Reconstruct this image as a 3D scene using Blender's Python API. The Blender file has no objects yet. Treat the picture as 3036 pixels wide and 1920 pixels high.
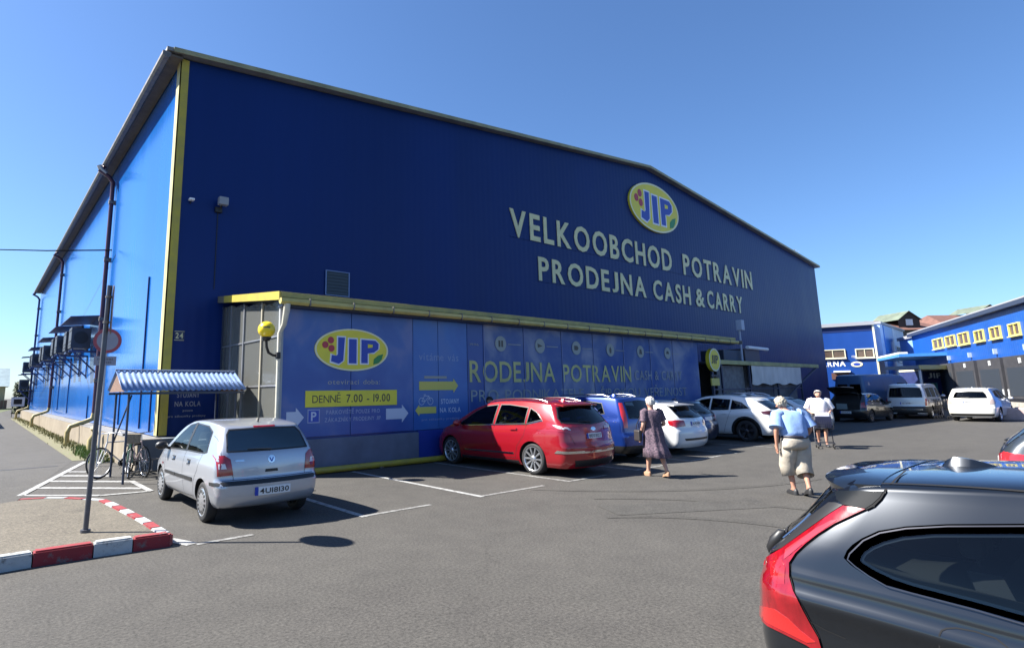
import bpy, bmesh, math, random
from mathutils import Vector, Matrix
from mathutils.bvhtree import BVHTree
from mathutils.interpolate import poly_3d_calc
random.seed(7)
R_ = math.radians
S = bpy.context.scene
COL = S.collection

# ------------------------------------------------------------------ camera
CAMH = 1.849
RM = ((0.780311, -0.625227, -0.014335), (0.090847, 0.136001, -0.986535), (0.618758, 0.768501, 0.162923))
FPX, CX, CY, DD = 1691.67, 1307.94, 881.65, 3036/2408
cd = bpy.data.cameras.new('camera'); cam = bpy.data.objects.new('camera', cd); COL.objects.link(cam)
cd.sensor_width = 36; cd.lens = 20.059; cd.shift_x = 0.06919; cd.shift_y = -0.02581
cd.clip_start = 0.05; cd.clip_end = 3000
m = Matrix(((RM[0][0], -RM[1][0], -RM[2][0]), (RM[0][1], -RM[1][1], -RM[2][1]), (RM[0][2], -RM[1][2], -RM[2][2])))
cam.matrix_world = Matrix.Translation((0, 0, CAMH)) @ m.to_4x4()
S.camera = cam
# ------------------------------------------------------------------ sky, sun, exposure
SUNV = Vector((-0.534, 0.464, 0.707)).normalized()
W = bpy.data.worlds.new('World'); S.world = W; W.use_nodes = True
nt = W.node_tree; bg = nt.nodes['Background']; bg.inputs[1].default_value = 0.066
sk = nt.nodes.new('ShaderNodeTexSky'); sk.sky_type = 'NISHITA'; sk.sun_disc = False
sk.sun_elevation = R_(45); sk.sun_rotation = R_(-49); sk.altitude = 0
sk.air_density = 1.0; sk.dust_density = 0.5; sk.ozone_density = 10
nt.links.new(sk.outputs[0], bg.inputs[0])
sl = bpy.data.lights.new('sun', 'SUN'); sl.energy = 5; sl.angle = R_(0.55); sl.color = (1, .955, .88)
so = bpy.data.objects.new('sun', sl); COL.objects.link(so); so.rotation_euler = SUNV.to_track_quat('Z', 'Y').to_euler()
so.location = (-20, 15, 40)
S.view_settings.view_transform = 'Standard'; S.view_settings.look = 'None'
S.view_settings.exposure = 1.65; S.view_settings.gamma = 1

# ------------------------------------------------------------------ pixel -> place helpers (2408 px wide picture)
def ray(x, y):
    a = (x*DD-CX, y*DD-CY, FPX)
    return Vector([sum(RM[i][k]*a[i] for i in range(3)) for k in range(3)])
CC = Vector((0, 0, CAMH))
def G(x, y, z=0.0):
    r = ray(x, y); return CC + r*((z-CAMH)/r.z)
def onY(x, y, Y): r = ray(x, y); return CC + r*(Y/r.y)
def onX(x, y, X): r = ray(x, y); return CC + r*(X/r.x)

# ------------------------------------------------------------------ materials
def mat(name, col, rough=.6, metal=0., var=0., vs=3., bump=0., bs=40., coat=0., spec=.5, col2=None, stretch=(1, 1, 1), det=4.):
    M = bpy.data.materials.get(name)
    if M: return M
    M = bpy.data.materials.new(name); M.use_nodes = True; n = M.node_tree; b = n.nodes['Principled BSDF']; L = n.links.new
    b.inputs['Base Color'].default_value = (*col, 1); b.inputs['Roughness'].default_value = rough
    b.inputs['Metallic'].default_value = metal; b.inputs['Coat Weight'].default_value = coat
    b.inputs['Coat Roughness'].default_value = .04; b.inputs['Specular IOR Level'].default_value = spec
    M.diffuse_color = (*col, 1)
    if var or bump:
        tc = n.nodes.new('ShaderNodeTexCoord'); mp = n.nodes.new('ShaderNodeMapping'); mp.inputs['Scale'].default_value = stretch
        L(tc.outputs['Object'], mp.inputs[0])
    if var:
        nz = n.nodes.new('ShaderNodeTexNoise'); nz.inputs['Scale'].default_value = vs; nz.inputs['Detail'].default_value = det
        nz.inputs['Roughness'].default_value = .62
        L(mp.outputs[0], nz.inputs['Vector'])
        rp = n.nodes.new('ShaderNodeValToRGB'); rp.color_ramp.elements[0].position = .3; rp.color_ramp.elements[1].position = .7
        c1 = col2 or tuple(max(0, c*(1-var)) for c in col); c0 = tuple(min(1, c*(1+(0 if col2 else var))) for c in col)
        rp.color_ramp.elements[0].color = (*c1, 1); rp.color_ramp.elements[1].color = (*c0, 1)
        L(nz.outputs[0], rp.inputs[0]); L(rp.outputs[0], b.inputs['Base Color'])
        mr = n.nodes.new('ShaderNodeMapRange'); mr.inputs[3].default_value = max(.02, rough-.08); mr.inputs[4].default_value = min(1, rough+.1)
        L(nz.outputs[0], mr.inputs[0]); L(mr.outputs[0], b.inputs['Roughness'])
    if bump:
        n2 = n.nodes.new('ShaderNodeTexNoise'); n2.inputs['Scale'].default_value = bs; n2.inputs['Detail'].default_value = 3
        L(mp.outputs[0], n2.inputs['Vector']); bp = n.nodes.new('ShaderNodeBump'); bp.inputs['Strength'].default_value = bump
        bp.inputs['Distance'].default_value = .01; L(n2.outputs[0], bp.inputs['Height']); L(bp.outputs[0], b.inputs['Normal'])
    return M
def ribbed(name, col, rough, axis, pitch, depth, var=.15, vs=.4, stretch=(1, 1, .08), spec=.5, wav=.25):
    """sheet cladding: colour streaks plus fine vertical ribs as relief"""
    M = mat(name, col, rough, var=var, vs=vs, stretch=stretch, spec=spec); n = M.node_tree; L = n.links.new
    tc = n.nodes.new('ShaderNodeTexCoord'); wv = n.nodes.new('ShaderNodeTexWave'); wv.wave_type = 'BANDS'; wv.bands_direction = axis
    wv.wave_profile = 'SIN'; wv.inputs['Scale'].default_value = math.pi*2/20/pitch*1.0; wv.inputs['Distortion'].default_value = 0
    L(tc.outputs['Object'], wv.inputs[0]); bp = n.nodes.new('ShaderNodeBump'); bp.inputs['Strength'].default_value = 1; bp.inputs['Distance'].default_value = depth
    L(wv.outputs['Fac'], bp.inputs['Height'])
    # slow waviness of thin sheet metal
    nz = n.nodes.new('ShaderNodeTexNoise'); nz.inputs['Scale'].default_value = .9; nz.inputs['Detail'].default_value = 1
    L(tc.outputs['Object'], nz.inputs['Vector']); b2 = n.nodes.new('ShaderNodeBump'); b2.inputs['Strength'].default_value = wav; b2.inputs['Distance'].default_value = .05
    L(nz.outputs[0], b2.inputs['Height']); L(bp.outputs[0], b2.inputs['Normal'])
    L(b2.outputs[0], n.nodes['Principled BSDF'].inputs['Normal']); return M

# ------------------------------------------------------------------ objects
def tag(o, label=None, cat=None, group=None, kind=None):
    if label: o['label'] = label
    if cat: o['category'] = cat
    if group: o['group'] = group
    if kind: o['kind'] = kind
    return o
def thing(name, label, cat, loc=(0, 0, 0), rotz=0., group=None):
    o = bpy.data.objects.new(name, None); COL.objects.link(o); o.location = loc; o.rotation_euler = (0, 0, rotz); o.empty_display_size = .2
    return tag(o, label, cat, group)
def attach(o, root, world=True):
    o.parent = root
    if world and root.parent is None:   # a part modelled in world coordinates; a part's own pieces inherit them
        o.matrix_parent_inverse = (Matrix.Translation(root.location) @ root.rotation_euler.to_matrix().to_4x4()).inverted()
    return o
class MB:
    def __init__(s): s.v = []; s.f = []; s.m = []; s.sm = []
    def add(s, vs, fs, mi=0, smooth=False):
        o = len(s.v); s.v += [tuple(v) for v in vs]; s.f += [tuple(i+o for i in f) for f in fs]; s.m += [mi]*len(fs); s.sm += [smooth]*len(fs); return s
    def box(s, a, b, mi=0):
        (x0, y0, z0), (x1, y1, z1) = a, b
        return s.add([(x0, y0, z0), (x1, y0, z0), (x1, y1, z0), (x0, y1, z0), (x0, y0, z1), (x1, y0, z1), (x1, y1, z1), (x0, y1, z1)],
                     [(0, 3, 2, 1), (4, 5, 6, 7), (0, 1, 5, 4), (1, 2, 6, 5), (2, 3, 7, 6), (3, 0, 4, 7)], mi)
    def cbox(s, c, d, mi=0): return s.box([c[i]-d[i]/2 for i in range(3)], [c[i]+d[i]/2 for i in range(3)], mi)
    def bbox(s, a, b, r=.01, mi=0):
        """box with chamfered edges"""
        c = [(a[i]+b[i])/2 for i in range(3)]; h = [abs(b[i]-a[i])/2 for i in range(3)]; r = min(r, min(h)*.9)
        bm = bmesh.new(); bmesh.ops.create_cube(bm, size=1)
        for v in bm.verts: v.co = Vector([c[i]+v.co[i]*2*h[i] for i in range(3)])
        bmesh.ops.bevel(bm, geom=bm.edges[:], offset=r, segments=2, affect='EDGES', profile=.5)
        bm.verts.index_update(); s.add([v.co for v in bm.verts], [[v.index for v in f.verts] for f in bm.faces], mi); bm.free(); return s
    def tube(s, pts, r, n=8, mi=0, cap=True, smooth=True):
        pts = [Vector(p) for p in pts]; rs = r if isinstance(r, (list, tuple)) else [r]*len(pts); vs = []; fs = []; up = None
        for i, p in enumerate(pts):
            t = (pts[min(i+1, len(pts)-1)]-pts[max(i-1, 0)]).normalized()
            if up is None: up = Vector((0, 0, 1)) if abs(t.z) < .9 else Vector((1, 0, 0))
            a = t.cross(up).normalized(); b = a.cross(t).normalized(); up = b
            vs += [p + (a*math.cos(k*2*math.pi/n)+b*math.sin(k*2*math.pi/n))*rs[i] for k in range(n)]
        for i in range(len(pts)-1):
            for k in range(n): fs.append((i*n+k, i*n+(k+1) % n, (i+1)*n+(k+1) % n, (i+1)*n+k))
        s.add(vs, fs, mi, smooth)
        if cap: s.add(vs[:n], [tuple(range(n))], mi); s.add(vs[-n:], [tuple(reversed(range(n)))], mi)
        return s
    def lathe(s, prof, n=24, axis='Z', c=(0, 0, 0), mi=0, smooth=True):
        """prof: (r, h) list revolved about the axis through c"""
        vs = []; fs = []
        for (r, h) in prof:
            for k in range(n):
                a = 2*math.pi*k/n; p = (r*math.cos(a), r*math.sin(a), h)
                if axis == 'Y': p = (p[0], p[2], p[1])
                elif axis == 'X': p = (p[2], p[0], p[1])
                vs.append((p[0]+c[0], p[1]+c[1], p[2]+c[2]))
        for i in range(len(prof)-1):
            for k in range(n): fs.append((i*n+k, i*n+(k+1) % n, (i+1)*n+(k+1) % n, (i+1)*n+k))
        return s.add(vs, fs, mi, smooth)
    def prism(s, poly, a, b, axis='Y', mi=0):
        """2D polygon extruded along an axis from a to b (axis Y: poly in X,Z; X: poly in Y,Z; Z: poly in X,Y)"""
        n = len(poly)
        def P(p, h): return {'Y': (p[0], h, p[1]), 'X': (h, p[0], p[1]), 'Z': (p[0], p[1], h)}[axis]
        vs = [P(p, a) for p in poly]+[P(p, b) for p in poly]
        fs = [tuple(range(n)), tuple(reversed(range(n, 2*n)))]+[(i, i+n, (i+1) % n+n, (i+1) % n) for i in range(n)]
        return s.add(vs, fs, mi)
    def build(s, name, mats, parent=None, world=True, sharp=None, recalc=True):
        me = bpy.data.meshes.new(name); me.from_pydata(s.v, [], s.f)
        for m_ in (mats if isinstance(mats, (list, tuple)) else [mats]): me.materials.append(m_)
        me.polygons.foreach_set('material_index', s.m); me.polygons.foreach_set('use_smooth', s.sm)
        if recalc:
            bm = bmesh.new(); bm.from_mesh(me); bmesh.ops.remove_doubles(bm, verts=bm.verts, dist=1e-6) if sharp else None
            bmesh.ops.recalc_face_normals(bm, faces=bm.faces); bm.to_mesh(me); bm.free()
        if sharp: me.set_sharp_from_angle(angle=R_(sharp))
        me.update()
        o = bpy.data.objects.new(name, me); COL.objects.link(o)
        if parent is not None: attach(o, parent, world)
        return o
def struct(o): o['kind'] = 'structure'; return o

# flat lettering --------------------------------------------------------------
_gl = {}
def glyph(ch, bold):
    k = (ch, bold)
    if k in _gl: return _gl[k]
    c = bpy.data.curves.new('g', 'FONT'); c.body = ch; c.offset = bold; c.resolution_u = 3
    o = bpy.data.objects.new('g', c); COL.objects.link(o); dg = bpy.context.evaluated_depsgraph_get()
    me = bpy.data.meshes.new_from_object(o.evaluated_get(dg)); vs = [v.co.copy() for v in me.vertices]; fs = [tuple(p.vertices) for p in me.polygons]
    bpy.data.objects.remove(o); bpy.data.curves.remove(c); bpy.data.meshes.remove(me)
    if ch == 'J' and vs:
        y0 = min(v.y for v in vs); x0 = min(v.x for v in vs); x1 = max(v.x for v in vs)
        for v in vs: v.y = (v.y-y0)/(.691-y0)*.7-.009; v.x = (v.x-x0)/(x1-x0)*.36
    if vs:
        x0 = min(v.x for v in vs); x1 = max(v.x for v in vs)
        for v in vs: v.x -= x0
        r = (vs, fs, x1-x0)
    else: r = ([], [], .28)
    _gl[k] = r; return r
def lay_text(text, x0, x1, z0, h, bold=0., gap=.10):
    """list of (char, verts2d, faces) fitted between x0 and x1, caps h tall from z0"""
    gs = [glyph(c, bold) if c != ' ' else ([], [], .3) for c in text]
    tot = sum(g[2] for g in gs)+gap*(len(gs)-1); sx = (x1-x0)/tot; sz = h/.69; x = x0; out = []; wd = 0
    for c, g in zip(text, gs):
        wd += c == ' '
        if g[0]: out.append((c, [(x+v.x*sx, z0+v.y*sz) for v in g[0]], g[1], wd))
        x += (g[2]+gap)*sx
    return out
def put_letters(text, x0, x1, z0, h, place, mt, parent, bold=0., gap=.10, single=False, depth=.0, name='letter'):
    """place(x,z,d)->world point; depth>0 gives raised letters"""
    acc = {}
    for c, vs, fs, wd in lay_text(text, x0, x1, z0, h, bold, gap):
        b = MB() if single else acc.setdefault(wd, MB())
        n = len(vs); b.add([place(x, z, depth) for x, z in vs], fs)
        if depth > 0:
            b.add([place(x, z, 0) for x, z in vs], [])
            ed = {}
            for f in fs:
                for i in range(len(f)):
                    e = (f[i], f[(i+1) % len(f)]); k = tuple(sorted(e)); ed[k] = None if k in ed else e
            o = len(b.v)-2*n
            for e in ed.values():
                if e: b.f.append((o+e[0], o+e[1], o+n+e[1], o+n+e[0])); b.m.append(0); b.sm.append(False)
        if single: b.build(name, mt, parent, recalc=False)
    for b in acc.values(): b.build(name, mt, parent, recalc=False)      # one piece for each word
# ================================================================== SETTING
def asphalt(name, base, dark):
    M = bpy.data.materials.new(name); M.use_nodes = True; n = M.node_tree; L = n.links.new; b = n.nodes['Principled BSDF']
    b.inputs['Roughness'].default_value = .88; b.inputs['Specular IOR Level'].default_value = .3
    tc = n.nodes.new('ShaderNodeTexCoord')
    def noise(sc, det, rough=.6):
        z = n.nodes.new('ShaderNodeTexNoise'); z.inputs['Scale'].default_value = sc; z.inputs['Detail'].default_value = det; z.inputs['Roughness'].default_value = rough
        L(tc.outputs['Object'], z.inputs['Vector']); return z
    big = noise(.35, 5); mid = noise(2.2, 4); fine = noise(32, 4, .85); grit = noise(190, 2, .8)
    def ramp(src, p0, p1, c0, c1):
        r = n.nodes.new('ShaderNodeValToRGB'); r.color_ramp.elements[0].position = p0; r.color_ramp.elements[1].position = p1
        r.color_ramp.elements[0].color = (*c0, 1); r.color_ramp.elements[1].color = (*c1, 1); L(src.outputs[0], r.inputs[0]); return r
    def mix(a, bb, fac, mode):
        x = n.nodes.new('ShaderNodeMix'); x.data_type = 'RGBA'; x.blend_type = mode; x.inputs[0].default_value = fac
        L(a.outputs[0] if a.bl_idname != 'ShaderNodeMix' else a.outputs[2], x.inputs[6]); L(bb.outputs[0] if bb.bl_idname != 'ShaderNodeMix' else bb.outputs[2], x.inputs[7]); return x
    c = ramp(big, .32, .68, dark, base)
    c = mix(c, ramp(mid, .35, .62, (.90, .90, .90), (1.05, 1.05, 1.04)), .9, 'MULTIPLY')
    c = mix(c, ramp(fine, .3, .7, (.38, .38, .38), (1.62, 1.60, 1.56)), 1., 'MULTIPLY')
    c = mix(c, ramp(grit, .35, .7, (.75, .75, .75), (1.25, 1.25, 1.22)), .7, 'MULTIPLY')
    # oil spots
    vo = n.nodes.new('ShaderNodeTexVoronoi'); vo.inputs['Scale'].default_value = .55; L(tc.outputs['Object'], vo.inputs['Vector'])
    sp = ramp(vo, .03, .11, (.55, .55, .55), (1, 1, 1)); c = mix(c, sp, .55, 'MULTIPLY')
    # hairline cracks
    vc = n.nodes.new('ShaderNodeTexVoronoi'); vc.feature = 'DISTANCE_TO_EDGE'; vc.inputs['Scale'].default_value = .3
    wz = n.nodes.new('ShaderNodeVectorMath'); wz.operation = 'MULTIPLY_ADD'; wz.inputs[1].default_value = (.9, .9, .9)
    L(mid.outputs['Color'], wz.inputs[0]); L(tc.outputs['Object'], wz.inputs[2]); L(wz.outputs[0], vc.inputs['Vector'])
    cr = ramp(vc, .0015, .005, (.5, .5, .5), (1, 1, 1)); c = mix(c, cr, .35, 'MULTIPLY')
    L(c.outputs[2], b.inputs['Base Color'])
    bp = n.nodes.new('ShaderNodeBump'); bp.inputs['Strength'].default_value = .6; bp.inputs['Distance'].default_value = .006
    L(fine.outputs[0], bp.inputs['Height']); L(bp.outputs[0], b.inputs['Normal']); return M
M_asph = asphalt('asphalt', (.071, .0675, .063), (.060, .057, .0535))
M_road = asphalt('road_asphalt', (.076, .072, .067), (.066, .063, .059))
def worn_paint(name, col, wear):
    """road paint worn through to asphalt in spots"""
    M = mat(name, col, .75, var=.12, vs=6); n = M.node_tree; L = n.links.new; b = n.nodes['Principled BSDF']
    tc = n.nodes.new('ShaderNodeTexCoord'); z = n.nodes.new('ShaderNodeTexNoise'); z.inputs['Scale'].default_value = 9; z.inputs['Detail'].default_value = 8; z.inputs['Roughness'].default_value = .75
    L(tc.outputs['Object'], z.inputs['Vector']); r = n.nodes.new('ShaderNodeValToRGB'); r.color_ramp.elements[0].position = wear-.06; r.color_ramp.elements[1].position = wear+.06
    L(z.outputs[0], r.inputs[0]); x = n.nodes.new('ShaderNodeMix'); x.data_type = 'RGBA'; x.inputs[6].default_value = (.12, .115, .11, 1)
    src = b.inputs['Base Color'].links[0].from_socket; L(src, x.inputs[7]); L(r.outputs[0], x.inputs[0]); L(x.outputs[2], b.inputs['Base Color']); return M
M_line = worn_paint('line_paint', (.30, .30, .29), .44)
M_line2 = worn_paint('worn_line_paint', (.23, .23, .22), .50)
M_red = worn_paint('red_kerb_paint', (.22, .016, .022), .40)
M_whk = worn_paint('white_kerb_paint', (.36, .375, .375), .39)
M_conc = asphalt('island_concrete', (.132, .117, .094), (.108, .096, .078))
M_kst = mat('kerb_concrete', (.30, .28, .25), .9, var=.2, vs=5, bump=.4, bs=50)
M_grass = mat('grass', (.07, .085, .03), .95, var=.45, vs=8, bump=.8, bs=90)
M_soil = mat('dry_verge', (.15, .125, .085), .95, var=.4, vs=3.5, bump=.8, bs=60, col2=(.13, .14, .06))

g = MB().add([(-900, -400, 0), (1500, -400, 0), (1500, 1500, 0), (-900, 1500, 0)], [(0, 1, 2, 3)]).build('ground', M_asph); struct(g)
rd = MB().add([(p.x, p.y, .004) for p in (Vector((-60, 13.2, 0)), Vector((.7, 13.2, 0)), Vector((2.35, 20.3, 0)), Vector((2.55, 70, 0)), Vector((2.4, 95, 0)), Vector((-60, 95, 0)))], [range(6)]).build('road', M_road); struct(rd)
tm = MB().add([(.6, 13.5, .0085), (1.9, 19.2, .0085), (-14, 19.2, .0085), (-14, 19.05, .0085), (1.86, 19.05, .0085), (.62, 13.6, .0085)], [(1, 2, 3, 4)]).build('tar_joint', mat('tar', (.035, .034, .034), .6)); struct(tm)
lawn = MB().add([(-140, 95.2, .006), (2.5, 95.2, .006), (6, 135, .006), (-140, 135, .006)], [range(4)]).build('lawn', M_grass); struct(lawn)
vg = MB().add([(2.35, 20.3, .008), (3.25, 20.3, .008), (3.25, 66, .008), (2.55, 66, .008)], [range(4)]).build('verge', M_soil); struct(vg)

def strip(p, q, w, z=.006):
    p = Vector(p); q = Vector(q); d = (q-p).normalized(); s_ = Vector((-d.y, d.x, 0))*w/2
    return [(v.x, v.y, z) for v in (p-s_, q-s_, q+s_, p+s_)]
def marking(p, q, w, m_=None, z=.006, name='parking_line'):
    return struct(MB().add(strip((*p, 0), (*q, 0), w, z), [range(4)]).build(name, m_ or M_line))
for x, a in ((4.74, 0), (7.16, 0), (9.62, 1), (12.05, 1), (14.5, 1), (17.0, 1), (19.45, 1), (22.0, 1)):
    marking((x, 7.8), (x, 12.35), .11, M_line2 if a else M_line)
for x0, x1 in ((4.8, 6.05), (7.22, 8.85), (2.32, 3.05), (9.7, 10.9), (12.1, 13.4), (14.6, 16.2)):
    marking((x0, 7.86), (x1, 7.87), .09, M_line2)
marking((2.28, 7.9), (2.12, 8.35), .16)
marking((11.5, 4.0), (16.5, 2.9), .10, M_line2)          # faded red and white line near the far bays
pz = lambda x, y: G((x/3.807)/DD, (1350+y/3.807)/DD)
for (a, b_, w) in (((760, 185), (985, 185), .18), ((660, 230), (1240, 232), .2), ((540, 292), (1500, 296), .2), ((440, 368), (1610, 372), .2)):
    A, B = pz(*a), pz(*b_); marking(A.xy, B.xy, w, z=.0095, name='hatch_stripe')
for (a, b_, w) in (((230, 455), (1130, 455), .14), ((1130, 455), (1700, 405), .12), ((965, 70), (225, 458), .13), ((1480, 290), (1700, 405), .12)):
    A, B = pz(*a), pz(*b_); marking(A.xy, B.xy, w, z=.013, name='hatch_border')

M_tym = asphalt('tyre_mark_asphalt', (.064, .061, .057), (.055, .0525, .049)); M_patch = asphalt('patched_asphalt', (.064, .0615, .058), (.056, .054, .051))
def arc_mark(cx_, cy_, r, a0, a1, w, mt, name, z=.005):
    n = 28; vs = []
    for k in range(n+1):
        a = R_(a0+(a1-a0)*k/n); ww = w*(.35+.65*math.sin(math.pi*k/n)); vs += [(cx_+(r-ww/2)*math.cos(a), cy_+(r-ww/2)*math.sin(a), z), (cx_+(r+ww/2)*math.cos(a), cy_+(r+ww/2)*math.sin(a), z)]
    struct(MB().add(vs, [(2*k, 2*k+1, 2*k+3, 2*k+2) for k in range(n)]).build(name, mt))
for q in ((6.2, 3.2, 2.4, -20, 62, .19), (6.2, 3.2, 3.85, -10, 55, .19), (14.5, 12, 7.5, 215, 262, .2)): arc_mark(*q, M_tym, 'tyre_mark')
struct(MB().add([(7.6, 5.3, .0045), (9.9, 4.0, .0045), (10.3, 4.55, .0045), (7.95, 5.95, .0045)], [range(4)]).build('asphalt_patch', M_patch))

# traffic island with painted kerbstones -------------------------------------
isl = tag(thing('traffic_island', 'raised concrete traffic island edged with red and white kerbstones', 'traffic island', (1.2, 9.5, 0)), kind=None)
edge = [(-5.2, 7.95), (.9, 8.09), (1.9, 7.99), (2.08, 8.12), (2.05, 9.1), (1.98, 10.2), (1.88, 11.45), (1.3, 12.35), (.75, 12.6), (-.2, 12.1), (-5.2, 11.2)]
inner = []
cen = Vector((0, 10, 0))
def poly_inset(poly, d):
    out = []; n = len(poly)
    for i in range(n):
        a, b, c = Vector(poly[i-1]), Vector(poly[i]), Vector(poly[(i+1) % n]); e1 = (b-a).normalized(); e2 = (c-b).normalized()
        n1 = Vector((-e1.y, e1.x)); n2 = Vector((-e2.y, e2.x)); k = (n1+n2); k /= max(.35, k.dot(n1)); out.append(tuple(b+k*d))
    return out
inner = poly_inset(edge, .15)
MB().prism(inner, -.02, .135, 'Z').build('paving', M_conc, isl)
# kerb run: walk along the outline and lay stones of half a metre
def walk(poly, step):
    res = []; acc = 0; cur = [Vector(poly[0])]; i = 0; pos = Vector(poly[0]); k = 1
    while k < len(poly):
        t = Vector(poly[k]); d = (t-pos).length
        if acc+d >= step: pos = pos+(t-pos)*((step-acc)/d); res.append(pos.copy()); acc = 0
        else: acc += d; pos = t; k += 1
    return [Vector(poly[0])]+res
pchip0 = lambda x: 7.95+.14*(x+5.2)/6.1 if x < .9 else 8.09-.10*(x-.9)/1.15
xs_ = [-5.2+.485*i for i in range(12)]+[.64, 1.22, 1.63, 2.03]
pts = [Vector((x, pchip0(x))) for x in xs_]
def kerbstone(a, b, col, h=.15, w=.15, lab=None):
    d = (b-a); L_ = d.length; d.normalize(); nrm = Vector((-d.y, d.x)); g_ = .006; a2 = a+d*g_; b2 = b-d*g_
    poly = [(a2), (b2), (b2+nrm*w), (a2+nrm*w)]; bm = bmesh.new()
    vs = [bm.verts.new((p.x, p.y, z)) for z in (-.02, h) for p in poly]
    for f in ((3, 2, 1, 0), (4, 5, 6, 7), (0, 1, 5, 4), (1, 2, 6, 5), (2, 3, 7, 6), (3, 0, 4, 7)): bm.faces.new([vs[i] for i in f])
    bmesh.ops.bevel(bm, geom=[e for e in bm.edges if all(v.co.z > .05 for v in e.verts)], offset=.018, segments=2, affect='EDGES')
    bm.verts.index_update(); mb = MB(); mb.add([v.co for v in bm.verts], [[v.index for v in f.verts] for f in bm.faces]); bm.free()
    return mb.build('kerbstone', col, isl)
for i in range(len(pts)-1):
    kerbstone(pts[i], pts[i+1], M_red if i % 2 == (len(pts)) % 2 else M_whk, .165+random.uniform(-.004, .004))
kerbstone(Vector((2.035, 7.985)), Vector((2.10, 8.10)), M_red, .14)
pts = walk([(2.075, 8.1), (2.05, 9.1), (1.98, 10.2), (1.88, 11.45), (1.3, 12.35), (.75, 12.6), (-.2, 12.1)], .42)
hh = [.15, .148, .15, .146, .14, .12, .10, .07, .05, .045, .04, .03, .03, .03]
for i in range(min(12, len(pts)-1)):
    kerbstone(pts[i], pts[i+1], (M_whk if i % 2 == 0 else M_red), .15 if i < 7 else .142)

# ================================================================== HALL
XL, YF, XR, YB, ZE, ZR, XM = 3.85, 16.9, 53.9, 65.5, 11.72, 14.3, 28.9
M_bluef = ribbed('blue_cladding_shade_tone', (.0010, .019, .118), .42, 'X', .30, .003, var=.10, spec=.2)  # same sheet as the side walls, with the front's shade put into the colour
M_blues = ribbed('blue_cladding_lit_tone', (.010, .115, .42), .16, 'Y', .30, .0004, var=.14, wav=.08)  # brighter copy of that sheet, the sunlit look put into the colour
M_yel = mat('yellow_trim', (.44, .35, .03), .5, var=.18, vs=2.5, col2=(.32, .26, .05))
M_yel2 = mat('faded_yellow_trim', (.38, .33, .10), .55, var=.3, vs=3, col2=(.24, .215, .08))
M_gut = mat('gutter_metal', (.16, .145, .13), .5, .4, var=.3, vs=4)
M_pipe = mat('downpipe_paint', (.075, .030, .050), .4, .2, var=.2, vs=5)
M_pipe2 = mat('blue_downpipe', (.02, .035, .14), .4, .2, var=.2, vs=5)
M_ochre = mat('ochre_pipe', (.30, .24, .09), .55, var=.25, vs=6)
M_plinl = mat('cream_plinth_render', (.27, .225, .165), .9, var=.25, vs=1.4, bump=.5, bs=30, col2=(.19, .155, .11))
M_plinf = mat('plinth_render_shade_tone', (.13, .15, .18), .85, var=.2, vs=2, bump=.3, bs=30)  # front of the cream plinth, its shade painted in as a darker grey
M_ledge = mat('gritty_ledge', (.17, .165, .155), .95, var=.4, vs=5, bump=1, bs=30)
M_roof = mat('roof_sheet', (.20, .20, .20), .6, .2, var=.2, vs=1)
M_let = mat('letter_yellow', (.62, .58, .31), .45, var=.12, vs=2)
M_jy = mat('logo_yellow', (.72, .62, .04), .45, var=.06, vs=3)
M_jb = mat('logo_blue', (.015, .05, .36), .45)
M_wht = mat('sign_white', (.72, .74, .76), .5, var=.06, vs=4)
M_jr = mat('logo_red', (.42, .03, .05), .45); M_jg = mat('logo_green', (.02, .22, .05), .45)
M_blk = mat('black_plastic', (.012, .012, .013), .5)
M_gla = mat('window_glass', (.02, .025, .03), .05, spec=.8)

hall = thing('warehouse_hall', 'huge dark blue metal-clad warehouse hall with low gable and yellow corner strip', 'warehouse', (28.9, 41, 0))
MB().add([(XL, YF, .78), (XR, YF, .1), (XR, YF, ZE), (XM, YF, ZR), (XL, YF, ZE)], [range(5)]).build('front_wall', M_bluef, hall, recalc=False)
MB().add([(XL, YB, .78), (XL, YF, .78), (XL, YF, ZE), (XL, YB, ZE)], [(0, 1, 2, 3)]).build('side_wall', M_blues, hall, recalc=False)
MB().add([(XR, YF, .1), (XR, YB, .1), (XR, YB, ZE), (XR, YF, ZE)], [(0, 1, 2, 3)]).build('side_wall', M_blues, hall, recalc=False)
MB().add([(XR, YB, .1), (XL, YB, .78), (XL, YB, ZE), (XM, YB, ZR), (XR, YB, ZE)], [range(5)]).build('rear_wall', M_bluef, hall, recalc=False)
# roof slabs with an overhang
rf = MB(); oh = .28
for s_, xe in ((-1, XL), (1, XR)):
    sl_ = (ZR-ZE)/abs(xe-XM); xo = xe+s_*.48
    zo = ZE-sl_*.48
    rf.prism([(XM, ZR+.03), (XM, ZR+.14), (xo, zo+.14), (xo, zo+.03)], YF-oh, YB+oh, 'Y')
roof = rf.build('roof', M_roof, hall)
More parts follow.
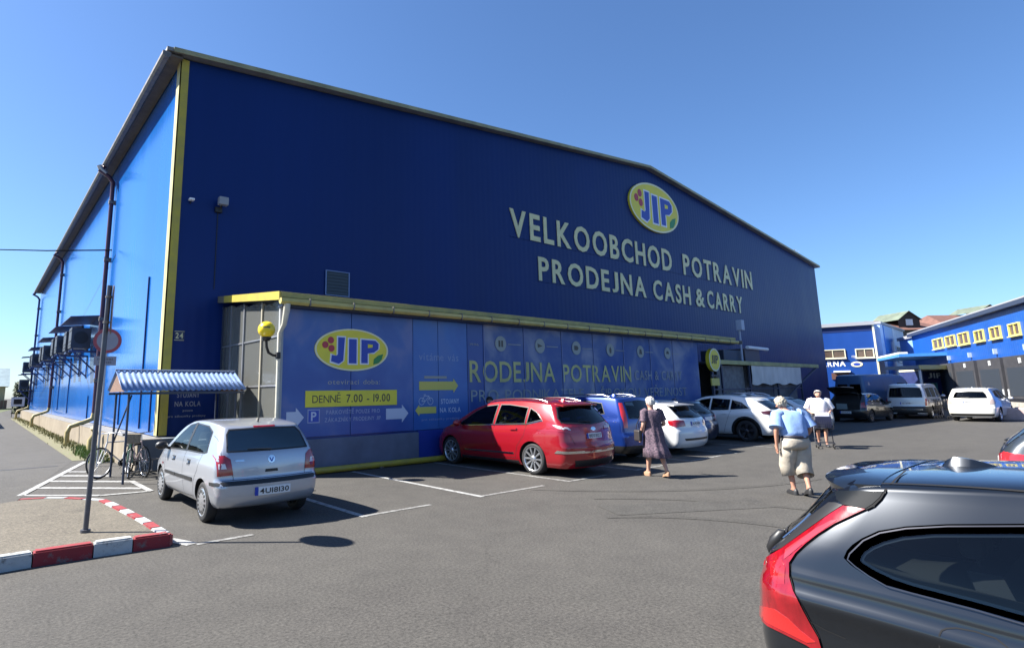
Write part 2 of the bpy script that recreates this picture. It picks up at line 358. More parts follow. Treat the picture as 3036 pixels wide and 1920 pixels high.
# verge flashing along the gable
fl = MB()
for s_, xe in ((-1, XL), (1, XR)):
    xo = xe+s_*.3; zo = ZE-(ZR-ZE)/abs(xe-XM)*.3
    fl.prism([(XM, ZR+.0), (XM, ZR+.145), (xo, zo+.145), (xo, zo+.0)], YF-oh-.02, YF-oh-.045, 'Y')
fl.build('verge_flashing', mat('verge_trim', (.26, .245, .13), .5, var=.25, vs=2), roof)
MB().box((XL-.40, YF-.2, ZE-.12), (XL-.02, YB, ZE-.06)).build('soffit', mat('soffit_board', (.10, .085, .07), .7, var=.3, vs=3), roof)
gt = MB()
pr = [(-.11+XL-.47, ZE-.05), (XL-.47-.115, ZE-.16), (XL-.47-.06, ZE-.22), (XL-.47+.06, ZE-.22), (XL-.47+.11, ZE-.16), (XL-.47+.11, ZE-.05)]
gt.prism(pr, YF-.25, YB+.2, 'Y'); gt.build('gutter', M_gut, hall)
# corner strip
MB().box((XL-.045, YF-.05, .80), (XL+.20, YF-.01, ZE-.02)).build('corner_strip', M_yel, hall)
MB().box((XL-.05, YF-.05, .80), (XL-.01, YF+.28, ZE-.02)).build('corner_strip', mat('yellow_trim_lit_tone', (.40, .36, .16), .5, var=.2, vs=2), hall)  # sun-facing side of the strip, its lit look painted as a paler yellow
# plinths
MB().box((XL-.62, YF-.72, -.05), (XL-.02, YB, .76)).build('plinth', M_plinl, hall)
MB().add([(XL-.625, YF-.5, .765), (XL-.005, YF-.5, .765), (XL-.005, YB, .765), (XL-.625, YB, .765)], [range(4)]).build('ledge', M_ledge, hall)
MB().box((XL-.605, YF-.735, -.05), (5.4, YF-.722, .77)).build('plinth', M_plinf, hall)
MB().box((XL-.02, YF-.72, .0), (5.4, YF+.3, .765)).build('plinth', M_plinf, hall)
# downpipes: shaft, elbow at the foot
for i, (y, m_) in enumerate(((26.9, M_pipe), (45.4, M_pipe), (64.3, M_pipe2))):
    x = XL-.14
    dp = MB().tube([(XL-.47, y, ZE-.2), (XL-.66, y, ZE-.42), (XL-.3, y, ZE-.62), (x, y, ZE-.85), (x, y, ZE-1.2), (x, y, 1.15)], .085, 10).build('downpipe', m_, hall)
    MB().tube([(x, y, 1.2), (x-.05, y, .98), (x-.35, y-.05, .86), (x-.78, y-.1, .72), (x-.86, y-.12, .5), (x-.86, y-.12, .02)], .09, 10).build('foot_elbow', M_ochre, dp)
    for z in (2.5, 5, 7.5, 10): MB().tube([(x-.1, y, z), (x+.14, y, z)], .1, 10, smooth=False).build('pipe_clip', M_gut, dp)
MB().tube([(XL-.7, 26.9, ZE-.2), (XL-.62, 26.9, ZE-.36), (XL-.42, 26.9, ZE-.5)], .1, 10).build('pipe_swan_neck', mat('pale_zinc', (.55, .53, .5), .5, .3), hall)
MB().tube([(XL-.9, 21.3, .9), (XL-.8, 21.4, .7), (XL-.95, 21.3, .5), (XL-.95, 21.3, .02)], .09, 10).build('foot_elbow', M_ochre, hall)
# thin conduits low on the side wall
for y, z0, z1 in ((37.2, 1.0, 4.0), (42, 1.1, 3.6), (22.5, .9, 2.3), (29.8, .9, 1.9), (19.2, .9, 5.5), (17.9, .85, 2.2)):
    MB().tube([(XL-.02, y, z0), (XL-.02, y, z1)], .025, 6).build('conduit', M_pipe2, hall)
# wall vent, number plate, floodlight
vn = MB().box((8.69, YF-.03, 5.09), (9.55, YF-.004, 5.88)).build('wall_vent', mat('vent_dark', (.03, .045, .06), .6), hall)
for a, b in (((8.66, YF-.05, 5.06), (8.70, YF-.031, 5.91)), ((9.53, YF-.05, 5.06), (9.57, YF-.031, 5.91)), ((8.70, YF-.05, 5.88), (9.53, YF-.031, 5.91)), ((8.70, YF-.05, 5.06), (9.53, YF-.031, 5.09))):
    MB().box(a, b).build('vent_frame', mat('vent_frame_paint', (.16, .22, .38), .5), vn)
for k in range(7): MB().box((8.72, YF-.045, 5.12+k*.108), (9.51, YF-.032, 5.17+k*.108)).build('louvre', mat('vent_slat', (.045, .06, .075), .6), vn)
FR = lambda Y: (lambda x, z, d: (x, Y-d, z))
npl = MB().box((4.10, YF-.02, 3.36), (4.36, YF-.006, 3.62)).build('number_plate', mat('plate_blue', (.02, .03, .08), .5), hall)
put_letters('24', 4.13, 4.33, 3.42, .15, FR(YF-.023), M_let, npl, .01, name='digits')
for (a, b) in (((4.10, YF-.024, 3.36), (4.36, YF-.021, 3.372)), ((4.10, YF-.024, 3.608), (4.36, YF-.021, 3.62))): MB().box(a, b).build('plate_rim', M_let, npl)
for t, x0, x1, z, h in (('STOJANY', 4.27, 4.86, 1.80, .13), ('NA KOLA', 4.22, 4.9, 1.56, .13), ('pouze', 4.44, 4.70, 1.42, .055), ('pro zákazníky prodejny', 4.06, 5.05, 1.27, .055)):
    put_letters(t, x0, x1, z, h, FR(YF-.006), mat('dull_white_print', (.30, .30, .31), .6), hall, .012, name='printed_text')
# big raised lettering: two lines, each letter its own piece
ln1 = MB().box((17.5, YF-.02, 8.5), (41.4, YF-.004, 8.53)).build('lettering_upper_line', M_bluef, hall)
ln2 = MB().box((19.2, YF-.02, 6.68), (39.6, YF-.004, 6.71)).build('lettering_lower_line', M_bluef, hall)
for par, words in ((ln1, (('VELKOOBCHOD', 17.5, 30.86, 8.56), ('POTRAVIN', 32.15, 41.4, 8.56))), (ln2, (('PRODEJNA', 19.25, 27.93, 6.76), ('CASH', 28.66, 32.7, 6.76), ('&', 33.32, 34.38, 6.76), ('CARRY', 34.73, 39.55, 6.76)))):
    for w_, x0, x1, z in words:
        put_letters(w_, x0, x1, z, 1.2 if par is ln1 else 1.05, FR(YF-.012), M_let, par, .022, gap=.16, single=True, depth=.03)

def ellipse(cx, cz, a, b, n=48): return [(cx+a*math.cos(2*math.pi*i/n), cz+b*math.sin(2*math.pi*i/n)) for i in range(n)]
def oval_logo(parent, cx, cz, a, b, Y, name='oval_logo', th=.05):
    """yellow oval with blue J I P, red berries and a green leaf"""
    o = MB().prism(ellipse(cx, cz, a, b), Y, Y-th, 'Y').build(name, M_jb if False else M_jy, parent)
    k = a/1.06; kz = b/.53; y1 = Y-th
    for i, (x, z, w, h) in enumerate(((-.30, .0, .0, 0),)): pass
    def stroke(poly, m_, d): return MB().prism([(cx+x*k, cz+z*kz) for x, z in poly], y1-.001, y1-d, 'Y').build('logo_letter', m_, o)
    for dm, d, e in ((M_wht, .006, .035), (M_jb, .010, 0)):
        stroke([(-.62-e, -.30-e), (-.40, -.36-e), (-.28+e, -.28), (-.24+e, .30+e), (-.43-e, .30+e), (-.43-e, -.12), (-.47, -.16), (-.60-e, -.14+e)], dm, d)
        stroke([(-.12-e, -.34-e), (.10+e, -.34-e), (.10+e, .27+e), (-.12-e, .27+e)], dm, d)
        stroke([(.24-e, -.33-e), (.43+e, -.33-e), (.43+e, -.08), (.62, -.05-e), (.75+e, .04), (.76+e, .18), (.66, .26+e), (.24-e, .27+e)], dm, d)
    stroke([(.43, .06), (.57, .08), (.58, .15), (.43, .16)], M_jy, .014)
    for x, z in ((-.63, .22), (-.78, .10), (-.61, .02)):
        MB().prism([(cx+p[0]*k, cz+p[1]*kz) for p in ellipse(x, z, .085, .085, 14)], y1-.001, y1-.01, 'Y').build('logo_berry', M_jr, o)
    MB().prism([(cx+x*k, cz+z*kz) for x, z in ((.60, -.36), (.62, -.22), (.74, -.13), (.90, -.08), (.86, -.22), (.76, -.32))], y1-.001, y1-.01, 'Y').build('logo_leaf', M_jg, o)
    # rim
    rim = MB(); e1 = ellipse(cx, cz, a, b); e2 = ellipse(cx, cz, a*.955, b*.93); n = len(e1)
    rim.add([(x, y1-.004, z) for x, z in e1]+[(x, y1-.004, z) for x, z in e2], [(i, (i+1) % n, n+(i+1) % n, n+i) for i in range(n)])
    rim.build('logo_rim', mat('logo_rim_paint', (.75, .72, .45), .5), o, recalc=False)
    return o
oval_logo(hall, 29.35, 12.05, 2.55, 1.42, YF-.01, th=.12)
# roof aerial
MB().tube([(53.2, 18, 11.6), (53.2, 18, 13.4)], .03, 6).tube([(52.6, 18, 13.2), (53.8, 18, 13.2)], .02, 6).tube([(52.7, 18, 12.9), (53.7, 18, 12.9)], .02, 6).tube([(52.8, 17.7, 13.2), (52.8, 18.3, 13.2)], .015, 6).tube([(53.5, 17.7, 13.2), (53.5, 18.3, 13.2)], .015, 6).build('roof_aerial', M_gut, hall)

fld = thing('floodlight', 'small grey floodlight high on the dark blue front wall', 'floodlight', (5.15, YF, 7.3))
MB().bbox((5.03, YF-.36, 7.38), (5.30, YF-.16, 7.62), .02).build('lamp_housing', mat('lamp_grey', (.25, .26, .28), .5), fld)
MB().tube([(5.15, YF-.2, 7.4), (5.12, YF-.05, 7.28), (5.1, YF-.005, 7.25)], .03, 8).build('bracket', M_blk, fld)
MB().bbox((5.0, YF-.1, 7.2), (5.2, YF-.004, 7.36), .01).build('junction_box', M_blk, fld)
MB().tube([(5.1, YF-.015, 7.2), (5.1, YF-.015, 4.9)], .012, 6).build('cable', M_blk, fld)
wc = thing('wall_camera', 'tiny white camera on the dark blue wall beside yellow corner', 'camera', (4.3, YF, 7.4))
MB().bbox((4.24, YF-.22, 7.39), (4.38, YF-.05, 7.45), .01).build('camera_body', M_wht, wc); MB().tube([(4.31, YF-.08, 7.39), (4.31, YF-.003, 7.33)], .015, 6).build('bracket', M_blk, wc)
# ================================================================== ANNEX
YA = 12.75; XA = 5.42; XE = 24.9
def cloudy(name, c0, c1, c2, sc, rough=.35):
    M = bpy.data.materials.new(name); M.use_nodes = True; n = M.node_tree; L = n.links.new; b = n.nodes['Principled BSDF']; b.inputs['Roughness'].default_value = rough
    tc = n.nodes.new('ShaderNodeTexCoord'); z = n.nodes.new('ShaderNodeTexNoise'); z.inputs['Scale'].default_value = sc; z.inputs['Detail'].default_value = 5; z.inputs['Distortion'].default_value = .6
    L(tc.outputs['Object'], z.inputs['Vector']); r = n.nodes.new('ShaderNodeValToRGB'); e = r.color_ramp.elements
    e[0].position = .36; e[0].color = (*c0, 1); e[1].position = .52; e[1].color = (*c1, 1); x = e.new(.70); x.color = (*c2, 1)
    L(z.outputs[0], r.inputs[0]); L(r.outputs[0], b.inputs['Base Color']); return M
M_pan = cloudy('printed_blue_panel', (.024, .072, .29), (.042, .105, .34), (.13, .155, .34), .8)
M_pan2 = cloudy('printed_blue_panel_light', (.025, .10, .36), (.032, .125, .40), (.06, .135, .37), .9)
M_pan3 = cloudy('printed_cloud_panel', (.02, .062, .25), (.07, .115, .28), (.25, .27, .36), .75, .5)
M_pan4 = cloudy('printed_blue_plain', (.014, .05, .24), (.018, .062, .27), (.04, .08, .26), .8)
M_alu = mat('aluminium_frame', (.28, .29, .31), .4, .6, var=.1, vs=4)
M_frame = mat('dark_frame', (.03, .04, .07), .45)
M_cream = mat('cream_frame', (.60, .55, .42), .6, var=.15, vs=3)
ann = thing('shop_annex', 'low blue shop front annex with printed panels and yellow eaves', 'shop annex', (16, YA+2, 0))
M_int = mat('annex_interior', (.25, .25, .25), .9, var=.1, vs=1)
# body behind the panels
MB().box((XA+.05, YA+.03, .02), (XE, YA+.10, 3.9)).build('front_wall', M_pan4, ann)
MB().add([(XA-.15, YA-.28, 4.10), (28.0, YA-.28, 4.10), (28.0, YF-.02, 4.62), (XA-.15, YF-.02, 4.62)], [(0, 1, 2, 3)]).add([(XA-.15, YA-.28, 4.03), (28.0, YA-.28, 4.03), (28.0, YF-.02, 4.55), (XA-.15, YF-.02, 4.55)], [(3, 2, 1, 0)]).build('roof', M_roof, ann, recalc=False)
MB().box((XA+.1, YF-.12, .1), (XE, YF-.03, 4.4)).build('inner_wall', M_int, ann)
MB().box((XE, YA+.05, .02), (XE+.08, YF-.1, 4.05)).build('end_wall', M_pan4, ann)
MB().box((XA+.0, YA+.1, .02), (XE-.1, YF-.15, .06)).build('floor', M_conc, ann)
# eaves: two fascia boards and a gutter on brackets
fa = MB().bbox((XA-.16, YA-.34, 4.06), (28.0, YA-.29, 4.19), .008).build('fascia', M_yel2, ann)
MB().prism([(YA-.46, 4.03), (YA-.47, 3.95), (YA-.42, 3.895), (YA-.36, 3.895), (YA-.31, 3.95), (YA-.30, 4.03)], XA-.2, 28.05, 'X').build('gutter', mat('yellow_gutter', (.50, .44, .14), .5, var=.3, vs=2, col2=(.36, .30, .10)), ann)
MB().box((XA-.1, YA-.285, 3.86), (28.0, YA-.02, 3.93)).build('soffit', M_frame, ann)
for i in range(20):
    x = XA+.5+i*1.18
    MB().box((x, YA-.475, 3.89), (x+.03, YA-.28, 4.06)).build('gutter_bracket', M_gut, ann)
pr = MB().prism([(YA-.34, 4.19), (YA-.34, 3.99), (YF-.6, 4.43), (YF-.6, 4.62)], XA-.21, XA-.165, 'X').build('side_fascia', M_yel, ann)
MB().prism([(YF-.59, 4.43), (YF-.59, 4.62), (YF-.02, 4.69), (YF-.02, 4.5)], XA-.2, XA-.165, 'X').build('side_fascia', mat('dull_fascia', (.14, .13, .09), .6), ann)
# rain pipe at the corner
MB().tube([(XA-.02, YA-.38, 3.92), (XA-.02, YA-.34, 3.75), (XA+.0, YA-.18, 3.45), (XA-.06, YA-.08, 3.25), (XA-.06, YA-.06, .1)], [.075, .075, .06, .05, .045], 10).build('rain_pipe', mat('pale_pipe', (.50, .48, .40), .5, var=.2, vs=6), ann)
# plinth and panels
MB().bbox((XA-.02, YA-.10, .0), (9.35, YA+.02, .79), .01).build('plinth', mat('blue_grey_plinth', (.12, .14, .20), .8, var=.2, vs=1.2, bump=.3, bs=40), ann)
xs = [5.44, 7.29, 9.22]; panels = []
for a, b, m_, z0 in ((5.44, 7.29, M_pan, .84), (7.29, 9.22, M_pan, .84), (9.22, 10.10, M_pan2, .84), (10.10, 11.20, M_pan2, .84)):
    panels.append(MB().bbox((a+.008, YA-.03, z0), (b-.008, YA+.02, 3.86), .006).build('panel', m_, ann))
MB().bbox((9.37, YA-.04, .02), (11.2, YA+.015, .825), .006).build('panel', mat('royal_blue_panel', (.015, .045, .30), .35, var=.1, vs=1), ann)
cx = [11.2, 11.87, 13.64, 15.52, 17.28, 19.16, 21.0, 22.73, 24.85]
for i in range(len(cx)-1):
    a, b = cx[i]+.01, cx[i+1]-.01; mb = MB(); n = max(4, int((b-a)/.105)); vs = []
    for k in range(n*2+1):
        x = a+(b-a)*k/(n*2); y = YA-.03-(.012 if k % 2 else -.004); vs += [(x, y, .35), (x, y, 3.86)]
    mb.add(vs, [(2*k, 2*k+2, 2*k+3, 2*k+1) for k in range(n*2)], smooth=True); mb.box((a, YA-.015, .35), (b, YA+.02, 3.86))
    mb.build('corrugated_panel', M_pan4 if i == 0 else M_pan3, ann)
for x in cx[1:-1]: MB().box((x-.018, YA-.052, .35), (x+.018, YA-.046, 3.86)).build('joint_strip', mat('joint_strip_paint', (.13, .17, .36), .5), ann)
MB().box((11.21, YA-.03, .02), (24.85, YA+.01, .33)).build('base_board', M_frame, ann)
# print on the panels
PF = FR(YA-.033)
M_py = mat('print_yellow', (.58, .50, .10), .5); M_pw = mat('print_white', (.50, .54, .66), .5); M_pd = mat('print_dark', (.06, .05, .035), .5); M_pp = mat('print_pale', (.30, .34, .50), .5)
oval_logo(ann, 7.33, 2.93, 1.06, .53, YA-.032, th=.02)
put_letters('otevírací doba:', 6.65, 8.15, 2.07, .12, PF, mat('print_dull_yellow', (.34, .33, .26), .5), ann, .0, name='printed_text')
bar = MB().bbox((6.06, YA-.045, 1.53), (8.68, YA-.033, 1.92), .02).build('hours_board', M_jy, ann)
put_letters('DENNĚ', 6.24, 7.0, 1.63, .18, FR(YA-.048), M_pd, bar, .0, name='printed_text')
put_letters('7.00 - 19.00', 7.16, 8.46, 1.63, .19, FR(YA-.048), M_pd, bar, .012, name='printed_text')
def flat(poly, m_, parent, d=.006, name='printed_mark'): return MB().prism(poly, YA-.033, YA-.033-d, 'Y').build(name, m_, parent)
def arrow(x0, x1, zc, h, m_, nm='printed_arrow', left=False):
    hw = h*.45; p = [(x0, zc-h*.3), (x1-hw, zc-h*.3), (x1-hw, zc-h*.5), (x1, zc), (x1-hw, zc+h*.5), (x1-hw, zc+h*.3), (x0, zc+h*.3)]
    if left: p = [(x0+x1-x, z) for x, z in p]
    return flat(p, m_, ann, name=nm)
arrow(5.60, 6.04, 1.30, .46, M_pw); arrow(8.34, 9.05, 1.30, .46, M_pw)
pb = flat([(6.13, 1.16), (6.45, 1.16), (6.45, 1.48), (6.13, 1.48)], M_pp, ann, .004, 'parking_symbol')
MB().box((6.155, YA-.0385, 1.185), (6.425, YA-.0375, 1.455)).build('symbol_field', mat('symbol_blue', (.03, .07, .40), .5), pb)
put_letters('P', 6.22, 6.36, 1.22, .2, FR(YA-.040), M_pw, pb, .02, name='printed_text')
put_letters('PARKOVIŠTĚ POUZE PRO', 6.62, 8.15, 1.35, .095, PF, M_pp, ann, .012, name='printed_text')
put_letters('ZÁKAZNÍKY PRODEJNY JIP', 6.58, 8.18, 1.17, .095, PF, M_pp, ann, .012, name='printed_text')
put_letters('vítáme vás', 9.42, 10.85, 2.72, .21, PF, mat('print_greyblue', (.20, .28, .46), .5), ann, .0, name='printed_text')
arrow(9.42, 10.82, 2.02, .40, M_py); flat([(9.6, 2.22), (10.4, 2.22), (10.4, 2.29), (9.6, 2.29)], mat('print_faint_yellow', (.30, .30, .26), .5), ann, .003)
arrow(9.28, 10.0, 1.36, .30, M_py, left=True)
bi = MB()
for x in (9.50, 9.80):
    e1 = ellipse(x, 1.60, .10, .10, 20); e2 = ellipse(x, 1.60, .085, .085, 20)
    bi.add([(p[0], YA-.037, p[1]) for p in e1]+[(p[0], YA-.037, p[1]) for p in e2], [(i, (i+1) % 20, 20+(i+1) % 20, 20+i) for i in range(20)])
for a, b in (((9.50, 1.60), (9.60, 1.75)), ((9.60, 1.75), (9.75, 1.74)), ((9.75, 1.74), (9.80, 1.60)), ((9.62, 1.60), (9.75, 1.74)), ((9.5, 1.6), (9.62, 1.6)), ((9.57, 1.78), (9.64, 1.78))):
    d = (Vector(b)-Vector(a)).normalized(); n_ = Vector((-d.y, d.x))*.008
    bi.add([(p.x, YA-.038, p.y) for p in (Vector(a)-n_, Vector(b)-n_, Vector(b)+n_, Vector(a)+n_)], [range(4)])
bi.build('bicycle_symbol', M_pw, ann, recalc=False)
put_letters('STOJANY', 10.18, 10.85, 1.52, .13, PF, M_pw, ann, .015, name='printed_text')
put_letters('NA KOLA', 10.14, 10.9, 1.28, .13, PF, M_pw, ann, .015, name='printed_text')
put_letters('pro zákazníky prodejny', 9.5, 10.85, 1.08, .06, PF, M_pp, ann, .0, name='printed_text')
PC = FR(YA-.050)
M_cy = mat('print_olive', (.46, .45, .17), .5, var=.2, vs=1.5); M_cd = mat('print_dim', (.25, .27, .28), .5, var=.25, vs=2)
put_letters('RODEJNA', 11.26, 15.1, 2.13, .62, PC, M_cy, ann, .012, name='printed_text')
put_letters('POTRAVIN', 15.5, 19.55, 2.13, .58, PC, M_cy, ann, .012, name='printed_text')
put_letters('CASH & CARRY', 19.8, 23.3, 2.2, .36, PC, M_cd, ann, .01, name='printed_text')
put_letters('PRO PODNIKATELE A ŠIROKOU VEŘEJNOST', 11.3, 23.6, 1.55, .34, PC, M_cd, ann, .0, name='printed_text')
for i, x in enumerate((12.58, 14.4, 16.3, 18.3, 20.3, 22.3)):
    ic = MB().prism(ellipse(x, 3.30, .24, .24, 24), YA-.047, YA-.054, 'Y').build('icon_disc', mat('icon_disc_paint', (.27, .30, .28), .5), ann)
    sh = [[(-.1, -.1), (-.02, -.1), (-.02, .1), (-.1, .1)], [(-.12, -.06), (.12, 0), (-.12, .08)], [(-.12, -.08), (.05, -.08), (.12, .0), (.05, .08), (-.12, .08)], [(-.05, -.12), (.05, -.12), (.07, .02), (0, .13), (-.07, .02)], [(-.1, -.1), (.1, -.1), (.06, .1), (-.06, .1)], [(-.12, -.03), (.12, -.03), (.06, .09), (-.06, .09)]][i]
    MB().prism([(x+a, 3.30+b) for a, b in sh], YA-.0545, YA-.056, 'Y').build('icon_glyph', M_pd, ic)
    if i == 0: MB().box((x+.02, YA-.056, 3.2), (x+.10, YA-.0545, 3.4)).build('icon_glyph', M_pd, ic)
    MB().box((x+.32, YA-.056, 3.28), (x+.9, YA-.05, 3.31)).build('printed_line', M_cd, ann)
put_letters('1996', 11.3, 11.65, 3.20, .07, PC, M_cd, ann, name='printed_text')
# glazed end of the annex facing the sun
Mg = bpy.data.materials.new('hazy_glazing'); Mg.use_nodes = True; n = Mg.node_tree; b = n.nodes['Principled BSDF']
b.inputs['Base Color'].default_value = (.22, .22, .205, 1); b.inputs['Roughness'].default_value = .12
tr = n.nodes.new('ShaderNodeBsdfTransparent'); tr.inputs[0].default_value = (.80, .85, .85, 1); mx = n.nodes.new('ShaderNodeMixShader'); mx.inputs[0].default_value = .34
n.links.new(tr.outputs[0], mx.inputs[1]); n.links.new(b.outputs[0], mx.inputs[2]); n.links.new(mx.outputs[0], n.nodes['Material Output'].inputs[0])
gw = MB().box((XA-.05, YA-.02, .05), (XA+.05, YF-.05, .16)).build('glazed_end_sill', M_alu, ann)
ys = [YA-.02, 13.85, 15.1, 16.1, YF-.06]; zs = [.16, 1.05, 2.05, 3.2]
for k, y in enumerate(ys):
    MB().box((XA-.05, y-.035, .16), (XA+.045, y+.035, 3.98+.1*(y-YA))).build('mullion', [mat('mullion_pale', (.34, .35, .36), .5), mat('mullion_cream', (.30, .27, .20), .6), M_alu, M_alu, M_frame][k], ann)
for k in range(4):
    a, b = ys[k]+.035, ys[k+1]-.035
    for j in range(4):
        z0, z1 = zs[j]+(.02 if j else 0), (zs[j+1]-.02 if j < 3 else 3.98+.1*((a+b)/2-YA))
        MB().box((XA-.012, a, z0), (XA+.0, b, z1)).build('pane', Mg, ann)
    for j in (1, 2, 3): MB().box((XA-.035, a, zs[j]-.02), (XA+.03, b, zs[j]+.02)).build('transom', M_alu, ann)
# pale partition and column seen through the glazing
MB().box((XA+1.1, YF-1.6, .06), (XA+1.5, YF-1.2, 4.1)).build('inner_column', mat('inner_cream', (.34, .30, .23), .8), ann)
MB().box((XA+1.3, YA+.9, .06), (XA+1.36, YF-1.6, 2.6)).build('inner_partition', mat('inner_pale', (.32, .33, .34), .8, var=.1, vs=1), ann)
MB().box((XA+2.6, YA+.5, .06), (XA+2.66, YF-.2, 4.1)).build('inner_partition', mat('inner_dusk', (.30, .31, .34), .9, var=.2, vs=1), ann)
# round hanging sign and plates by the entrance
rs = thing('round_shop_sign', 'small round yellow projecting sign beside the entrance', 'sign', (25.9, YA, 2.6))
MB().tube([(25.9, YA-.10, 3.10), (25.9, YA-.26, 3.10)], .52, 32, smooth=False).build('sign_disc', M_jy, rs)
put_letters('JIP', 25.58, 26.22, 2.94, .36, FR(YA-.268), M_pd, rs, .03, name='printed_text')
rm_ = MB(); e1 = ellipse(25.9, 3.10, .52, .52); e2 = ellipse(25.9, 3.10, .45, .45); rm_.add([(x, YA-.266, z) for x, z in e1]+[(x, YA-.266, z) for x, z in e2], [(i, (i+1) % 48, 48+(i+1) % 48, 48+i) for i in range(48)])
rm_.build('sign_rim', mat('rim_pale', (.62, .62, .45), .5), rs, recalc=False)
MB().box((25.6, YA-.2, 1.95), (26.3, YA-.14, 2.28)).build('lower_plate', M_py, rs)
MB().box((25.6, YA-.205, 2.34), (26.3, YA-.14, 2.44)).build('lower_plate', M_pd, rs)
MB().box((25.85, YA-.13, .0), (25.95, YA-.03, 3.5)).build('post', M_frame, rs)
# entrance and trolley shelter ------------------------------------------------
ent = thing('entrance_canopy', 'dusty canopied trolley bay with white tarpaulin beside the entrance', 'canopy', (33, 14, 0))
MB().bbox((26.6, YA-.12, 2.93), (39.0, YA+.05, 3.13), .02).build('fascia', mat('dusty_yellow', (.33, .33, .14), .6, var=.3, vs=2), ent)
MB().box((26.6, YA+.05, 3.0), (39.0, YF-.05, 3.08)).build('roof', M_roof, ent)
for x in (27.0, 29.9, 33.2, 36.4): MB().box((x-.05, YA-.03, 0), (x+.05, YA+.05, 2.95)).build('post', M_frame, ent)
tp = MB(); n = 26
vs = []
for k in range(n+1):
    for j in range(5):
        x = 30.0+6.3*k/n; z = 2.92-.92*j/4-(.05*math.sin(k*.9) if j == 4 else 0); vs.append((x, YA-.07-.03*math.sin(k*1.3+j)*(j/4), z))
tp.add(vs, [(k*5+j, (k+1)*5+j, (k+1)*5+j+1, k*5+j+1) for k in range(n) for j in range(4)], smooth=True); tp.build('tarpaulin', mat('grey_white_tarp', (.58, .57, .54), .8, var=.18, vs=1.5, stretch=(1, 1, .4)), ent, recalc=False)
for z in (.55, 1.15, 1.75): MB().box((26.1, YA-.02, z), (36.4, YA+.02, z+.06)).build('rail', M_frame, ent)
MB().tube([(34.0, YA-.02, 1.2), (36.2, YA-.02, 2.0)], .05, 6).build('brace', M_frame, ent)
MB().tube([(36.4, YA-.02, 2.1), (38.9, YA-.02, 2.95)], .06, 6).build('brace', M_frame, ent)
for i, (x0, x1) in enumerate(((27.05, 29.85), (29.95, 33.15), (33.25, 36.35))):
    MB().box((x0, YA+.25, .1), (x1, YA+.28, 2.9)).build('screen', mat(f'mesh_screen_{i}', ((.16, .17, .18), (.10, .10, .11), (.16, .16, .17))[i], .8, var=.3, vs=4), ent)
MB().box((26.2, YA+2.2, .0), (36.4, YA+2.3, 2.95)).build('back_wall', M_int, ent)
# cooling plant on the canopy roof
cp = thing('roof_cooling_unit', 'dark cooling unit and white duct on the entrance canopy roof', 'cooling unit', (31.5, 14.5, 3.08))
MB().bbox((29.2, 13.6, 3.08), (31.4, 14.8, 3.75), .03).build('unit_housing', mat('unit_dark', (.03, .04, .06), .5), cp)
MB().bbox((31.6, 13.6, 3.08), (33.4, 14.8, 3.9), .03).build('unit_housing', mat('unit_dark2', (.06, .05, .06), .5), cp)
MB().tube([(31.7, 13.5, 3.95), (34.2, 13.5, 3.92)], .09, 10).build('duct', M_wht, cp)
MB().tube([(31.0, 13.5, 3.1), (31.0, 13.5, 5.2)], .05, 8).bbox((30.85, 13.3, 4.8), (31.2, 13.6, 5.35), .03).build('mast', mat('mast_grey', (.35, .40, .50), .5), cp)
# yellow pipe kerb along the annex
pk = thing('pipe_kerb', 'yellow painted steel pipe kerb along the foot of the annex', 'kerb', (7.8, 12.5, 0))
MB().tube([(5.5, 12.50, .085), (5.7, 12.50, .085), (10.1, 12.42, .085), (24.6, 12.42, .085)], .075, 12).build('pipe', M_yel, pk)
for x in (5.8, 8, 10.2, 13, 16, 19, 22): MB().box((x-.05, 12.38, 0), (x+.05, 12.58, .04)).build('foot', M_gut, pk)
# yellow globe lamp
gl = thing('globe_lamp', 'yellow globe wall lamp on a black arm at annex corner', 'wall lamp', (4.95, YA-.4, 2.9))
lc = onX(627, 775, 4.95)
MB().lathe([(.19*math.sin(a), lc.z-.19*math.cos(a)) for a in [math.pi*i/16 for i in range(17)]], 24, 'Z', (lc.x, lc.y, 0)).build('globe', mat('lamp_yellow', (.78, .56, .02), .25, var=.05, vs=4), gl)
put_letters('otevřeno', lc.x-.09, lc.x+.09, lc.z+.01, .04, lambda x, z, d: (x-.13*.6, lc.y-.155-.0, z), M_pd, gl, .01, name='printed_text') if False else None
dcam = Vector((-lc.x, -lc.y, 0)).normalized(); dr = Vector((-dcam.y, dcam.x, 0))
band = MB()
for k in range(8):
    for s_ in (0,):
        a0 = -.42+k*.105; a1 = a0+.085
        q = [lc+(dcam*math.cos(a)+dr*math.sin(a))*.192*math.cos(t)+Vector((0, 0, .192*math.sin(t))) for a, t in ((a0, .12), (a1, .12), (a1, .12+(.22 if k % 3 else .14)), (a0, .12+.2))]
        band.add(q, [(0, 1, 2, 3)])
band.build('printed_band', M_pd, gl, recalc=False)
MB().lathe([(.0, lc.z-.25), (.07, lc.z-.25), (.11, lc.z-.185), (.10, lc.z-.16)], 16, 'Z', (lc.x, lc.y, 0)).build('lamp_collar', M_blk, gl)
MB().tube([(lc.x, lc.y, lc.z-.22), (lc.x+.02, lc.y+.02, lc.z-.38), (lc.x+.10, lc.y+.10, lc.z-.50), (lc.x+.27, lc.y+.25, lc.z-.55), (XA-.06, YA-.1, lc.z-.56)], .032, 8).build('arm', M_blk, gl)
MB().bbox((XA-.14, YA-.16, lc.z-.63), (XA-.05, YA-.05, lc.z-.48), .01).build('wall_plate', M_blk, gl)

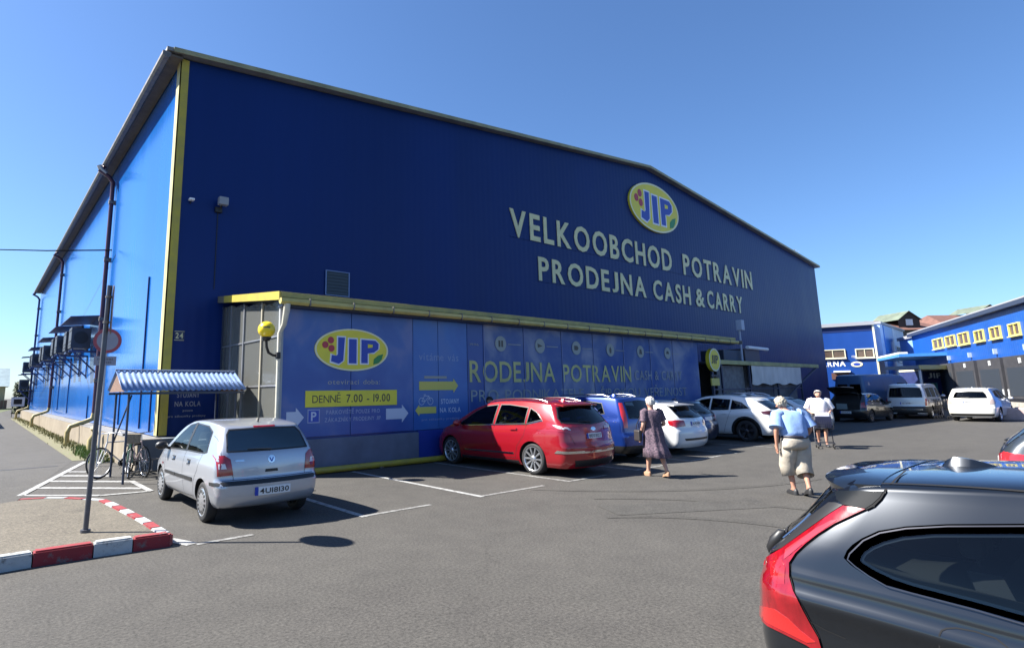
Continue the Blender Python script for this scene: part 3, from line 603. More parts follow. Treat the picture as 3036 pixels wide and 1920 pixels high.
# ================================================================== BICYCLE SHELTER
sh = thing('bicycle_shelter', 'small bicycle shelter with pale blue corrugated gable roof', 'bicycle shelter', (3.9, 14.9, 0))
X0, X1, Y0, Y1, ZV, ZG = 2.42, 5.12, 14.05, 15.75, 1.98, 2.42; YM = (Y0+Y1)/2
M_cor = mat('corrugated_blue', (.17, .25, .43), .35, .3, var=.1, vs=3); M_wood = mat('weathered_board', (.17, .10, .07), .8, var=.3, vs=8, stretch=(1, 1, 6))
for sgn in (-1, 1):
    mb = MB(); n = 23*8; vs = []
    for k in range(n+1):
        x = X0+(X1-X0)*k/n; dz = .015*math.cos(2*math.pi*k/8); 
        vs += [(x+(.16 if False else 0), YM+sgn*(YM-Y0+.05), ZV+dz), (x, YM-sgn*.0, ZG+dz)]
    sk_ = .0
    vs = [(v[0]+(.13-.13*(i % 2)*1)*0, v[1], v[2]) for i, v in enumerate(vs)]
    mb.add(vs, [(2*k, 2*k+2, 2*k+3, 2*k+1) for k in range(n)], smooth=True)
    o = mb.build('corrugated_sheet', M_cor, sh, recalc=False); sm = o.modifiers.new('solid', 'SOLIDIFY'); sm.thickness = .006
MB().tube([(X0-.01, YM, ZG+.03), (X1+.01, YM, ZG+.025)], .02, 8).build('ridge_cap', mat('ridge_pale', (.26, .31, .42), .4, .3), sh)
for x in (X0+.04, X1-.06): MB().prism([(Y0, ZV-.03), (Y1, ZV-.03), (YM, ZG-.04)], x, x+.02, 'X').build('gable_board', M_wood, sh)
MB().box((X0+.02, Y0+.02, ZV-.09), (X1-.02, Y0+.06, ZV-.04)).build('eaves_rail', M_frame, sh); MB().box((X0+.02, Y1-.06, ZV-.09), (X1-.02, Y1-.02, ZV-.04)).build('eaves_rail', M_frame, sh)
for x, y in ((X0+.17, Y0+.10), (X0+.17, Y1-.12), (X1-.2, Y0+.10), (X1-.2, Y1-.12)): MB().tube([(x, y, 0), (x, y, ZV-.05)], .025, 8).build('post', M_frame, sh)
MB().tube([(X0+.17, Y1-.12, .75), (X0+.5, Y1-.12, ZV-.1)], .02, 6).build('brace', M_frame, sh)
rk = MB()
for z in (.12, .38): rk.tube([(X0+.3, 15.1, z), (X1-.3, 15.1, z)], .018, 6)
for k in range(12): rk.tube([(X0+.4+k*.18, 15.1, .12), (X0+.4+k*.18, 15.1, .38)], .01, 5)
rk.build('wheel_rack', M_gut, sh)

def bicycle(label, loc, rotz, lean, fcol, basket=False):
    b = thing('bicycle', label, 'bicycle', loc, rotz, 'bicycles in the rack'); b.rotation_euler = (lean, 0, rotz)
    mr_ = mat('tyre_rubber', (.018, .018, .019), .8); rim_ = mat('bike_rim', (.55, .56, .58), .3, .8); fr_ = mat('bike_'+fcol[0], fcol[1], .35, coat=.5)
    for x in (-.52, .52):
        t = MB(); t.lathe([(.335+.018*math.cos(a), .018*math.sin(a)) for a in [2*math.pi*i/8 for i in range(9)]], 36, 'Y', (x, 0, .35))
        w = t.build('wheel', mr_, b, world=False)
        r = MB().lathe([(.312, -.012), (.318, 0), (.312, .012), (.300, 0), (.312, -.012)], 36, 'Y', (x, 0, .35))
        for k in range(14):
            a = 2*math.pi*k/14; r.tube([(x+.02*math.cos(a+.4), .02*(-1)**k, .35+.02*math.sin(a+.4)), (x+.305*math.cos(a), 0, .35+.305*math.sin(a))], .0022, 4, cap=False)
        r.tube([(x, -.04, .35), (x, .04, .35)], .022, 8); r.build('rim', rim_, w, world=False)
    P = dict(bb=(-.08, 0, .30), st=(-.22, 0, .78), hd=(.33, 0, .80), hb=(.38, 0, .66), ra=(-.52, 0, .35), fa=(.52, 0, .35))
    f_ = MB()
    for a, c_, r_ in (('bb', 'st', .016), ('bb', 'hb', .018), ('st', 'hd', .016), ('hd', 'hb', .019)): f_.tube([P[a], P[c_]], r_, 8)
    for y in (-.05, .05):
        f_.tube([P['bb'], (P['ra'][0], y, .35)], .010, 6); f_.tube([P['st'], (P['ra'][0], y, .35)], .009, 6); f_.tube([P['hb'], (.41, y, .60), (P['fa'][0], y, .35)], .012, 6)
    f_.build('frame', fr_, b, world=False)
    MB().tube([P['hd'], (.31, 0, 1.0)], .012, 6).tube([(.20, -.29, 1.02), (.30, -.22, 1.0), (.33, 0, 1.0), (.30, .22, 1.0), (.20, .29, 1.02)], .011, 6).build('handlebar', rim_, b, world=False)
    MB().tube([P['st'], (-.25, 0, .92)], .012, 6).build('seat_post', rim_, b, world=False)
    MB().prism([(-.40, -.08), (-.38, .08), (-.22, .05), (-.10, .018), (-.10, -.018), (-.22, -.05)], .91, .96, 'Z').build('saddle', M_blk, b, world=False)
    MB().tube([(-.08, -.03, .30), (-.08, .03, .30)], .085, 16, smooth=False).tube([(-.08, .05, .30), (.02, .05, .17)], .01, 6).tube([(-.08, -.05, .30), (-.18, -.05, .43)], .01, 6).build('crank', M_blk, b, world=False)
    for x in (-.52,): MB().lathe([(.36, -.025), (.372, 0), (.36, .025)], 30, 'Y', (x, 0, .35)).build('mudguard', fr_, b, world=False) if False else None
    if basket: MB().bbox((.40, -.16, .78), (.66, .16, 1.0), .02).build('basket', mat('wicker', (.22, .18, .13), .9, var=.3, vs=30), b, world=False)
    return b
bicycle('white bicycle with its black front wheel sticking out of the rack', (2.78, 15.75, 0), R_(212), .06, ('white', (.62, .60, .58)))
bicycle('dark green bicycle at the middle of the rack', (2.92, 15.55, 0), R_(262), -.05, ('green', (.03, .09, .05)), True)
bicycle('grey pink bicycle nearest the blue plinth', (3.12, 15.55, 0), R_(278), .05, ('pink', (.40, .30, .30)))

# ================================================================== AIR CONDITIONERS on the side wall
M_acd = mat('condenser_grey', (.035, .04, .055), .5, var=.2, vs=4); M_acs = mat('condenser_fan', (.012, .013, .016), .6); M_brk = mat('bracket_blue', (.03, .05, .14), .5)
def condenser(label, y, z, n=2):
    a = thing('cooling_unit', label, 'air conditioner', (XL, y, z), 0, 'condensers on the side wall')
    x0, x1 = XL-1.05, XL-.35
    for k in range(n):
        yy = y+k*1.9
        b_ = MB().bbox((x0, yy, z), (x1, yy+.9, z+.85), .02).build('housing', M_acd, a)
        for xx in (x0+.35,): MB().tube([(xx, yy-.02, z+.44), (xx, yy+.01, z+.44)], .26, 20, smooth=False).build('fan', M_acs, b_)
        for zz in (.1, .25, .7): MB().box((x0-.01, yy+.05, z+zz), (x0-.004, yy+.85, z+zz+.05)).build('grille_slat', M_acs, b_)
        for xx in (x0+.06, x1-.1): MB().box((xx, yy+.1, z-.1), (xx+.05, yy+.9, z)).build('foot', M_brk, b_)
    L_ = n*1.9-.6
    for dy in (-.1, L_):
        MB().box((x0-.05, y+dy, z-.18), (XL-.01, y+dy+.08, z-.1)).build('bracket_arm', M_brk, a)
        MB().tube([(x0+.1, y+dy+.04, z-.16), (XL-.04, y+dy+.04, z-1.05)], .035, 6).build('bracket_strut', M_brk, a)
        MB().box((XL-.05, y+dy, z-1.15), (XL-.01, y+dy+.08, z-.1)).build('bracket_leg', M_brk, a)
    MB().prism([(x0-.12, z+1.24), (XL-.01, z+1.36), (XL-.01, z+1.39), (x0-.12, z+1.27)], y-.3, y+L_+.3, 'Y').build('rain_hood', M_brk, a)
    MB().box((XL-.04, y, z-.1), (XL-.01, y+.12, z+1.6)).build('back_plate', M_brk, a)
condenser('pair of dark condensers nearest the yellow corner, behind round sign', 27.8, 3.85)
condenser('second pair of dark condensers along the side wall', 33.6, 4.0)
condenser('third pair of dark condensers along the side wall', 41.0, 4.05)
condenser('fourth pair of dark condensers, near the far end of wall', 50.0, 4.1)
condenser('farthest single dark condenser at the end of wall', 60.0, 4.0, 1)
condenser('lowest small dark condenser at the far wall end', 63.0, 2.6, 1)
cb = onX(262, 588, XL-.15)
cb2 = ray(0, 586); cb2 = CC+cb2*(40/cb2.y)
cbo = MB().tube([cb2+(cb2-cb)*1.6, cb2+Vector((0, 0, -.02)), (cb2+cb)/2+Vector((0, 0, -.05)), cb], .03, 6).build('overhead_cable', mat('cable_black', (.006, .006, .007), 1., spec=0.))
tag(cbo, 'black overhead cable running from the side wall out to the left', 'cable')

# ================================================================== ROAD SIGN
sp = G(200, 1250, .14); zt = 3.36
sg = thing('road_sign', 'tall grey sign pole on the island carrying a disc seen edge-on', 'road sign', (sp.x, sp.y, .135))
M_pole = mat('galvanised_pole', (.10, .10, .11), .45, .5, var=.2, vs=6)
ln = Vector((.05, -.01, 0))
pt = lambda z: Vector((sp.x, sp.y, z))+ln*(z/3.2)
MB().tube([pt(.13), pt(zt)], .032, 12).build('pole', M_pole, sg)
MB().tube([pt(.13), pt(.17)], .06, 12).build('base_collar', M_pole, sg)
M_sgr = mat('sign_red', (.28, .045, .06), .45, var=.15, vs=6); M_sgw = mat('sign_face', (.22, .22, .26), .5, var=.1, vs=4)
def disc(r0, r1, off, m_, nm, par, n=40):
    mb = MB(); vs = []
    for r in (r0, r1):
        for k in range(n): a = 2*math.pi*k/n; vs.append(sc_+fd*off+(sd*math.cos(a)+Vector((0, 0, 1))*math.sin(a))*r)
    mb.add(vs, [(k, (k+1) % n, n+(k+1) % n, n+k) for k in range(n)])
    return mb.build(nm, m_, par, recalc=False)
# disc, seen edge-on, at the top of the pole
sc_ = pt(3.03)+Vector((.06, 0, 0)); fd = Vector((.985, -.17, 0)).normalized(); sd = Vector((-fd.y, fd.x, 0))
MB().tube([sc_-fd*.012, sc_], .335, 40, smooth=False).build('sign_plate', M_gut, sg)
disc(.0001, .25, .003, mat('sign_white_face', (.62, .62, .64), .5), 'sign_field', sg); disc(.25, .332, .004, M_sgr, 'sign_rim', sg)
for z in (2.85, 3.2): MB().tube([pt(z)-Vector((0, 0, .015)), pt(z)+Vector((0, 0, .015))], .042, 12, smooth=False).build('clamp', M_gut, sg)

# second sign farther back by the hall corner: disc and plate facing the car park
YS = 18.2; q2 = onY(253, 801, YS); rs2 = thing('road_sign', 'round red-rimmed sign with small plate, seen behind the grey pole', 'road sign', (q2.x, YS, 0))
fd = (CC-q2); fd.z = 0; fd.normalize(); sd = Vector((-fd.y, fd.x, 0)); sc_ = q2
MB().tube([(q2.x, YS+.05, 0), (q2.x, YS+.05, q2.z+.4)], .03, 10).build('pole', mat('pale_pole', (.35, .37, .40), .5, .4), rs2)
MB().tube([sc_-fd*.012, sc_], .345, 40, smooth=False).build('sign_plate', M_gut, rs2)
disc(.0001, .262, .003, M_sgw, 'sign_field', rs2); disc(.262, .343, .004, M_sgr, 'sign_rim', rs2)
p2_ = onY(247, 848, YS)
def pl(u, v, o): return p2_+fd*o+sd*u+Vector((0, 0, v))
spn = MB().add([pl(-.27, -.125, -.01), pl(.27, -.125, -.01), pl(.27, .125, -.01), pl(-.27, .125, -.01), pl(-.27, -.125, 0), pl(.27, -.125, 0), pl(.27, .125, 0), pl(-.27, .125, 0)], [(0, 3, 2, 1), (4, 5, 6, 7), (0, 1, 5, 4), (1, 2, 6, 5), (2, 3, 7, 6), (3, 0, 4, 7)]).build('supplementary_plate', M_sgw, rs2)
for (u0, u1, v) in ((-.19, .19, .045), (-.15, .15, -.04)):
    k = 0; u = u0
    while u < u1:
        w_ = .028+.016*((k*7) % 3); MB().add([pl(u, v-.025, .003), pl(min(u+w_, u1), v-.025, .003), pl(min(u+w_, u1), v+.025, .003), pl(u, v+.025, .003)], [range(4)]).build('printed_mark', mat('print_grey', (.10, .10, .12), .5), spn, recalc=False); u += w_+.014; k += 1
# ================================================================== CARS
def pchip(pts):
    xs = [p[0] for p in pts]; ys = [p[1] for p in pts]; n = len(xs)
    if n == 1: return lambda x: ys[0]
    h = [xs[i+1]-xs[i] for i in range(n-1)]; d = [(ys[i+1]-ys[i])/h[i] for i in range(n-1)]; ms = [d[0]]
    for i in range(1, n-1): ms.append(0 if d[i-1]*d[i] <= 0 else 2*d[i-1]*d[i]/(d[i-1]+d[i]))
    ms.append(d[-1])
    def f(x):
        if x <= xs[0]: return ys[0]
        if x >= xs[-1]: return ys[-1]
        i = 0
        while x > xs[i+1]: i += 1
        t = (x-xs[i])/h[i]; t2 = t*t; t3 = t2*t
        return (2*t3-3*t2+1)*ys[i]+(t3-2*t2+t)*h[i]*ms[i]+(-2*t3+3*t2)*ys[i+1]+(t3-t2)*h[i]*ms[i+1]
    return f
SIDE = [(0, .90), (.05, .93), (.16, .965), (.34, .985), (.55, 1.0), (.76, .995), (.90, .975), (1, .945)]
M_tyre = mat('car_tyre', (.016, .016, .017), .75, bump=.2, bs=60)
M_arch = mat('wheel_well', (.006, .006, .006), .9)
M_cgl = mat('car_glass', (.007, .009, .012), .03, spec=.32)
M_pane = bpy.data.materials.new('tinted_car_pane'); M_pane.use_nodes = True; _n = M_pane.node_tree
_t = _n.nodes.new('ShaderNodeBsdfTransparent'); _t.inputs[0].default_value = (.55, .62, .62, 1); _g = _n.nodes.new('ShaderNodeBsdfGlossy'); _g.inputs['Roughness'].default_value = .02
_f = _n.nodes.new('ShaderNodeFresnel'); _f.inputs[0].default_value = 1.45; _x = _n.nodes.new('ShaderNodeMixShader')
_n.links.new(_f.outputs[0], _x.inputs[0]); _n.links.new(_t.outputs[0], _x.inputs[1]); _n.links.new(_g.outputs[0], _x.inputs[2]); _n.links.new(_x.outputs[0], _n.nodes['Material Output'].inputs[0])
M_rub = mat('car_trim_black', (.014, .014, .015), .45)
M_tail = mat('tail_lamp_red', (.34, .008, .012), .12, coat=1, var=.25, vs=18, col2=(.20, .004, .008))
M_tailw = mat('lamp_clear', (.62, .58, .58), .1, coat=1)
M_plate = mat('number_plate_white', (.66, .67, .68), .5); M_eu = mat('plate_blue_band', (.01, .04, .35), .5)
M_chr = mat('car_chrome', (.70, .70, .70), .12, 1.0)
M_alloy = mat('alloy_silver', (.55, .56, .58), .28, .85, var=.08, vs=10)
M_alloyd = mat('alloy_dark', (.08, .08, .09), .3, .7)
M_seam = mat('panel_gap', (.004, .004, .005), .9)
def paint(name, col, metal=.35, rough=.28): return mat('paint_'+name, col, rough, metal, coat=1.0)

def inset2(poly, d):
    out = []; n = len(poly)
    for i in range(n):
        a, b, c = Vector(poly[i-1]), Vector(poly[i]), Vector(poly[(i+1) % n]); e1 = (b-a).normalized(); e2 = (c-b).normalized()
        n1 = Vector((-e1.y, e1.x)); n2 = Vector((-e2.y, e2.x)); k = n1+n2; k /= max(.5, k.dot(n1)); out.append(tuple(b+k*d))
    return out
CARS = []
class Car:
    def __init__(s, name, label, spec, paint_, loc, rotz, group=None, cat='car'):
        s.p = spec; s.root = thing(name, label, cat, loc, rotz, group); s.paint = paint_
        s.mw = Matrix.Translation(loc) @ Matrix.Rotation(rotz, 4, 'Z'); s.make_body(); CARS.append(s)
    def make_body(s):
        P = s.p; L, W2 = P['L'], P['W']/2; top = pchip(P['top']); rear = pchip(P['rear']); front = pchip(P.get('front', [(0, .10), (.35, 0), (.6, .02), (.8, .12), (1.5, .15)]))
        belt = pchip(P['belt']); plan = pchip(P.get('plan', [(0, .95), (.12*L, .985), (.3*L, 1), (.7*L, 1), (.88*L, .955), (L, .80)])); zb = P.get('zb', .2); side = P.get('side', SIDE); sidef = pchip(side)
        tum = P.get('tumble', .19); crown = P.get('crown', .05); rr, fr = P.get('rr', .13), P.get('fr', .42); Lw = P.get('Lw', .36*L); NU, NG, NR = P.get('NU', 18), 9, 10
        q = P.get('q', 70); st = []
        for i in range(q+1):
            t = i/q; st.append(L*(t+.32*(-math.sin(2*math.pi*t))/(2*math.pi)*1.9 if False else (t*t*(3-2*t))*.45+t*.55))
        tr_ = [j/NU for j in range(NU+1)]
        grid = []
        hfull = max(top(x*.05*L)-belt(x*.05*L) for x in range(21))
        for x0 in st:
            w = max(0., 1-x0/Lw); wf = max(0., 1-(L-x0)/(.25*L)); sec = []
            # round the corners in plan
            def rnd(y, r, d):
                if d >= r: return y
                k = 1-d/r; return y-min(r, .35*y)*(1-math.sqrt(max(0, 1-k*k)))
            xt = x0
            for _ in range(4):
                zt = top(xt); xt = x0+rear(zt)*w-front(zt)*wf
            zt = top(xt); cr = crown if True else 0
            zbe = min(belt(x0+rear(belt(x0))*w), zt-cr); hm = W2*plan(x0)
            pts = [(0, zb), (.5*hm*.9, zb), (.86*hm*.9, zb)]
            yb = hm*side[-1][1]
            for t in tr_: pts.append((hm*sidef(t), zb+.0+(zbe-zb)*t))
            ze = max(zbe, zt-cr); hg = ze-zbe; tb = tum*hg/hfull
            for j in range(1, NG+1):
                u = j/NG; pts.append((yb-tb*(u**1.25), zbe+hg*u))
            yr = yb-tb
            for j in range(1, NR+1):
                a = j/NR*math.pi/2; e = .55; pts.append((yr*max(0, math.cos(a))**e if j < NR else 0, ze+(zt-ze)*math.sin(a)**.9))
            row = []
            for (y, z) in pts:
                x = x0+rear(z)*w-front(z)*wf
                if x0 < .25*L: y = rnd(y, rr, x0)
                if x0 > .6*L: y = rnd(y, fr, L-x0)
                row.append((x, y, z))
            grid.append(row)
        n = len(grid[0]); vs = []; fs = []
        for row in grid: vs += row
        for row in grid: vs += [(x, -y, z) for x, y, z in row]
        o2 = len(grid)*n
        for i in range(len(grid)-1):
            for j in range(n-1):
                a, b, c, d = i*n+j, (i+1)*n+j, (i+1)*n+j+1, i*n+j+1
                fs.append((a, b, c, d)); fs.append((d+o2, c+o2, b+o2, a+o2))
        # end caps: rows across the width
        for e, rev in ((0, False), (len(grid)-1, True)):
            NC = 12; base = len(vs); row = grid[e]; bow = P.get('bow_r' if e == 0 else 'bow_f', .05 if e == 0 else .16)
            for (x, y, z) in row:
                for k in range(NC+1):
                    c = -1+2*k/NC; vs.append((x+(-1 if e == 0 else 1)*bow*(1-c*c)*min(1, y/.4), y*c, z))
            for j in range(n-1):
                for k in range(NC):
                    f = (base+j*(NC+1)+k, base+(j+1)*(NC+1)+k, base+(j+1)*(NC+1)+k+1, base+j*(NC+1)+k+1)
                    fs.append(f if not rev else f[::-1])
        me = bpy.data.meshes.new('body'); me.from_pydata(vs, [], fs)
        bm = bmesh.new(); bm.from_mesh(me); bmesh.ops.remove_doubles(bm, verts=bm.verts, dist=.0004); bmesh.ops.dissolve_degenerate(bm, edges=bm.edges, dist=.0003)
        bmesh.ops.recalc_face_normals(bm, faces=bm.faces); bm.to_mesh(me)
        s.bvh = BVHTree.FromBMesh(bm); bm.normal_update(); s.bv = [v.co.copy() for v in bm.verts]; s.bn = [v.normal.copy() for v in bm.verts]; s.bf = [[v.index for v in f.verts] for f in bm.faces]; bm.free()
        me.materials.append(s.paint); me.materials.append(M_arch); me.materials.append(M_rub)
        body = bpy.data.objects.new('body', me); COL.objects.link(body)
        s.holes = []; s.prof = (top, belt, rear, tum, hfull)
        body.parent = s.root; s.body = body
    def cutter(s, mb):
        co = mb.build('cutter', [s.paint, M_arch], sharp=30); co.parent = s.root; md = s.body.modifiers.new('b', 'BOOLEAN'); md.operation = 'DIFFERENCE'; md.object = co; md.solver = 'EXACT'
        dg = bpy.context.evaluated_depsgraph_get(); nm = bpy.data.meshes.new_from_object(s.body.evaluated_get(dg)); s.body.modifiers.clear(); bpy.data.objects.remove(co)
        def vol(me):
            bm = bmesh.new(); bm.from_mesh(me); v = bm.calc_volume(signed=True); bm.free(); return v
        v0, v1 = vol(s.body.data), vol(nm)
        if .25*v0 < v1 < v0: s.body.data = nm
        else: print('cut skipped', s.root.name, round(v0, 2), round(v1, 2))
    def finish(s):
        """cut wheel wells, a hollow cabin and the window openings; add seats"""
        P = s.p; W2 = P['W']/2; top, belt, rear, tum, hfull = s.prof; L = P['L']; cut = MB()
        for xw in P['wx']:
            for sg_ in (-1, 1): cut.tube([(xw, sg_*(W2-.32), P['r']), (xw, sg_*(W2+.3), P['r'])], P['r']+P.get('ag', .055), 40, mi=1, smooth=False)
        s.cutter(cut); cut = MB()
        if s.holes:
            fz = max(.74, 2*P['r']+P.get('ag', .055)+.05); poly = []; zr = top(L*.4)-.09
            z = fz+.05
            while z < zr: 
                x = rear(z)+.14
                if top(x)-.09 > z: poly.append((x, z))
                z += .08
            x = (poly[-1][0] if poly else .4)+.06
            while x < L*.5 and top(x)-.10 <= belt(x)+.02: x += .06
            while x < L*.85 and top(x)-.10 > belt(x)+.02: poly.append((x, top(x)-.09)); x += .12
            xf = x; poly = [(rear(.78)+.30, fz)]+poly+[(xf-.02, max(fz+.04, belt(xf)-.06)), (xf-.25, fz)]
            hw = lambda x, z: (W2*.84 if z < belt(x) else W2*.93-.055-tum*min(1, (z-belt(x))/hfull))*(1 if x > .3 else .94)
            n = len(poly); vs = [(x, -hw(x, z), z) for x, z in poly]+[(x, hw(x, z), z) for x, z in poly]; bm = bmesh.new(); bv = [bm.verts.new(v) for v in vs]
            bm.faces.new(bv[:n]); bm.faces.new(bv[n:][::-1])
            for i in range(n): j = (i+1) % n; bm.faces.new((bv[i], bv[i+n], bv[j+n], bv[j]))
            bmesh.ops.triangulate(bm, faces=bm.faces[:]); bm.verts.index_update(); cut.add([v.co for v in bm.verts], [[v.index for v in f.verts] for f in bm.faces], 1); bm.free(); s.xf = xf
        if s.holes:
            s.cutter(cut)
            for view, poly in s.holes:
                cut = MB()
                if view == 'L': cut.prism(poly, .28, W2+.3, 'Y', 1)
                elif view == 'R': cut.prism(poly, -.28, -W2-.3, 'Y', 1)
                elif view == 'B': cut.prism(poly, -.4, max(rear(q[1]) for q in poly)+.30, 'X', 1)
                elif view == 'T': cut.prism(poly, belt(poly[0][0])+.12, 2.4, 'Z', 1)
                s.cutter(cut)
            M_seat = mat('seat_cloth', (.020, .021, .024), .85)
            def seat(x, y, w, nm_='seat'):
                zb_ = .52; zs = min(top(x)-.42, zb_+.58)
                m_ = MB().bbox((x-.02, y-w/2, zb_), (x+.48, y+w/2, zb_+.16), .05); m_.prism([(x-.05, zb_+.08), (x+.10, zb_+.08), (x-.03, zs), (x-.15, zs)], y-w/2+.02, y+w/2-.02, 'Y')
                o = m_.build(nm_, M_seat, None); o.parent = s.root
                k = max(1, round(w/.5)) 
                for i in range(k):
                    yy = y-w/2+(i+.5)*w/k; h = MB().bbox((x-.19, yy-.12, zs+.03), (x-.09, yy+.12, zs+.20), .035).tube([(x-.13, yy-.05, zs-.03), (x-.13, yy-.05, zs+.06)], .008, 6).build('headrest', M_seat, None); h.parent = o
            xs = s.xf-L*.32; seat(xs, -W2*.42, .48); seat(xs, W2*.42, .48)
            if not P.get('panel_van'): seat(xs-.85, 0, min(1.3, W2*1.45), 'rear_seat')
            o = MB().bbox((s.xf-.42, -W2*.74, .60), (s.xf-.16, W2*.74, belt(s.xf)-.02), .04).tube([(s.xf-.47, W2*.42-.17, belt(s.xf)-.04), (s.xf-.47, W2*.42+.17, belt(s.xf)-.04)], .02, 6).build('dashboard', M_seat, None); o.parent = s.root
        nm = s.body.data; nm.polygons.foreach_set('use_smooth', [True]*len(nm.polygons)); nm.set_sharp_from_angle(angle=R_(P.get('sharp', 42)))
        lo = P.get('trim_z', 0)
        for p_ in nm.polygons:
            if p_.material_index == 0 and p_.center.z < lo: p_.material_index = 2
    def glass(s, name, view, poly, off=.004, g=.07, trace=None, seal=.018):
        """window pane over a real opening, with a black edge seal"""
        if view == 'C': flat_ = [s.hit('C', *q)[0] for q in poly]; hp, hv = [(q.x, q.z) for q in flat_], ('R' if flat_[0].y < 0 else 'L')
        else: hp, hv = poly, view
        area = sum(hp[i-1][0]*hp[i][1]-hp[i][0]*hp[i-1][1] for i in range(len(hp))); d = .014 if area > 0 else -.014
        s.holes.append((hv, inset2(hp, d)))
        o = s.add(name, [(view, poly)], M_pane, off, g)
        inn = inset2(poly, (seal if view != 'C' else 5)*(1 if (area > 0) != (view == 'C' and sum(poly[i-1][0]*poly[i][1]-poly[i][0]*poly[i-1][1] for i in range(len(poly))) > 0 and False) else -1)) if view != 'C' else None
        if inn:
            mb = MB(); n = len(poly); pts = []
            for i in range(n):
                a, b, c, e = Vector(poly[i]), Vector(poly[(i+1) % n]), Vector(inn[i]), Vector(inn[(i+1) % n]); k = max(1, int((b-a).length/.08))
                pts += [(a.lerp(b, t/k), c.lerp(e, t/k)) for t in range(k)]
            vs = []
            for a, c in pts:
                for q in (a, c): h = s.hit(view, q.x, q.y); vs.append(h[0]+h[1]*(off+.0025))
            m_ = len(pts); mb.add(vs, [(2*i, 2*((i+1) % m_), 2*((i+1) % m_)+1, 2*i+1) for i in range(m_)], 0, True)
            r = mb.build('window_seal', M_rub, None, recalc=False); r.parent = o
        return o
    # ---- pieces that follow the body surface
    def smooth(s, h):
        ix = s.bf[h[2]]; w = poly_3d_calc([s.bv[i] for i in ix], h[0]); n = Vector((0, 0, 0))
        for i, k in zip(ix, w): n += s.bn[i]*k
        return h[0], (n.normalized() if n.length > .1 and n.dot(h[1]) > 0 else h[1])
    def hit(s, view, u, v, nearest=True):
        if view == 'L': o, d = Vector((u, 3, v)), Vector((0, -1, 0))
        elif view == 'R': o, d = Vector((u, -3, v)), Vector((0, 1, 0))
        elif view == 'B': o, d = Vector((-3, u, v)), Vector((1, 0, 0))
        elif view == 'F': o, d = Vector((s.p['L']+3, u, v)), Vector((-1, 0, 0))
        elif view == 'T': o, d = Vector((u, v, 4)), Vector((0, 0, -1))
        elif view == 'C':   # seen from the photograph's camera: u,v are picture pixels
            inv = s.mw.inverted(); o = inv @ CC; d = (inv.to_3x3() @ ray(u, v)).normalized()
        h = s.bvh.ray_cast(o, d)
        if h[0] is None:
            if view == 'C':
                best = None
                for k in range(60, 400):
                    p = o+d*(k*.02); nn = s.bvh.find_nearest(p)
                    if best is None or nn[3] < best[3]: best = nn
                return s.smooth(best)
            W2 = s.p['W']/2
            p = Vector({'L': (u, W2, v), 'R': (u, -W2, v), 'B': (0, u, v), 'F': (s.p['L'], u, v), 'T': (u, v, 1.4)}[view]); nn = s.bvh.find_nearest(p); return s.smooth(nn)
        return s.smooth(h)
    def patch(s, mb, poly, view, off=.004, g=.07, mi=0, skirt=True):
        bm = bmesh.new(); vs = [bm.verts.new((p[0], p[1], 0)) for p in poly]; bm.faces.new(vs)
        x0 = min(p[0] for p in poly); x1 = max(p[0] for p in poly); y0 = min(p[1] for p in poly); y1 = max(p[1] for p in poly)
        for ax, a, b in ((0, x0, x1), (1, y0, y1)):
            n = int((b-a)/g)
            for k in range(1, n+1):
                c = a+(b-a)*k/(n+1); pc = [0, 0, 0]; pc[ax] = c; no = [0, 0, 0]; no[ax] = 1
                bmesh.ops.bisect_plane(bm, geom=bm.verts[:]+bm.edges[:]+bm.faces[:], plane_co=pc, plane_no=no, dist=1e-5)
        bmesh.ops.triangulate(bm, faces=bm.faces[:]); bm.verts.index_update()
        P3 = []; N3 = []
        for v in bm.verts:
            p, nn = s.hit(view, v.co.x, v.co.y); P3.append(p+nn*off); N3.append(nn)
        fs = []
        for f in bm.faces:
            ix = [v.index for v in f.verts]; nrm = (P3[ix[1]]-P3[ix[0]]).cross(P3[ix[2]]-P3[ix[0]])
            if nrm.dot(N3[ix[0]]) < 0: ix = ix[::-1]
            fs.append(ix)
        mb.add(P3, fs, mi, True); mb.n = getattr(mb, 'n', [])+N3
        if skirt:
            bo = [e for e in bm.edges if len(e.link_faces) == 1]; b0 = len(mb.v); 
            mb.v += [tuple(p-nn*(off+.004)) for p, nn in zip(P3, N3)]; mb.n += N3
            for e in bo:
                a, b = e.verts[0].index, e.verts[1].index; o = b0-len(P3)
                mb.f.append((o+a, o+b, b0+b, b0+a)); mb.m.append(mi); mb.sm.append(False)
        bm.free(); return mb
    def add(s, name, polys, mt, off=.004, g=.07, parent=None, both=None, label=None):
        """polys: list of (view, polygon); both='LR' mirrors side polygons on their own objects"""
        mb = MB()
        for view, poly in polys: s.patch(mb, poly, view, off, g)
        o = mb.build(name, mt, None, recalc=False); o.parent = parent or s.root
        if len(mb.n) == len(o.data.vertices): o.data.normals_split_custom_set_from_vertices([tuple(q) for q in mb.n])
        if label: o['label'] = label
        return o
    def sides(s, name, poly, mt, off=.004, g=.07, which='LR', parent=None): return [s.add(name, [(w, poly)], mt, off, g, parent) for w in which]
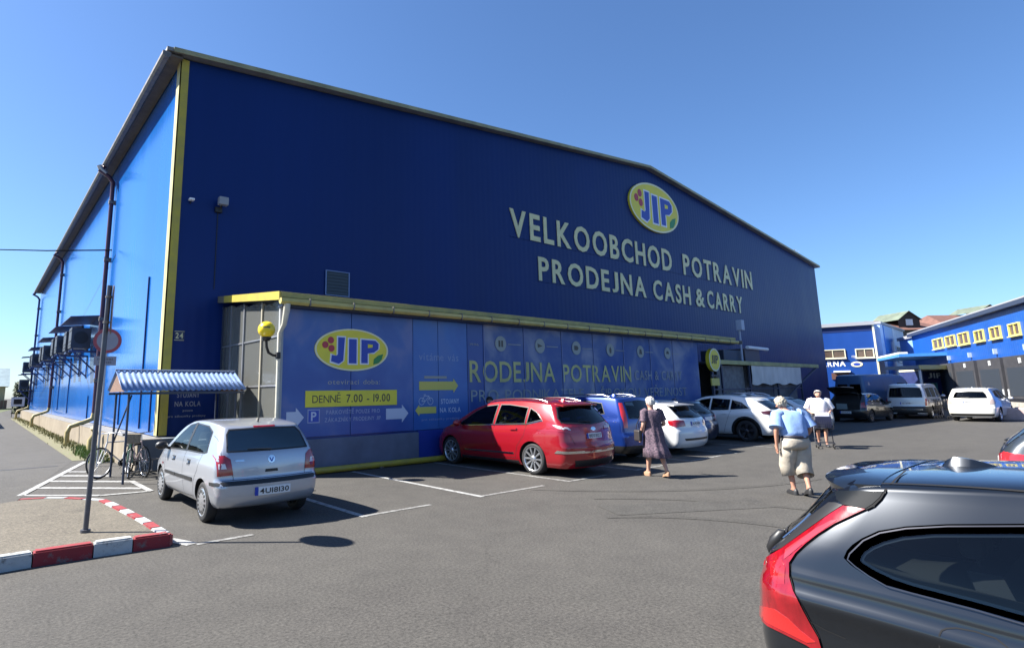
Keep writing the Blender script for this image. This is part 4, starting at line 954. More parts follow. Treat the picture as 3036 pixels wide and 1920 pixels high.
    def seam(s, path, view, w=.007, off=.002, mt=None, name='panel_gap', dens=.06, parent=None):
        mb = MB(); pp = []
        for a, b in zip(path[:-1], path[1:]):
            a, b = Vector(a), Vector(b); n = max(1, int((b-a).length/(dens if view != 'C' else dens*400)))
            pp += [a+(b-a)*k/n for k in range(n)]
        pp.append(Vector(path[-1])); q = [s.hit(view, p.x, p.y) for p in pp]; vs = []
        for i in range(len(q)):
            t = (q[min(i+1, len(q)-1)][0]-q[max(0, i-1)][0]).normalized(); sd_ = t.cross(q[i][1]).normalized()*w/2; c = q[i][0]+q[i][1]*off; vs += [c-sd_, c+sd_]
        mb.add(vs, [(2*i, 2*i+1, 2*i+3, 2*i+2) for i in range(len(q)-1)], 0, True); o = mb.build(name, mt or M_seam, None, recalc=False); o.parent = parent or s.body; return o
    def wheels(s, style, mt=None):
        P = s.p; r = P['r']; w = P.get('tw', .20); W2 = P['W']/2; mt = mt or M_alloy; rr_ = r*P.get('rimf', .68)
        ty = MB().lathe([(rr_, -w/2+.01), (r-.05, -w/2), (r-.015, -w/2+.015), (r, -w/2+.04), (r, w/2-.04), (r-.015, w/2-.015), (r-.05, w/2), (rr_, w/2-.01), (rr_-.02, w/2-.04), (rr_-.02, -w/2+.04), (rr_, -w/2+.01)], 40, 'Y')
        rm = MB(); y = -w/2
        rm.lathe([(rr_+.003, y+.004), (rr_-.012, y+.002), (rr_-.02, y+.03), (rr_-.03, y+.09), (rr_-.02, w/2-.02)], 40, 'Y', mi=0)
        if style == 'hubcap':
            rm.lathe([(rr_-.008, y+.008), (rr_*.80, y-.006), (rr_*.45, y-.004), (rr_*.25, y-.012), (.0, y-.014)], 40, 'Y', mi=0)
            for k in range(15):
                a = 2*math.pi*k/15; c, sn = math.cos(a), math.sin(a); r0, r1, hw = rr_*.62, rr_*.84, .021
                pt_ = lambda rr, off: (rr*c-off*sn, y-.0085, rr*sn+off*c)
                rm.add([pt_(r0, -hw*.55), pt_(r1, -hw), pt_(r1, hw), pt_(r0, hw*.55)], [(0, 1, 2, 3)], 1)
        else:
            nsp, sw, dbl = style
            rm.lathe([(rr_-.02, y+.075), (.0, y+.075)], 40, 'Y', mi=1)
            rm.lathe([(.075, y+.05), (.07, y+.012), (.03, y+.006), (.0, y+.006)], 20, 'Y', mi=0)
            for k in range(nsp):
                a = 2*math.pi*(k+.5)/nsp
                for da in ((-dbl, dbl) if dbl else (0,)):
                    c, sn = math.cos(a+da), math.sin(a+da); c0, s0 = math.cos(a), math.sin(a)
                    def pp(rr, off, yy, cc, ss): return (rr*cc-off*ss, yy, rr*ss+off*cc)
                    A = [pp(.05, -sw*.6, y+.02, c0, s0), pp(.05, sw*.6, y+.02, c0, s0), pp(rr_-.012, sw, y+.008, c, sn), pp(rr_-.012, -sw, y+.008, c, sn)]
                    B = [pp(.05, -sw*.6, y+.06, c0, s0), pp(.05, sw*.6, y+.06, c0, s0), pp(rr_-.012, sw, y+.05, c, sn), pp(rr_-.012, -sw, y+.05, c, sn)]
                    rm.add(A+B, [(0, 1, 2, 3), (4, 7, 6, 5), (0, 4, 5, 1), (1, 5, 6, 2), (2, 6, 7, 3), (3, 7, 4, 0)], 0)
        tme = rme = None
        for xw in P['wx']:
            for sg_ in (-1, 1):
                if tme is None:
                    t = ty.build('wheel', M_tyre, None); t.parent = s.root; rim = rm.build('rim', [mt, M_arch], None, recalc=False); rim.parent = t; tme, rme = t.data, rim.data
                else:
                    t = bpy.data.objects.new('wheel', tme); COL.objects.link(t); t.parent = s.root; rim = bpy.data.objects.new('rim', rme); COL.objects.link(rim); rim.parent = t
                t.location = (xw, sg_*(W2-w/2-P.get('inset', .035)), r); t.rotation_euler = (0, random.uniform(0, 1), 0 if sg_ < 0 else math.pi)
    def plate(s, u0, u1, v0, v1, text=None, view='B', off=.012):
        o = s.add('number_plate', [(view, [(u0, v0), (u1, v0), (u1, v1), (u0, v1)])], M_plate, off, .1)
        lo = u1-(u1-u0)*.09 if view == 'B' else u0+(u1-u0)*.09
        p = [(lo, v0), (u1, v0), (u1, v1), (lo, v1)] if view == 'B' else [(u0, v0), (lo, v0), (lo, v1), (u0, v1)]
        s.add('plate_band', [(view, p)], M_eu, off+.002, .1, parent=o)
        if text:
            mb = MB()
            for c, vs, fs, _ in lay_text(text.replace(' ', ''), u0+.13*(u1-u0), u1-.05*(u1-u0), v0+(v1-v0)*.2, (v1-v0)*.6, .015):
                q = [s.hit(view, (u0+u1)-x if view == 'B' else x, z) for x, z in vs]; mb.add([p_+n_*(off+.004) for p_, n_ in q], fs)
            t = mb.build('plate_text', M_rub, None, recalc=False); t.parent = o; o2 = t
        return o
    def mirrors(s, x, z, mt=None, size=1., which=(-1, 1)):
        for sg_ in which:
            p, _ = s.hit('L' if sg_ > 0 else 'R', x, z); mb = MB(); y = p.y
            bm = bmesh.new(); bmesh.ops.create_icosphere(bm, subdivisions=2, radius=1)
            for v in bm.verts: v.co = Vector((x+.02+v.co.x*.075*size, y+sg_*.13+v.co.y*.11*size, z+.06+v.co.z*.075*size))
            bm.verts.index_update(); mb.add([v.co for v in bm.verts], [[v.index for v in f.verts] for f in bm.faces], 0, True); bm.free()
            mb.tube([(x+.02, y-sg_*.02, z), (x+.02, y+sg_*.07, z+.03)], .025, 8)
            o = mb.build('mirror', mt or s.paint, None); o.parent = s.root
    def rails(s, x0, x1, y, mt=None, h=.055, r=.016):
        for sg_ in (-1, 1):
            pts = []
            for k in range(9):
                x = x0+(x1-x0)*k/8; p, _ = s.hit('T', x, sg_*y); e = 0 if k in (0, 8) else 1
                pts.append((x, sg_*y, p.z+(h if e else .01)))
            o = MB().tube(pts, r, 8).build('roof_rail', mt or M_chr, None); o.parent = s.root
    def antenna(s, x, h=.22, fin=False):
        p, _ = s.hit('T', x, 0)
        if fin:
            mb = MB(); vs = []; N = 9
            for i in range(N):
                t = i/(N-1); hh = .055*(1-((t-.22)/.78)**1.6 if t > .22 else (t/.22)**.6)
                w = .036*math.sin(math.pi*(.04+.93*t))**.7+.003; zz = s.hit('T', x+.25*t, 0)[0].z-.006
                vs += [(x+.25*t, -w, zz), (x+.25*t, -w*.22, zz+hh), (x+.25*t, w*.22, zz+hh), (x+.25*t, w, zz)]
            mb.add(vs, [(4*i+j, 4*i+4+j, 4*i+5+j, 4*i+1+j) for i in range(N-1) for j in range(3)]+[(0, 1, 2, 3)], 0, True); o = mb.build('roof_antenna', fin if not isinstance(fin, bool) else s.paint, None, sharp=50)
        else: o = MB().tube([p+Vector((0, 0, -.01)), p+Vector((-.12, 0, h))], [.012, .003], 6).build('roof_antenna', M_rub, None)
        o.parent = s.root; return o
    def wiper(s, y0, z0, y1, z1):
        a, na = s.hit('B', y0, z0); b, nb = s.hit('B', y1, z1)
        o = MB().tube([a+na*.02, (a+b)/2+na*.025, b+nb*.012], [.016, .009, .006], 6).build('rear_wiper', M_rub, None); o.parent = s.root; return o
    def spoiler(s, x0, x1, hw, th=.03, mt=None, drop=.03, lip=None):
        """roof spoiler continuing the roof past the glass"""
        mb = MB(); N = 16; vs = []
        za = [s.hit('T', x1, -hw+2*hw*k/N)[0] for k in range(N+1)]
        for k in range(N+1):
            y = -hw+2*hw*k/N; e = 1-abs(y/hw)**6; p = za[k]; xo = x0+(abs(y/hw)**3)*.06
            vs += [(p.x, p.y, p.z+.006), (xo, y, p.z+.006-drop), (xo+.01, y, p.z-drop-th*.8), (p.x, p.y, p.z-.02)]
        n4 = len(vs); fs = []
        for k in range(N):
            for j in range(4): fs.append((4*k+j, 4*k+(j+1) % 4, 4*k+4+(j+1) % 4, 4*k+4+j))
        fs += [(0, 1, 2, 3), (4*N+3, 4*N+2, 4*N+1, 4*N)]
        mb.add(vs, fs, 0, True); o = mb.build('spoiler', mt or s.paint, None, sharp=45); o.parent = s.root; return o

def arc(cx, cz, r, a0, a1, n=12): return [(cx+r*math.cos(R_(a0+(a1-a0)*i/n)), cz+r*math.sin(R_(a0+(a1-a0)*i/n))) for i in range(n+1)]
UP = math.pi/2

# ---- silver hatchback ------------------------------------------------------
pol = dict(L=3.9, W=1.65, wx=(.68, 3.13), r=.292, tw=.175, rimf=.70, zb=.255, tumble=.185, crown=.045, rr=.15, Lw=1.25, bow_r=.07, ag=.05,
    top=[(0, 1.34), (.36, 1.375), (.7, 1.43), (1.3, 1.462), (1.8, 1.45), (2.2, 1.375), (2.5, 1.25), (2.95, 1.0), (3.1, .955), (3.5, .86), (3.78, .72), (3.9, .6)],
    rear=[(.25, .09), (.31, .03), (.45, 0), (.585, .0), (.60, .03), (.64, .075), (.8, .085), (.98, .12), (1.05, .155), (1.2, .27), (1.37, .42), (1.5, .48)],
    belt=[(0, .96), (.8, .945), (2.6, .90), (3.1, .87), (3.9, .62)])
def silver_car():
    c = Car('silver_hatchback', 'silver five-door hatchback parked by the annex, tail to the viewer', pol, paint('silver', (.40, .42, .46), .55, .32), (3.53, 8.47, 0), UP)
    [c.glass('side_window', w_, [(.62, 1.0), (.72, 1.30), (.98, 1.375), (1.60, 1.40), (1.62, .965), (.75, .975)]) for w_ in 'LR']
    [c.glass('side_window', w_, [(1.68, .962), (1.665, 1.40), (1.98, 1.36), (2.28, 1.225), (2.70, .985), (2.72, .935)]) for w_ in 'LR']
    c.sides('window_trim', [(1.62, .96), (1.60, 1.405), (1.67, 1.405), (1.69, .958)], M_rub, .0055)
    c.glass('rear_window', 'B', [(-.63, 1.02), (-.60, 1.02), (.60, 1.02), (.63, 1.03), (.585, 1.26), (.53, 1.335), (0, 1.35), (-.53, 1.335), (-.585, 1.26), (-.63, 1.03)], .006)
    c.glass('windscreen', 'T', [(2.28, -.50), (2.92, -.60), (2.98, 0), (2.92, .60), (2.28, .50), (2.22, 0)], .006)
    for sg_, w in ((1, 'L'), (-1, 'R')):
        o = c.add('tail_lamp', [('B', [(sg_*.55, .71), (sg_*.755, .70), (sg_*.76, .86), (sg_*.755, .98), (sg_*.66, .985), (sg_*.585, .93)])], M_tail, .007, .05)
        c.add('reversing_lamp', [('B', [(sg_*.64, .80), (sg_*.74, .80), (sg_*.74, .87), (sg_*.66, .87)])], M_tailw, .010, .05, parent=o)
        c.add('bumper_strip', [('B', [(0, .572), (sg_*.70, .572), (sg_*.70, .625), (0, .625)])], M_rub, .008)
        c.sides('bumper_strip', [(-.05, .572), (.32, .565), (.32, .61), (-.05, .625)], M_rub, .008, which=w)
        c.sides('side_moulding', [(1.12, .545), (2.05, .535), (2.05, .585), (1.12, .60)], M_rub, .012, which=w)
        c.sides('side_moulding', [(2.08, .535), (2.72, .53), (2.72, .58), (2.08, .585)], M_rub, .012, which=w)
        for x in (1.30, 2.18): c.sides('door_handle', [(x, .795), (x+.17, .79), (x+.17, .83), (x, .835)], c.paint, .03, which=w)
        for x in (1.31,): c.sides('handle_recess', [(1.27, .785), (1.47, .78), (1.47, .85), (1.27, .855)], M_seam, .002, which=w); c.sides('handle_recess', [(2.15, .78), (2.37, .775), (2.37, .845), (2.15, .85)], M_seam, .002, which=w)
        c.seam([(1.66, .95), (1.66, .6), (1.62, .36), (1.60, .30), (2.72, .28), (2.80, .6), (2.76, .93)], w)
        c.seam([(1.60, .30), (1.12, .32), (1.06, .55), (.90, .72), (.80, .97)], w)
        c.sides('side_indicator', [(2.88, .66), (2.96, .66), (2.96, .69), (2.88, .69)], M_tail, .006, which=w)
    c.seam([(-.70, .64), (.70, .64)], 'B'); c.seam([(.66, 1.36), (.70, 1.0), (.55, .68), (.55, .645)], 'B'); c.seam([(-.66, 1.36), (-.70, 1.0), (-.55, .68), (-.55, .645)], 'B')
    c.plate(-.27, .27, .42, .53, '1E3 4472') if False else c.plate(-.27, .27, .41, .525, '4U1 8130')
    bg_ = c.add('badge', [('B', ellipse(0, .90, .055, .055, 20))], M_chr, .010, .2); c.add('badge_mark', [('B', [(-.035, .92), (-.02, .92), (0, .875), (.02, .92), (.035, .92), (.008, .86), (-.008, .86)])], M_eu, .014, .2, parent=bg_)
    c.add('hatch_handle', [('B', [(-.10, .72), (.10, .72), (.09, .76), (-.09, .76)])], M_rub, .008)
    c.add('brake_light', [('B', [(-.17, 1.352), (.17, 1.352), (.17, 1.372), (-.17, 1.372)])], M_tail, .008, .1)
    c.add('model_badge', [('B', [(.40, .89), (.52, .89), (.52, .915), (.40, .915)])], M_chr, .008, .2)
    c.wiper(0, 1.03, .34, 1.05); c.mirrors(2.72, .93, M_rub); c.antenna(.62, .26); c.wheels('hubcap')
    return c
silver_car()

# ---- red people carrier ----------------------------------------------------
smx = dict(L=4.72, W=1.92, wx=(.98, 3.83), r=.345, tw=.235, rimf=.76, zb=.19, tumble=.24, crown=.06, rr=.20, Lw=1.6, bow_r=.10, ag=.045,
    top=[(0, 1.50), (.30, 1.53), (.7, 1.585), (1.5, 1.64), (2.3, 1.62), (2.9, 1.50), (3.4, 1.27), (3.85, 1.05), (4.0, 1.0), (4.4, .87), (4.65, .70), (4.72, .55)],
    rear=[(.19, .10), (.30, .03), (.48, 0), (.64, .0), (.70, .04), (.9, .07), (1.05, .11), (1.2, .22), (1.4, .36), (1.55, .46), (1.7, .5)],
    belt=[(0, 1.13), (.9, 1.08), (2.6, 1.0), (3.6, .95), (4.1, .9), (4.72, .6)])
def red_car():
    c = Car('red_people_carrier', 'shiny red people carrier half shaded by the annex, chrome side strip', smx, paint('red', (.30, .006, .014), .25, .25), (10.72, 8.02, 0), UP)
    [c.glass('side_window', w_, [(.70, 1.20), (.90, 1.37), (1.12, 1.46), (1.15, 1.10)]) for w_ in 'LR']
    [c.glass('side_window', w_, [(1.20, 1.10), (1.18, 1.47), (1.80, 1.53), (2.12, 1.53), (2.18, 1.055)]) for w_ in 'LR']
    [c.glass('side_window', w_, [(2.24, 1.05), (2.20, 1.53), (2.60, 1.49), (2.95, 1.36), (3.45, 1.08), (3.48, 1.0)]) for w_ in 'LR']
    c.sides('window_strip', [(.68, 1.175), (1.15, 1.085), (3.5, .985), (3.5, 1.003), (1.15, 1.105), (.70, 1.2)], M_chr, .008)
    c.glass('rear_window', 'B', [(-.80, 1.14), (0, 1.09), (.80, 1.14), (.80, 1.24), (.67, 1.475), (0, 1.51), (-.67, 1.475), (-.80, 1.24)], .006)
    c.glass('windscreen', 'T', [(2.95, -.62), (3.82, -.72), (3.88, 0), (3.82, .72), (2.95, .62), (2.85, 0)], .006)
    for sg_, w in ((1, 'L'), (-1, 'R')):
        o = c.add('tail_lamp', [('B', [(sg_*.42, .96), (sg_*.70, .93), (sg_*.93, .98), (sg_*.95, 1.09), (sg_*.78, 1.08), (sg_*.46, 1.04)]), (w, [(.10, .97), (.24, 1.0), (.54, 1.10), (.46, 1.14), (.18, 1.10), (.10, 1.08)])], mat('red_smoked_lamp', (.30, .02, .03), .08, coat=1), .008, .05)
        c.sides('lamp_clear_tip', [(.08, .99), (.24, 1.03), (.40, 1.10), (.30, 1.10), (.12, 1.05)], M_tailw, .012, which=w, parent=o)
        c.sides('chrome_strip', [(1.55, .42), (3.25, .40), (3.25, .43), (1.55, .455)], M_chr, .01, which=w)
        c.add('chrome_strip', [('B', [(0, .50), (sg_*.92, .51), (sg_*.92, .545), (0, .53)])], M_chr, .012, .06)
        c.sides('chrome_strip', [(-.1, .51), (.34, .515), (.26, .575), (-.1, .55)], M_chr, .012, which=w)
        for x in (1.42, 2.40): c.sides('door_handle', [(x, .96), (x+.20, .95), (x+.20, .985), (x, .995)], c.paint, .03, which=w)
        c.seam([(2.20, 1.05), (2.20, .6), (2.12, .32), (3.30, .30), (3.40, .65), (3.36, 1.0)], w); c.seam([(2.12, .32), (1.50, .34), (1.42, .6), (1.20, .85), (1.14, 1.1)], w)
        c.sides('sill_trim', [(1.42, .20), (3.4, .20), (3.4, .27), (1.42, .28)], M_rub, .006, which=w)
    c.plate(-.26, .26, .80, .91, '8E0 3127'); c.seam([(-.8, .62), (.8, .62)], 'B'); c.seam([(.74, 1.48), (.80, 1.1), (.62, .70), (.60, .62)], 'B'); c.seam([(-.74, 1.48), (-.80, 1.1), (-.62, .70), (-.60, .62)], 'B')
    c.add('diffuser', [('B', [(-.6, .22), (.6, .22), (.66, .36), (-.66, .36)])], M_rub, .01)
    c.add('badge', [('B', ellipse(0, 1.0, .08, .04, 16))], M_chr, .01, .2)
    c.spoiler(.24, .62, .60, .03, drop=.05); c.rails(.75, 2.7, .60, M_chr, .05, .018); c.wiper(0, 1.13, .36, 1.16); c.mirrors(3.42, 1.0, None, 1.15); c.antenna(.72, fin=True); c.wheels((10, .021, .0))
red_car()
# ---- dark grey hatchback in the foreground ----------------------------------
v40 = dict(L=4.37, W=1.80, ag=.02, wx=(.80, 3.45), r=.298, tw=.225, rimf=.74, zb=.19, tumble=.20, crown=.07, rr=.22, Lw=1.5, bow_r=.10, q=110, sharp=50, NU=44,
    top=[(0, 1.33), (.45, 1.365), (.8, 1.40), (1.4, 1.43), (2.0, 1.42), (2.5, 1.32), (2.9, 1.16), (3.3, .98), (3.45, .94), (3.9, .84), (4.25, .70), (4.37, .55)],
    rear=[(.19, .12), (.32, .03), (.50, 0), (.66, .015), (.80, .04), (.93, .075), (1.0, .14), (1.10, .24), (1.25, .36), (1.36, .46), (1.5, .5)],
    belt=[(0, .965), (.6, .955), (1.2, .925), (2.6, .90), (3.4, .88), (4.0, .80), (4.37, .6)],
    side=[(0, .90), (.06, .94), (.2, .968), (.42, .972), (.56, .974), (.66, .984), (.735, .999), (.75, 1.0), (.765, .997), (.82, .975), (.86, .967), (.885, .966), (.90, .962), (.94, .948), (1, .935)],
    plan=[(0, .93), (.35, .985), (.9, 1), (3.0, 1), (3.8, .955), (4.37, .80)])
Z8 = lambda x, y: ((2200+x/2.457)/DD, (1300+y/2.457)/DD)
def grey_car():
    c = Car('grey_hatchback', 'dark grey hatchback with tall red tail lamp filling the near right corner', v40, mat('paint_graphite', (.009, .012, .017), .28, .55, coat=1.0), (4.28, 1.62, 0), -UP)
    tl = [(905, 516), (840, 506), (745, 492), (640, 560), (520, 648), (420, 720), (300, 805), (205, 860), (145, 900), (140, 1000), (132, 1150), (128, 1300), (200, 1362), (330, 1425), (480, 1500), (600, 1580), (560, 1440), (500, 1335), (440, 1220), (380, 1110), (352, 1000), (352, 905), (400, 835), (470, 770), (560, 700), (680, 622), (790, 570)]
    lamp = c.add('tail_lamp', [('C', [Z8(*p) for p in tl])], mat('tail_lamp_scarlet', (.26, .005, .010), .10, coat=1.0, var=.3, vs=14, col2=(.13, .003, .006), stretch=(1, 1, .25)), .012, 14)
    c.seam([Z8(*p) for p in tl+[tl[0]]], 'C', .008, .004, parent=lamp, name='lamp_edge')
    for pg, col in (([(140, 1215), (250, 1235), (345, 1300), (430, 1385), (545, 1475), (480, 1478), (330, 1402), (205, 1340), (140, 1285)], (.36, .012, .012)), ([(330, 815), (430, 745), (560, 655), (660, 600), (700, 598), (570, 690), (450, 775), (365, 845), (320, 880)], (.36, .03, .04)), ([(225, 900), (300, 880), (325, 940), (320, 1060), (255, 1060), (225, 985)], (.32, .008, .010))):
        c.add('lamp_lens', [('C', [Z8(*q) for q in pg])], mat(f'lens_{int(col[1]*1000)}', col, .12, coat=1), .0145, 14, parent=lamp)
    wo = [(748, 868), (772, 815), (810, 775), (880, 728), (1000, 674), (1200, 642), (1500, 626), (2350, 622), (2350, 1425), (2054, 1335), (1700, 1235), (1220, 1112), (1050, 1062), (900, 985), (800, 920)]
    wi = [(858, 885), (868, 855), (890, 822), (945, 785), (1030, 748), (1170, 712), (1400, 692), (2330, 690), (2330, 1380), (2054, 1288), (1700, 1190), (1250, 1074), (1100, 1024), (975, 965), (890, 915)]
    mb = MB(); n = len(wo); prs = []
    for i in range(n):
        a, b, d, e = Vector(wo[i]), Vector(wo[(i+1) % n]), Vector(wi[i]), Vector(wi[(i+1) % n]); k = max(1, int((b-a).length/45)); prs += [(a.lerp(b, t/k), d.lerp(e, t/k)) for t in range(k)]
    vs = []; nn = []
    for a, d in prs:
        for t in (-.02, .35, .7, 1.03): q = a.lerp(d, t); h = c.hit('C', *Z8(q.x, q.y)); vs.append(h[0]+h[1]*.0105); nn.append(tuple(h[1]))
    m_ = len(prs); mb.add(vs, [(4*i+j, 4*((i+1) % m_)+j, 4*((i+1) % m_)+j+1, 4*i+j+1) for i in range(m_) for j in range(3)], 0, True)
    fr_ = mb.build('window_surround', mat('gloss_black_trim', (.022, .023, .026), .2, coat=1), None, recalc=False); fr_.parent = c.root; fr_.data.normals_split_custom_set_from_vertices(nn)
    c.glass('quarter_window', 'L', [(.60, 1.0), (.70, 1.14), (.95, 1.24), (1.24, 1.27), (1.24, .97), (.8, .985)], .006)
    c.glass('quarter_window', 'C', [Z8(*p) for p in wi], .008, 16)
    c.seam([Z8(*p) for p in [(2350, 640), (1500, 642), (1200, 658), (1010, 690), (890, 745), (790, 840), (775, 880), (830, 930), (930, 1000), (1060, 1075), (1230, 1122), (1700, 1245), (2350, 1440)]], 'C', .006, .013, mat('satin_trim', (.08, .08, .09), .25, .9), 'window_bright_strip', parent=fr_)
    c.seam([Z8(*p) for p in [(1440, 1700), (1438, 1430), (1455, 1395), (1490, 1380), (1560, 1376), (1700, 1402), (1850, 1452), (1940, 1523), (1990, 1700)]], 'C', .006, .002, name='fuel_flap_gap')
    c.seam([Z8(*p) for p in [(500, 1330), (620, 1395), (760, 1455)]], 'C', .004, .002)
    c.glass('side_window', 'L', [(1.30, .965), (1.30, 1.27), (1.75, 1.30), (2.02, 1.29), (2.05, .945)], .006)
    c.glass('side_window', 'R', [(1.42, .96), (1.42, 1.29), (1.75, 1.305), (2.02, 1.30), (2.05, .94)], .006)
    [c.glass('side_window', w_, [(2.10, .94), (2.08, 1.29), (2.45, 1.235), (2.85, 1.08), (3.1, .945)], .006) for w_ in 'LR']
    c.glass('rear_window', 'B', [(-.62, 1.0), (0, .98), (.62, 1.0), (.60, 1.15), (.54, 1.28), (0, 1.30), (-.54, 1.28), (-.60, 1.15)], .006)
    c.add('hatch_side_trim', [('C', [Z8(*p) for p in [(740, 487), (690, 470), (640, 470), (560, 530), (480, 595), (400, 665), (300, 760), (215, 838), (300, 800), (420, 712), (520, 640), (640, 553)]])], M_rub, .010, 14)
    c.add('tail_lamp', [('B', [(.60, .62), (.80, .60), (.86, .75), (.84, .93), (.74, .95), (.66, .80)])], M_tail, .01, .06)
    c.glass('windscreen', 'T', [(2.45, -.55), (3.2, -.66), (3.28, 0), (3.2, .66), (2.45, .55), (2.35, 0)], .006)
    c.add('spoiler_cheek', [('C', [Z8(*p) for p in [(690, 392), (700, 450), (745, 485), (905, 512), (955, 480), (1008, 432), (1035, 388), (870, 385)]])], mat('darkened_spoiler_grey', (.006, .008, .011), .5, spec=.08), .012, 14)  # spoiler side, colour darkened and matt to keep sun glare off it
    # spoiler: continues the roof beyond the seam
    sp_ = MB(); vs = []; N = 24
    for k in range(N+1):
        y = -.66+1.32*k/N; e = abs(y)/.66; pz = c.hit('T', .66, y)[0].z; xo = .31+.24*e**5; dz = .03+.012*e**2
        zt_ = pz+.004; vs += [(.66, y, zt_), (.54, y, zt_-.006), (xo+.03, y, zt_-dz+.006), (xo, y, zt_-dz-.012), (xo+.015, y, zt_-dz-.030-.03*e**3), (.60, y, pz-.09*e**3-.05)]
    sp_.add(vs, [(6*k+j, 6*k+6+j, 6*k+6+(j+1) % 6, 6*k+(j+1) % 6) for k in range(N) for j in range(6)]+[tuple(range(6)), tuple(range(6*N+5, 6*N-1, -1))], 0, True)
    o = sp_.build('spoiler', c.paint, None, sharp=40); o.parent = c.root
    c.seam([Z8(*p) for p in [(1200, 240), (1120, 310), (1045, 385), (1010, 440), (960, 490), (905, 516)]], 'C', .010, .010, name='roof_gap')
    for sg_ in (-1, 1):
        c.seam([(.66, sg_*.64), (1.2, sg_*.655), (1.8, sg_*.64), (2.2, sg_*.60)], 'T', .012, .004, M_seam, 'roof_channel')
        w = 'L' if sg_ > 0 else 'R'
        c.seam([(2.06, .93), (2.05, .5), (2.0, .30), (3.1, .28), (3.2, .6), (3.15, .9)], w); c.seam([(2.0, .30), (1.35, .30), (1.28, .55), (1.22, .80), (1.18, .93)], w)
        for x in (1.40, 2.30): c.sides('door_handle', [(x, .80), (x+.19, .795), (x+.19, .825), (x, .83)], c.paint, .03, which=w)
    a = c.antenna(.78, fin=True); a.scale = (1, 1, 1)
    # tailgate wiper with its pivot cap
    q = onX(1826, 1270, 3.70); lx, ly, lz = 1.62-q.y, q.x-4.28, q.z
    o = MB().tube([(lx-.045, ly, lz-.075), (lx-.035, ly, lz-.05), (lx-.005, ly, lz), (lx+.035, ly, lz+.05), (lx+.05, ly, lz+.06)], [.006, .026, .034, .026, .006], 12).tube([(lx, ly, lz), (lx+.05, ly+.2, lz+.03), (lx+.08, ly+.5, lz+.04)], [.018, .014, .01], 8).build('rear_wiper', M_rub, None); o.parent = c.root
    c.plate(-.26, .26, .74, .85); c.mirrors(3.0, .93); c.wheels((5, .035, .12), M_alloyd)
    return c
grey_car()

# ---- simpler cars farther along ----------------------------------------------
def dress(c, win, rearwin, lamp_b, lamp_s, lampm, plate, handles, rails=None, style=(5, .04, 0), rim=None, mirror=None, spoiler=None, fin=True, wiper=True, extra=None, text=None):
    for w in win: [c.glass('side_window', w_, w) for w_ in 'LR']
    c.glass('rear_window', 'B', rearwin, .006)
    for sg_, w in ((1, 'L'), (-1, 'R')):
        ps = [('B', [(sg_*u, v) for u, v in lamp_b])]+([(w, lamp_s)] if lamp_s else [])
        c.add('tail_lamp', ps, lampm, .008, .06)
        for x, z in handles: c.sides('door_handle', [(x, z), (x+.18, z-.005), (x+.18, z+.03), (x, z+.035)], c.paint, .03, which=w)
    if plate: c.plate(*plate, text)
    if rails: c.rails(*rails)
    if mirror: c.mirrors(*mirror)
    if spoiler: c.spoiler(*spoiler)
    c.antenna(c.p['top'][2][0]+.2, fin=fin)
    if wiper: c.wiper(0, rearwin[0][1]+.02, .34, rearwin[0][1]+.05)
    c.wheels(style, rim); return c
def gaps(c, zt, x0, x1, x2, zlo=.30):
    for w in 'LR':
        c.seam([(x1, zt), (x1-.02, zlo), (x2, zlo), (x2+.08, zlo+.3), (x2+.05, zt-.05)], w); c.seam([(x1-.02, zlo), (x0+.3, zlo), (x0+.2, zlo+.3), (x0, zt)], w)
def ws(c, xa, xb, wa, wb): c.glass('windscreen', 'T', [(xa, -wa), (xb, -wb), (xb+.06, 0), (xb, wb), (xa, wa), (xa-.08, 0)], .006)

crv = dict(L=4.55, W=1.80, wx=(.92, 3.55), r=.345, tw=.225, zb=.24, tumble=.17, crown=.05, rr=.14, Lw=1.2, bow_r=.06, trim_z=.42,
    top=[(0, 1.60), (.2, 1.62), (.6, 1.66), (1.5, 1.68), (2.2, 1.66), (2.7, 1.52), (3.3, 1.15), (3.5, 1.06), (4.1, .96), (4.45, .8), (4.55, .6)],
    rear=[(.24, .10), (.35, .02), (.5, 0), (.68, 0), (.72, .05), (1.0, .07), (1.15, .10), (1.4, .19), (1.65, .28)], belt=[(0, 1.12), (2.6, 1.04), (3.4, 1.0), (4.55, .7)])
c = dress(Car('blue_crossover', 'bright blue crossover with tall red pillar lamps, right of red car', crv, paint('blue', (.010, .038, .22), .4, .25), (13.62, 8.55, 0), UP),
    [[(.62, 1.22), (.75, 1.50), (1.35, 1.57), (1.40, 1.12)], [(1.46, 1.12), (1.42, 1.57), (2.10, 1.57), (2.12, 1.09)], [(2.18, 1.08), (2.16, 1.57), (2.5, 1.50), (3.15, 1.12), (3.18, 1.06)]],
    [(-.58, 1.10), (0, 1.08), (.58, 1.10), (.52, 1.52), (0, 1.56), (-.52, 1.52)], [(.68, .88), (.80, .88), (.775, 1.2), (.69, 1.50), (.60, 1.50), (.64, 1.2)], None,
    mat('tail_lamp_bright', (.62, .03, .03), .12, coat=1), (-.26, .26, .88, .99), ((1.5, .95), (2.3, .95)), (.6, 2.4, .60), (5, .04, 0), None, (3.05, 1.05), None, text='5E2 7719')
gaps(c, 1.1, 1.4, 2.15, 3.15); ws(c, 2.7, 3.3, .60, .68)

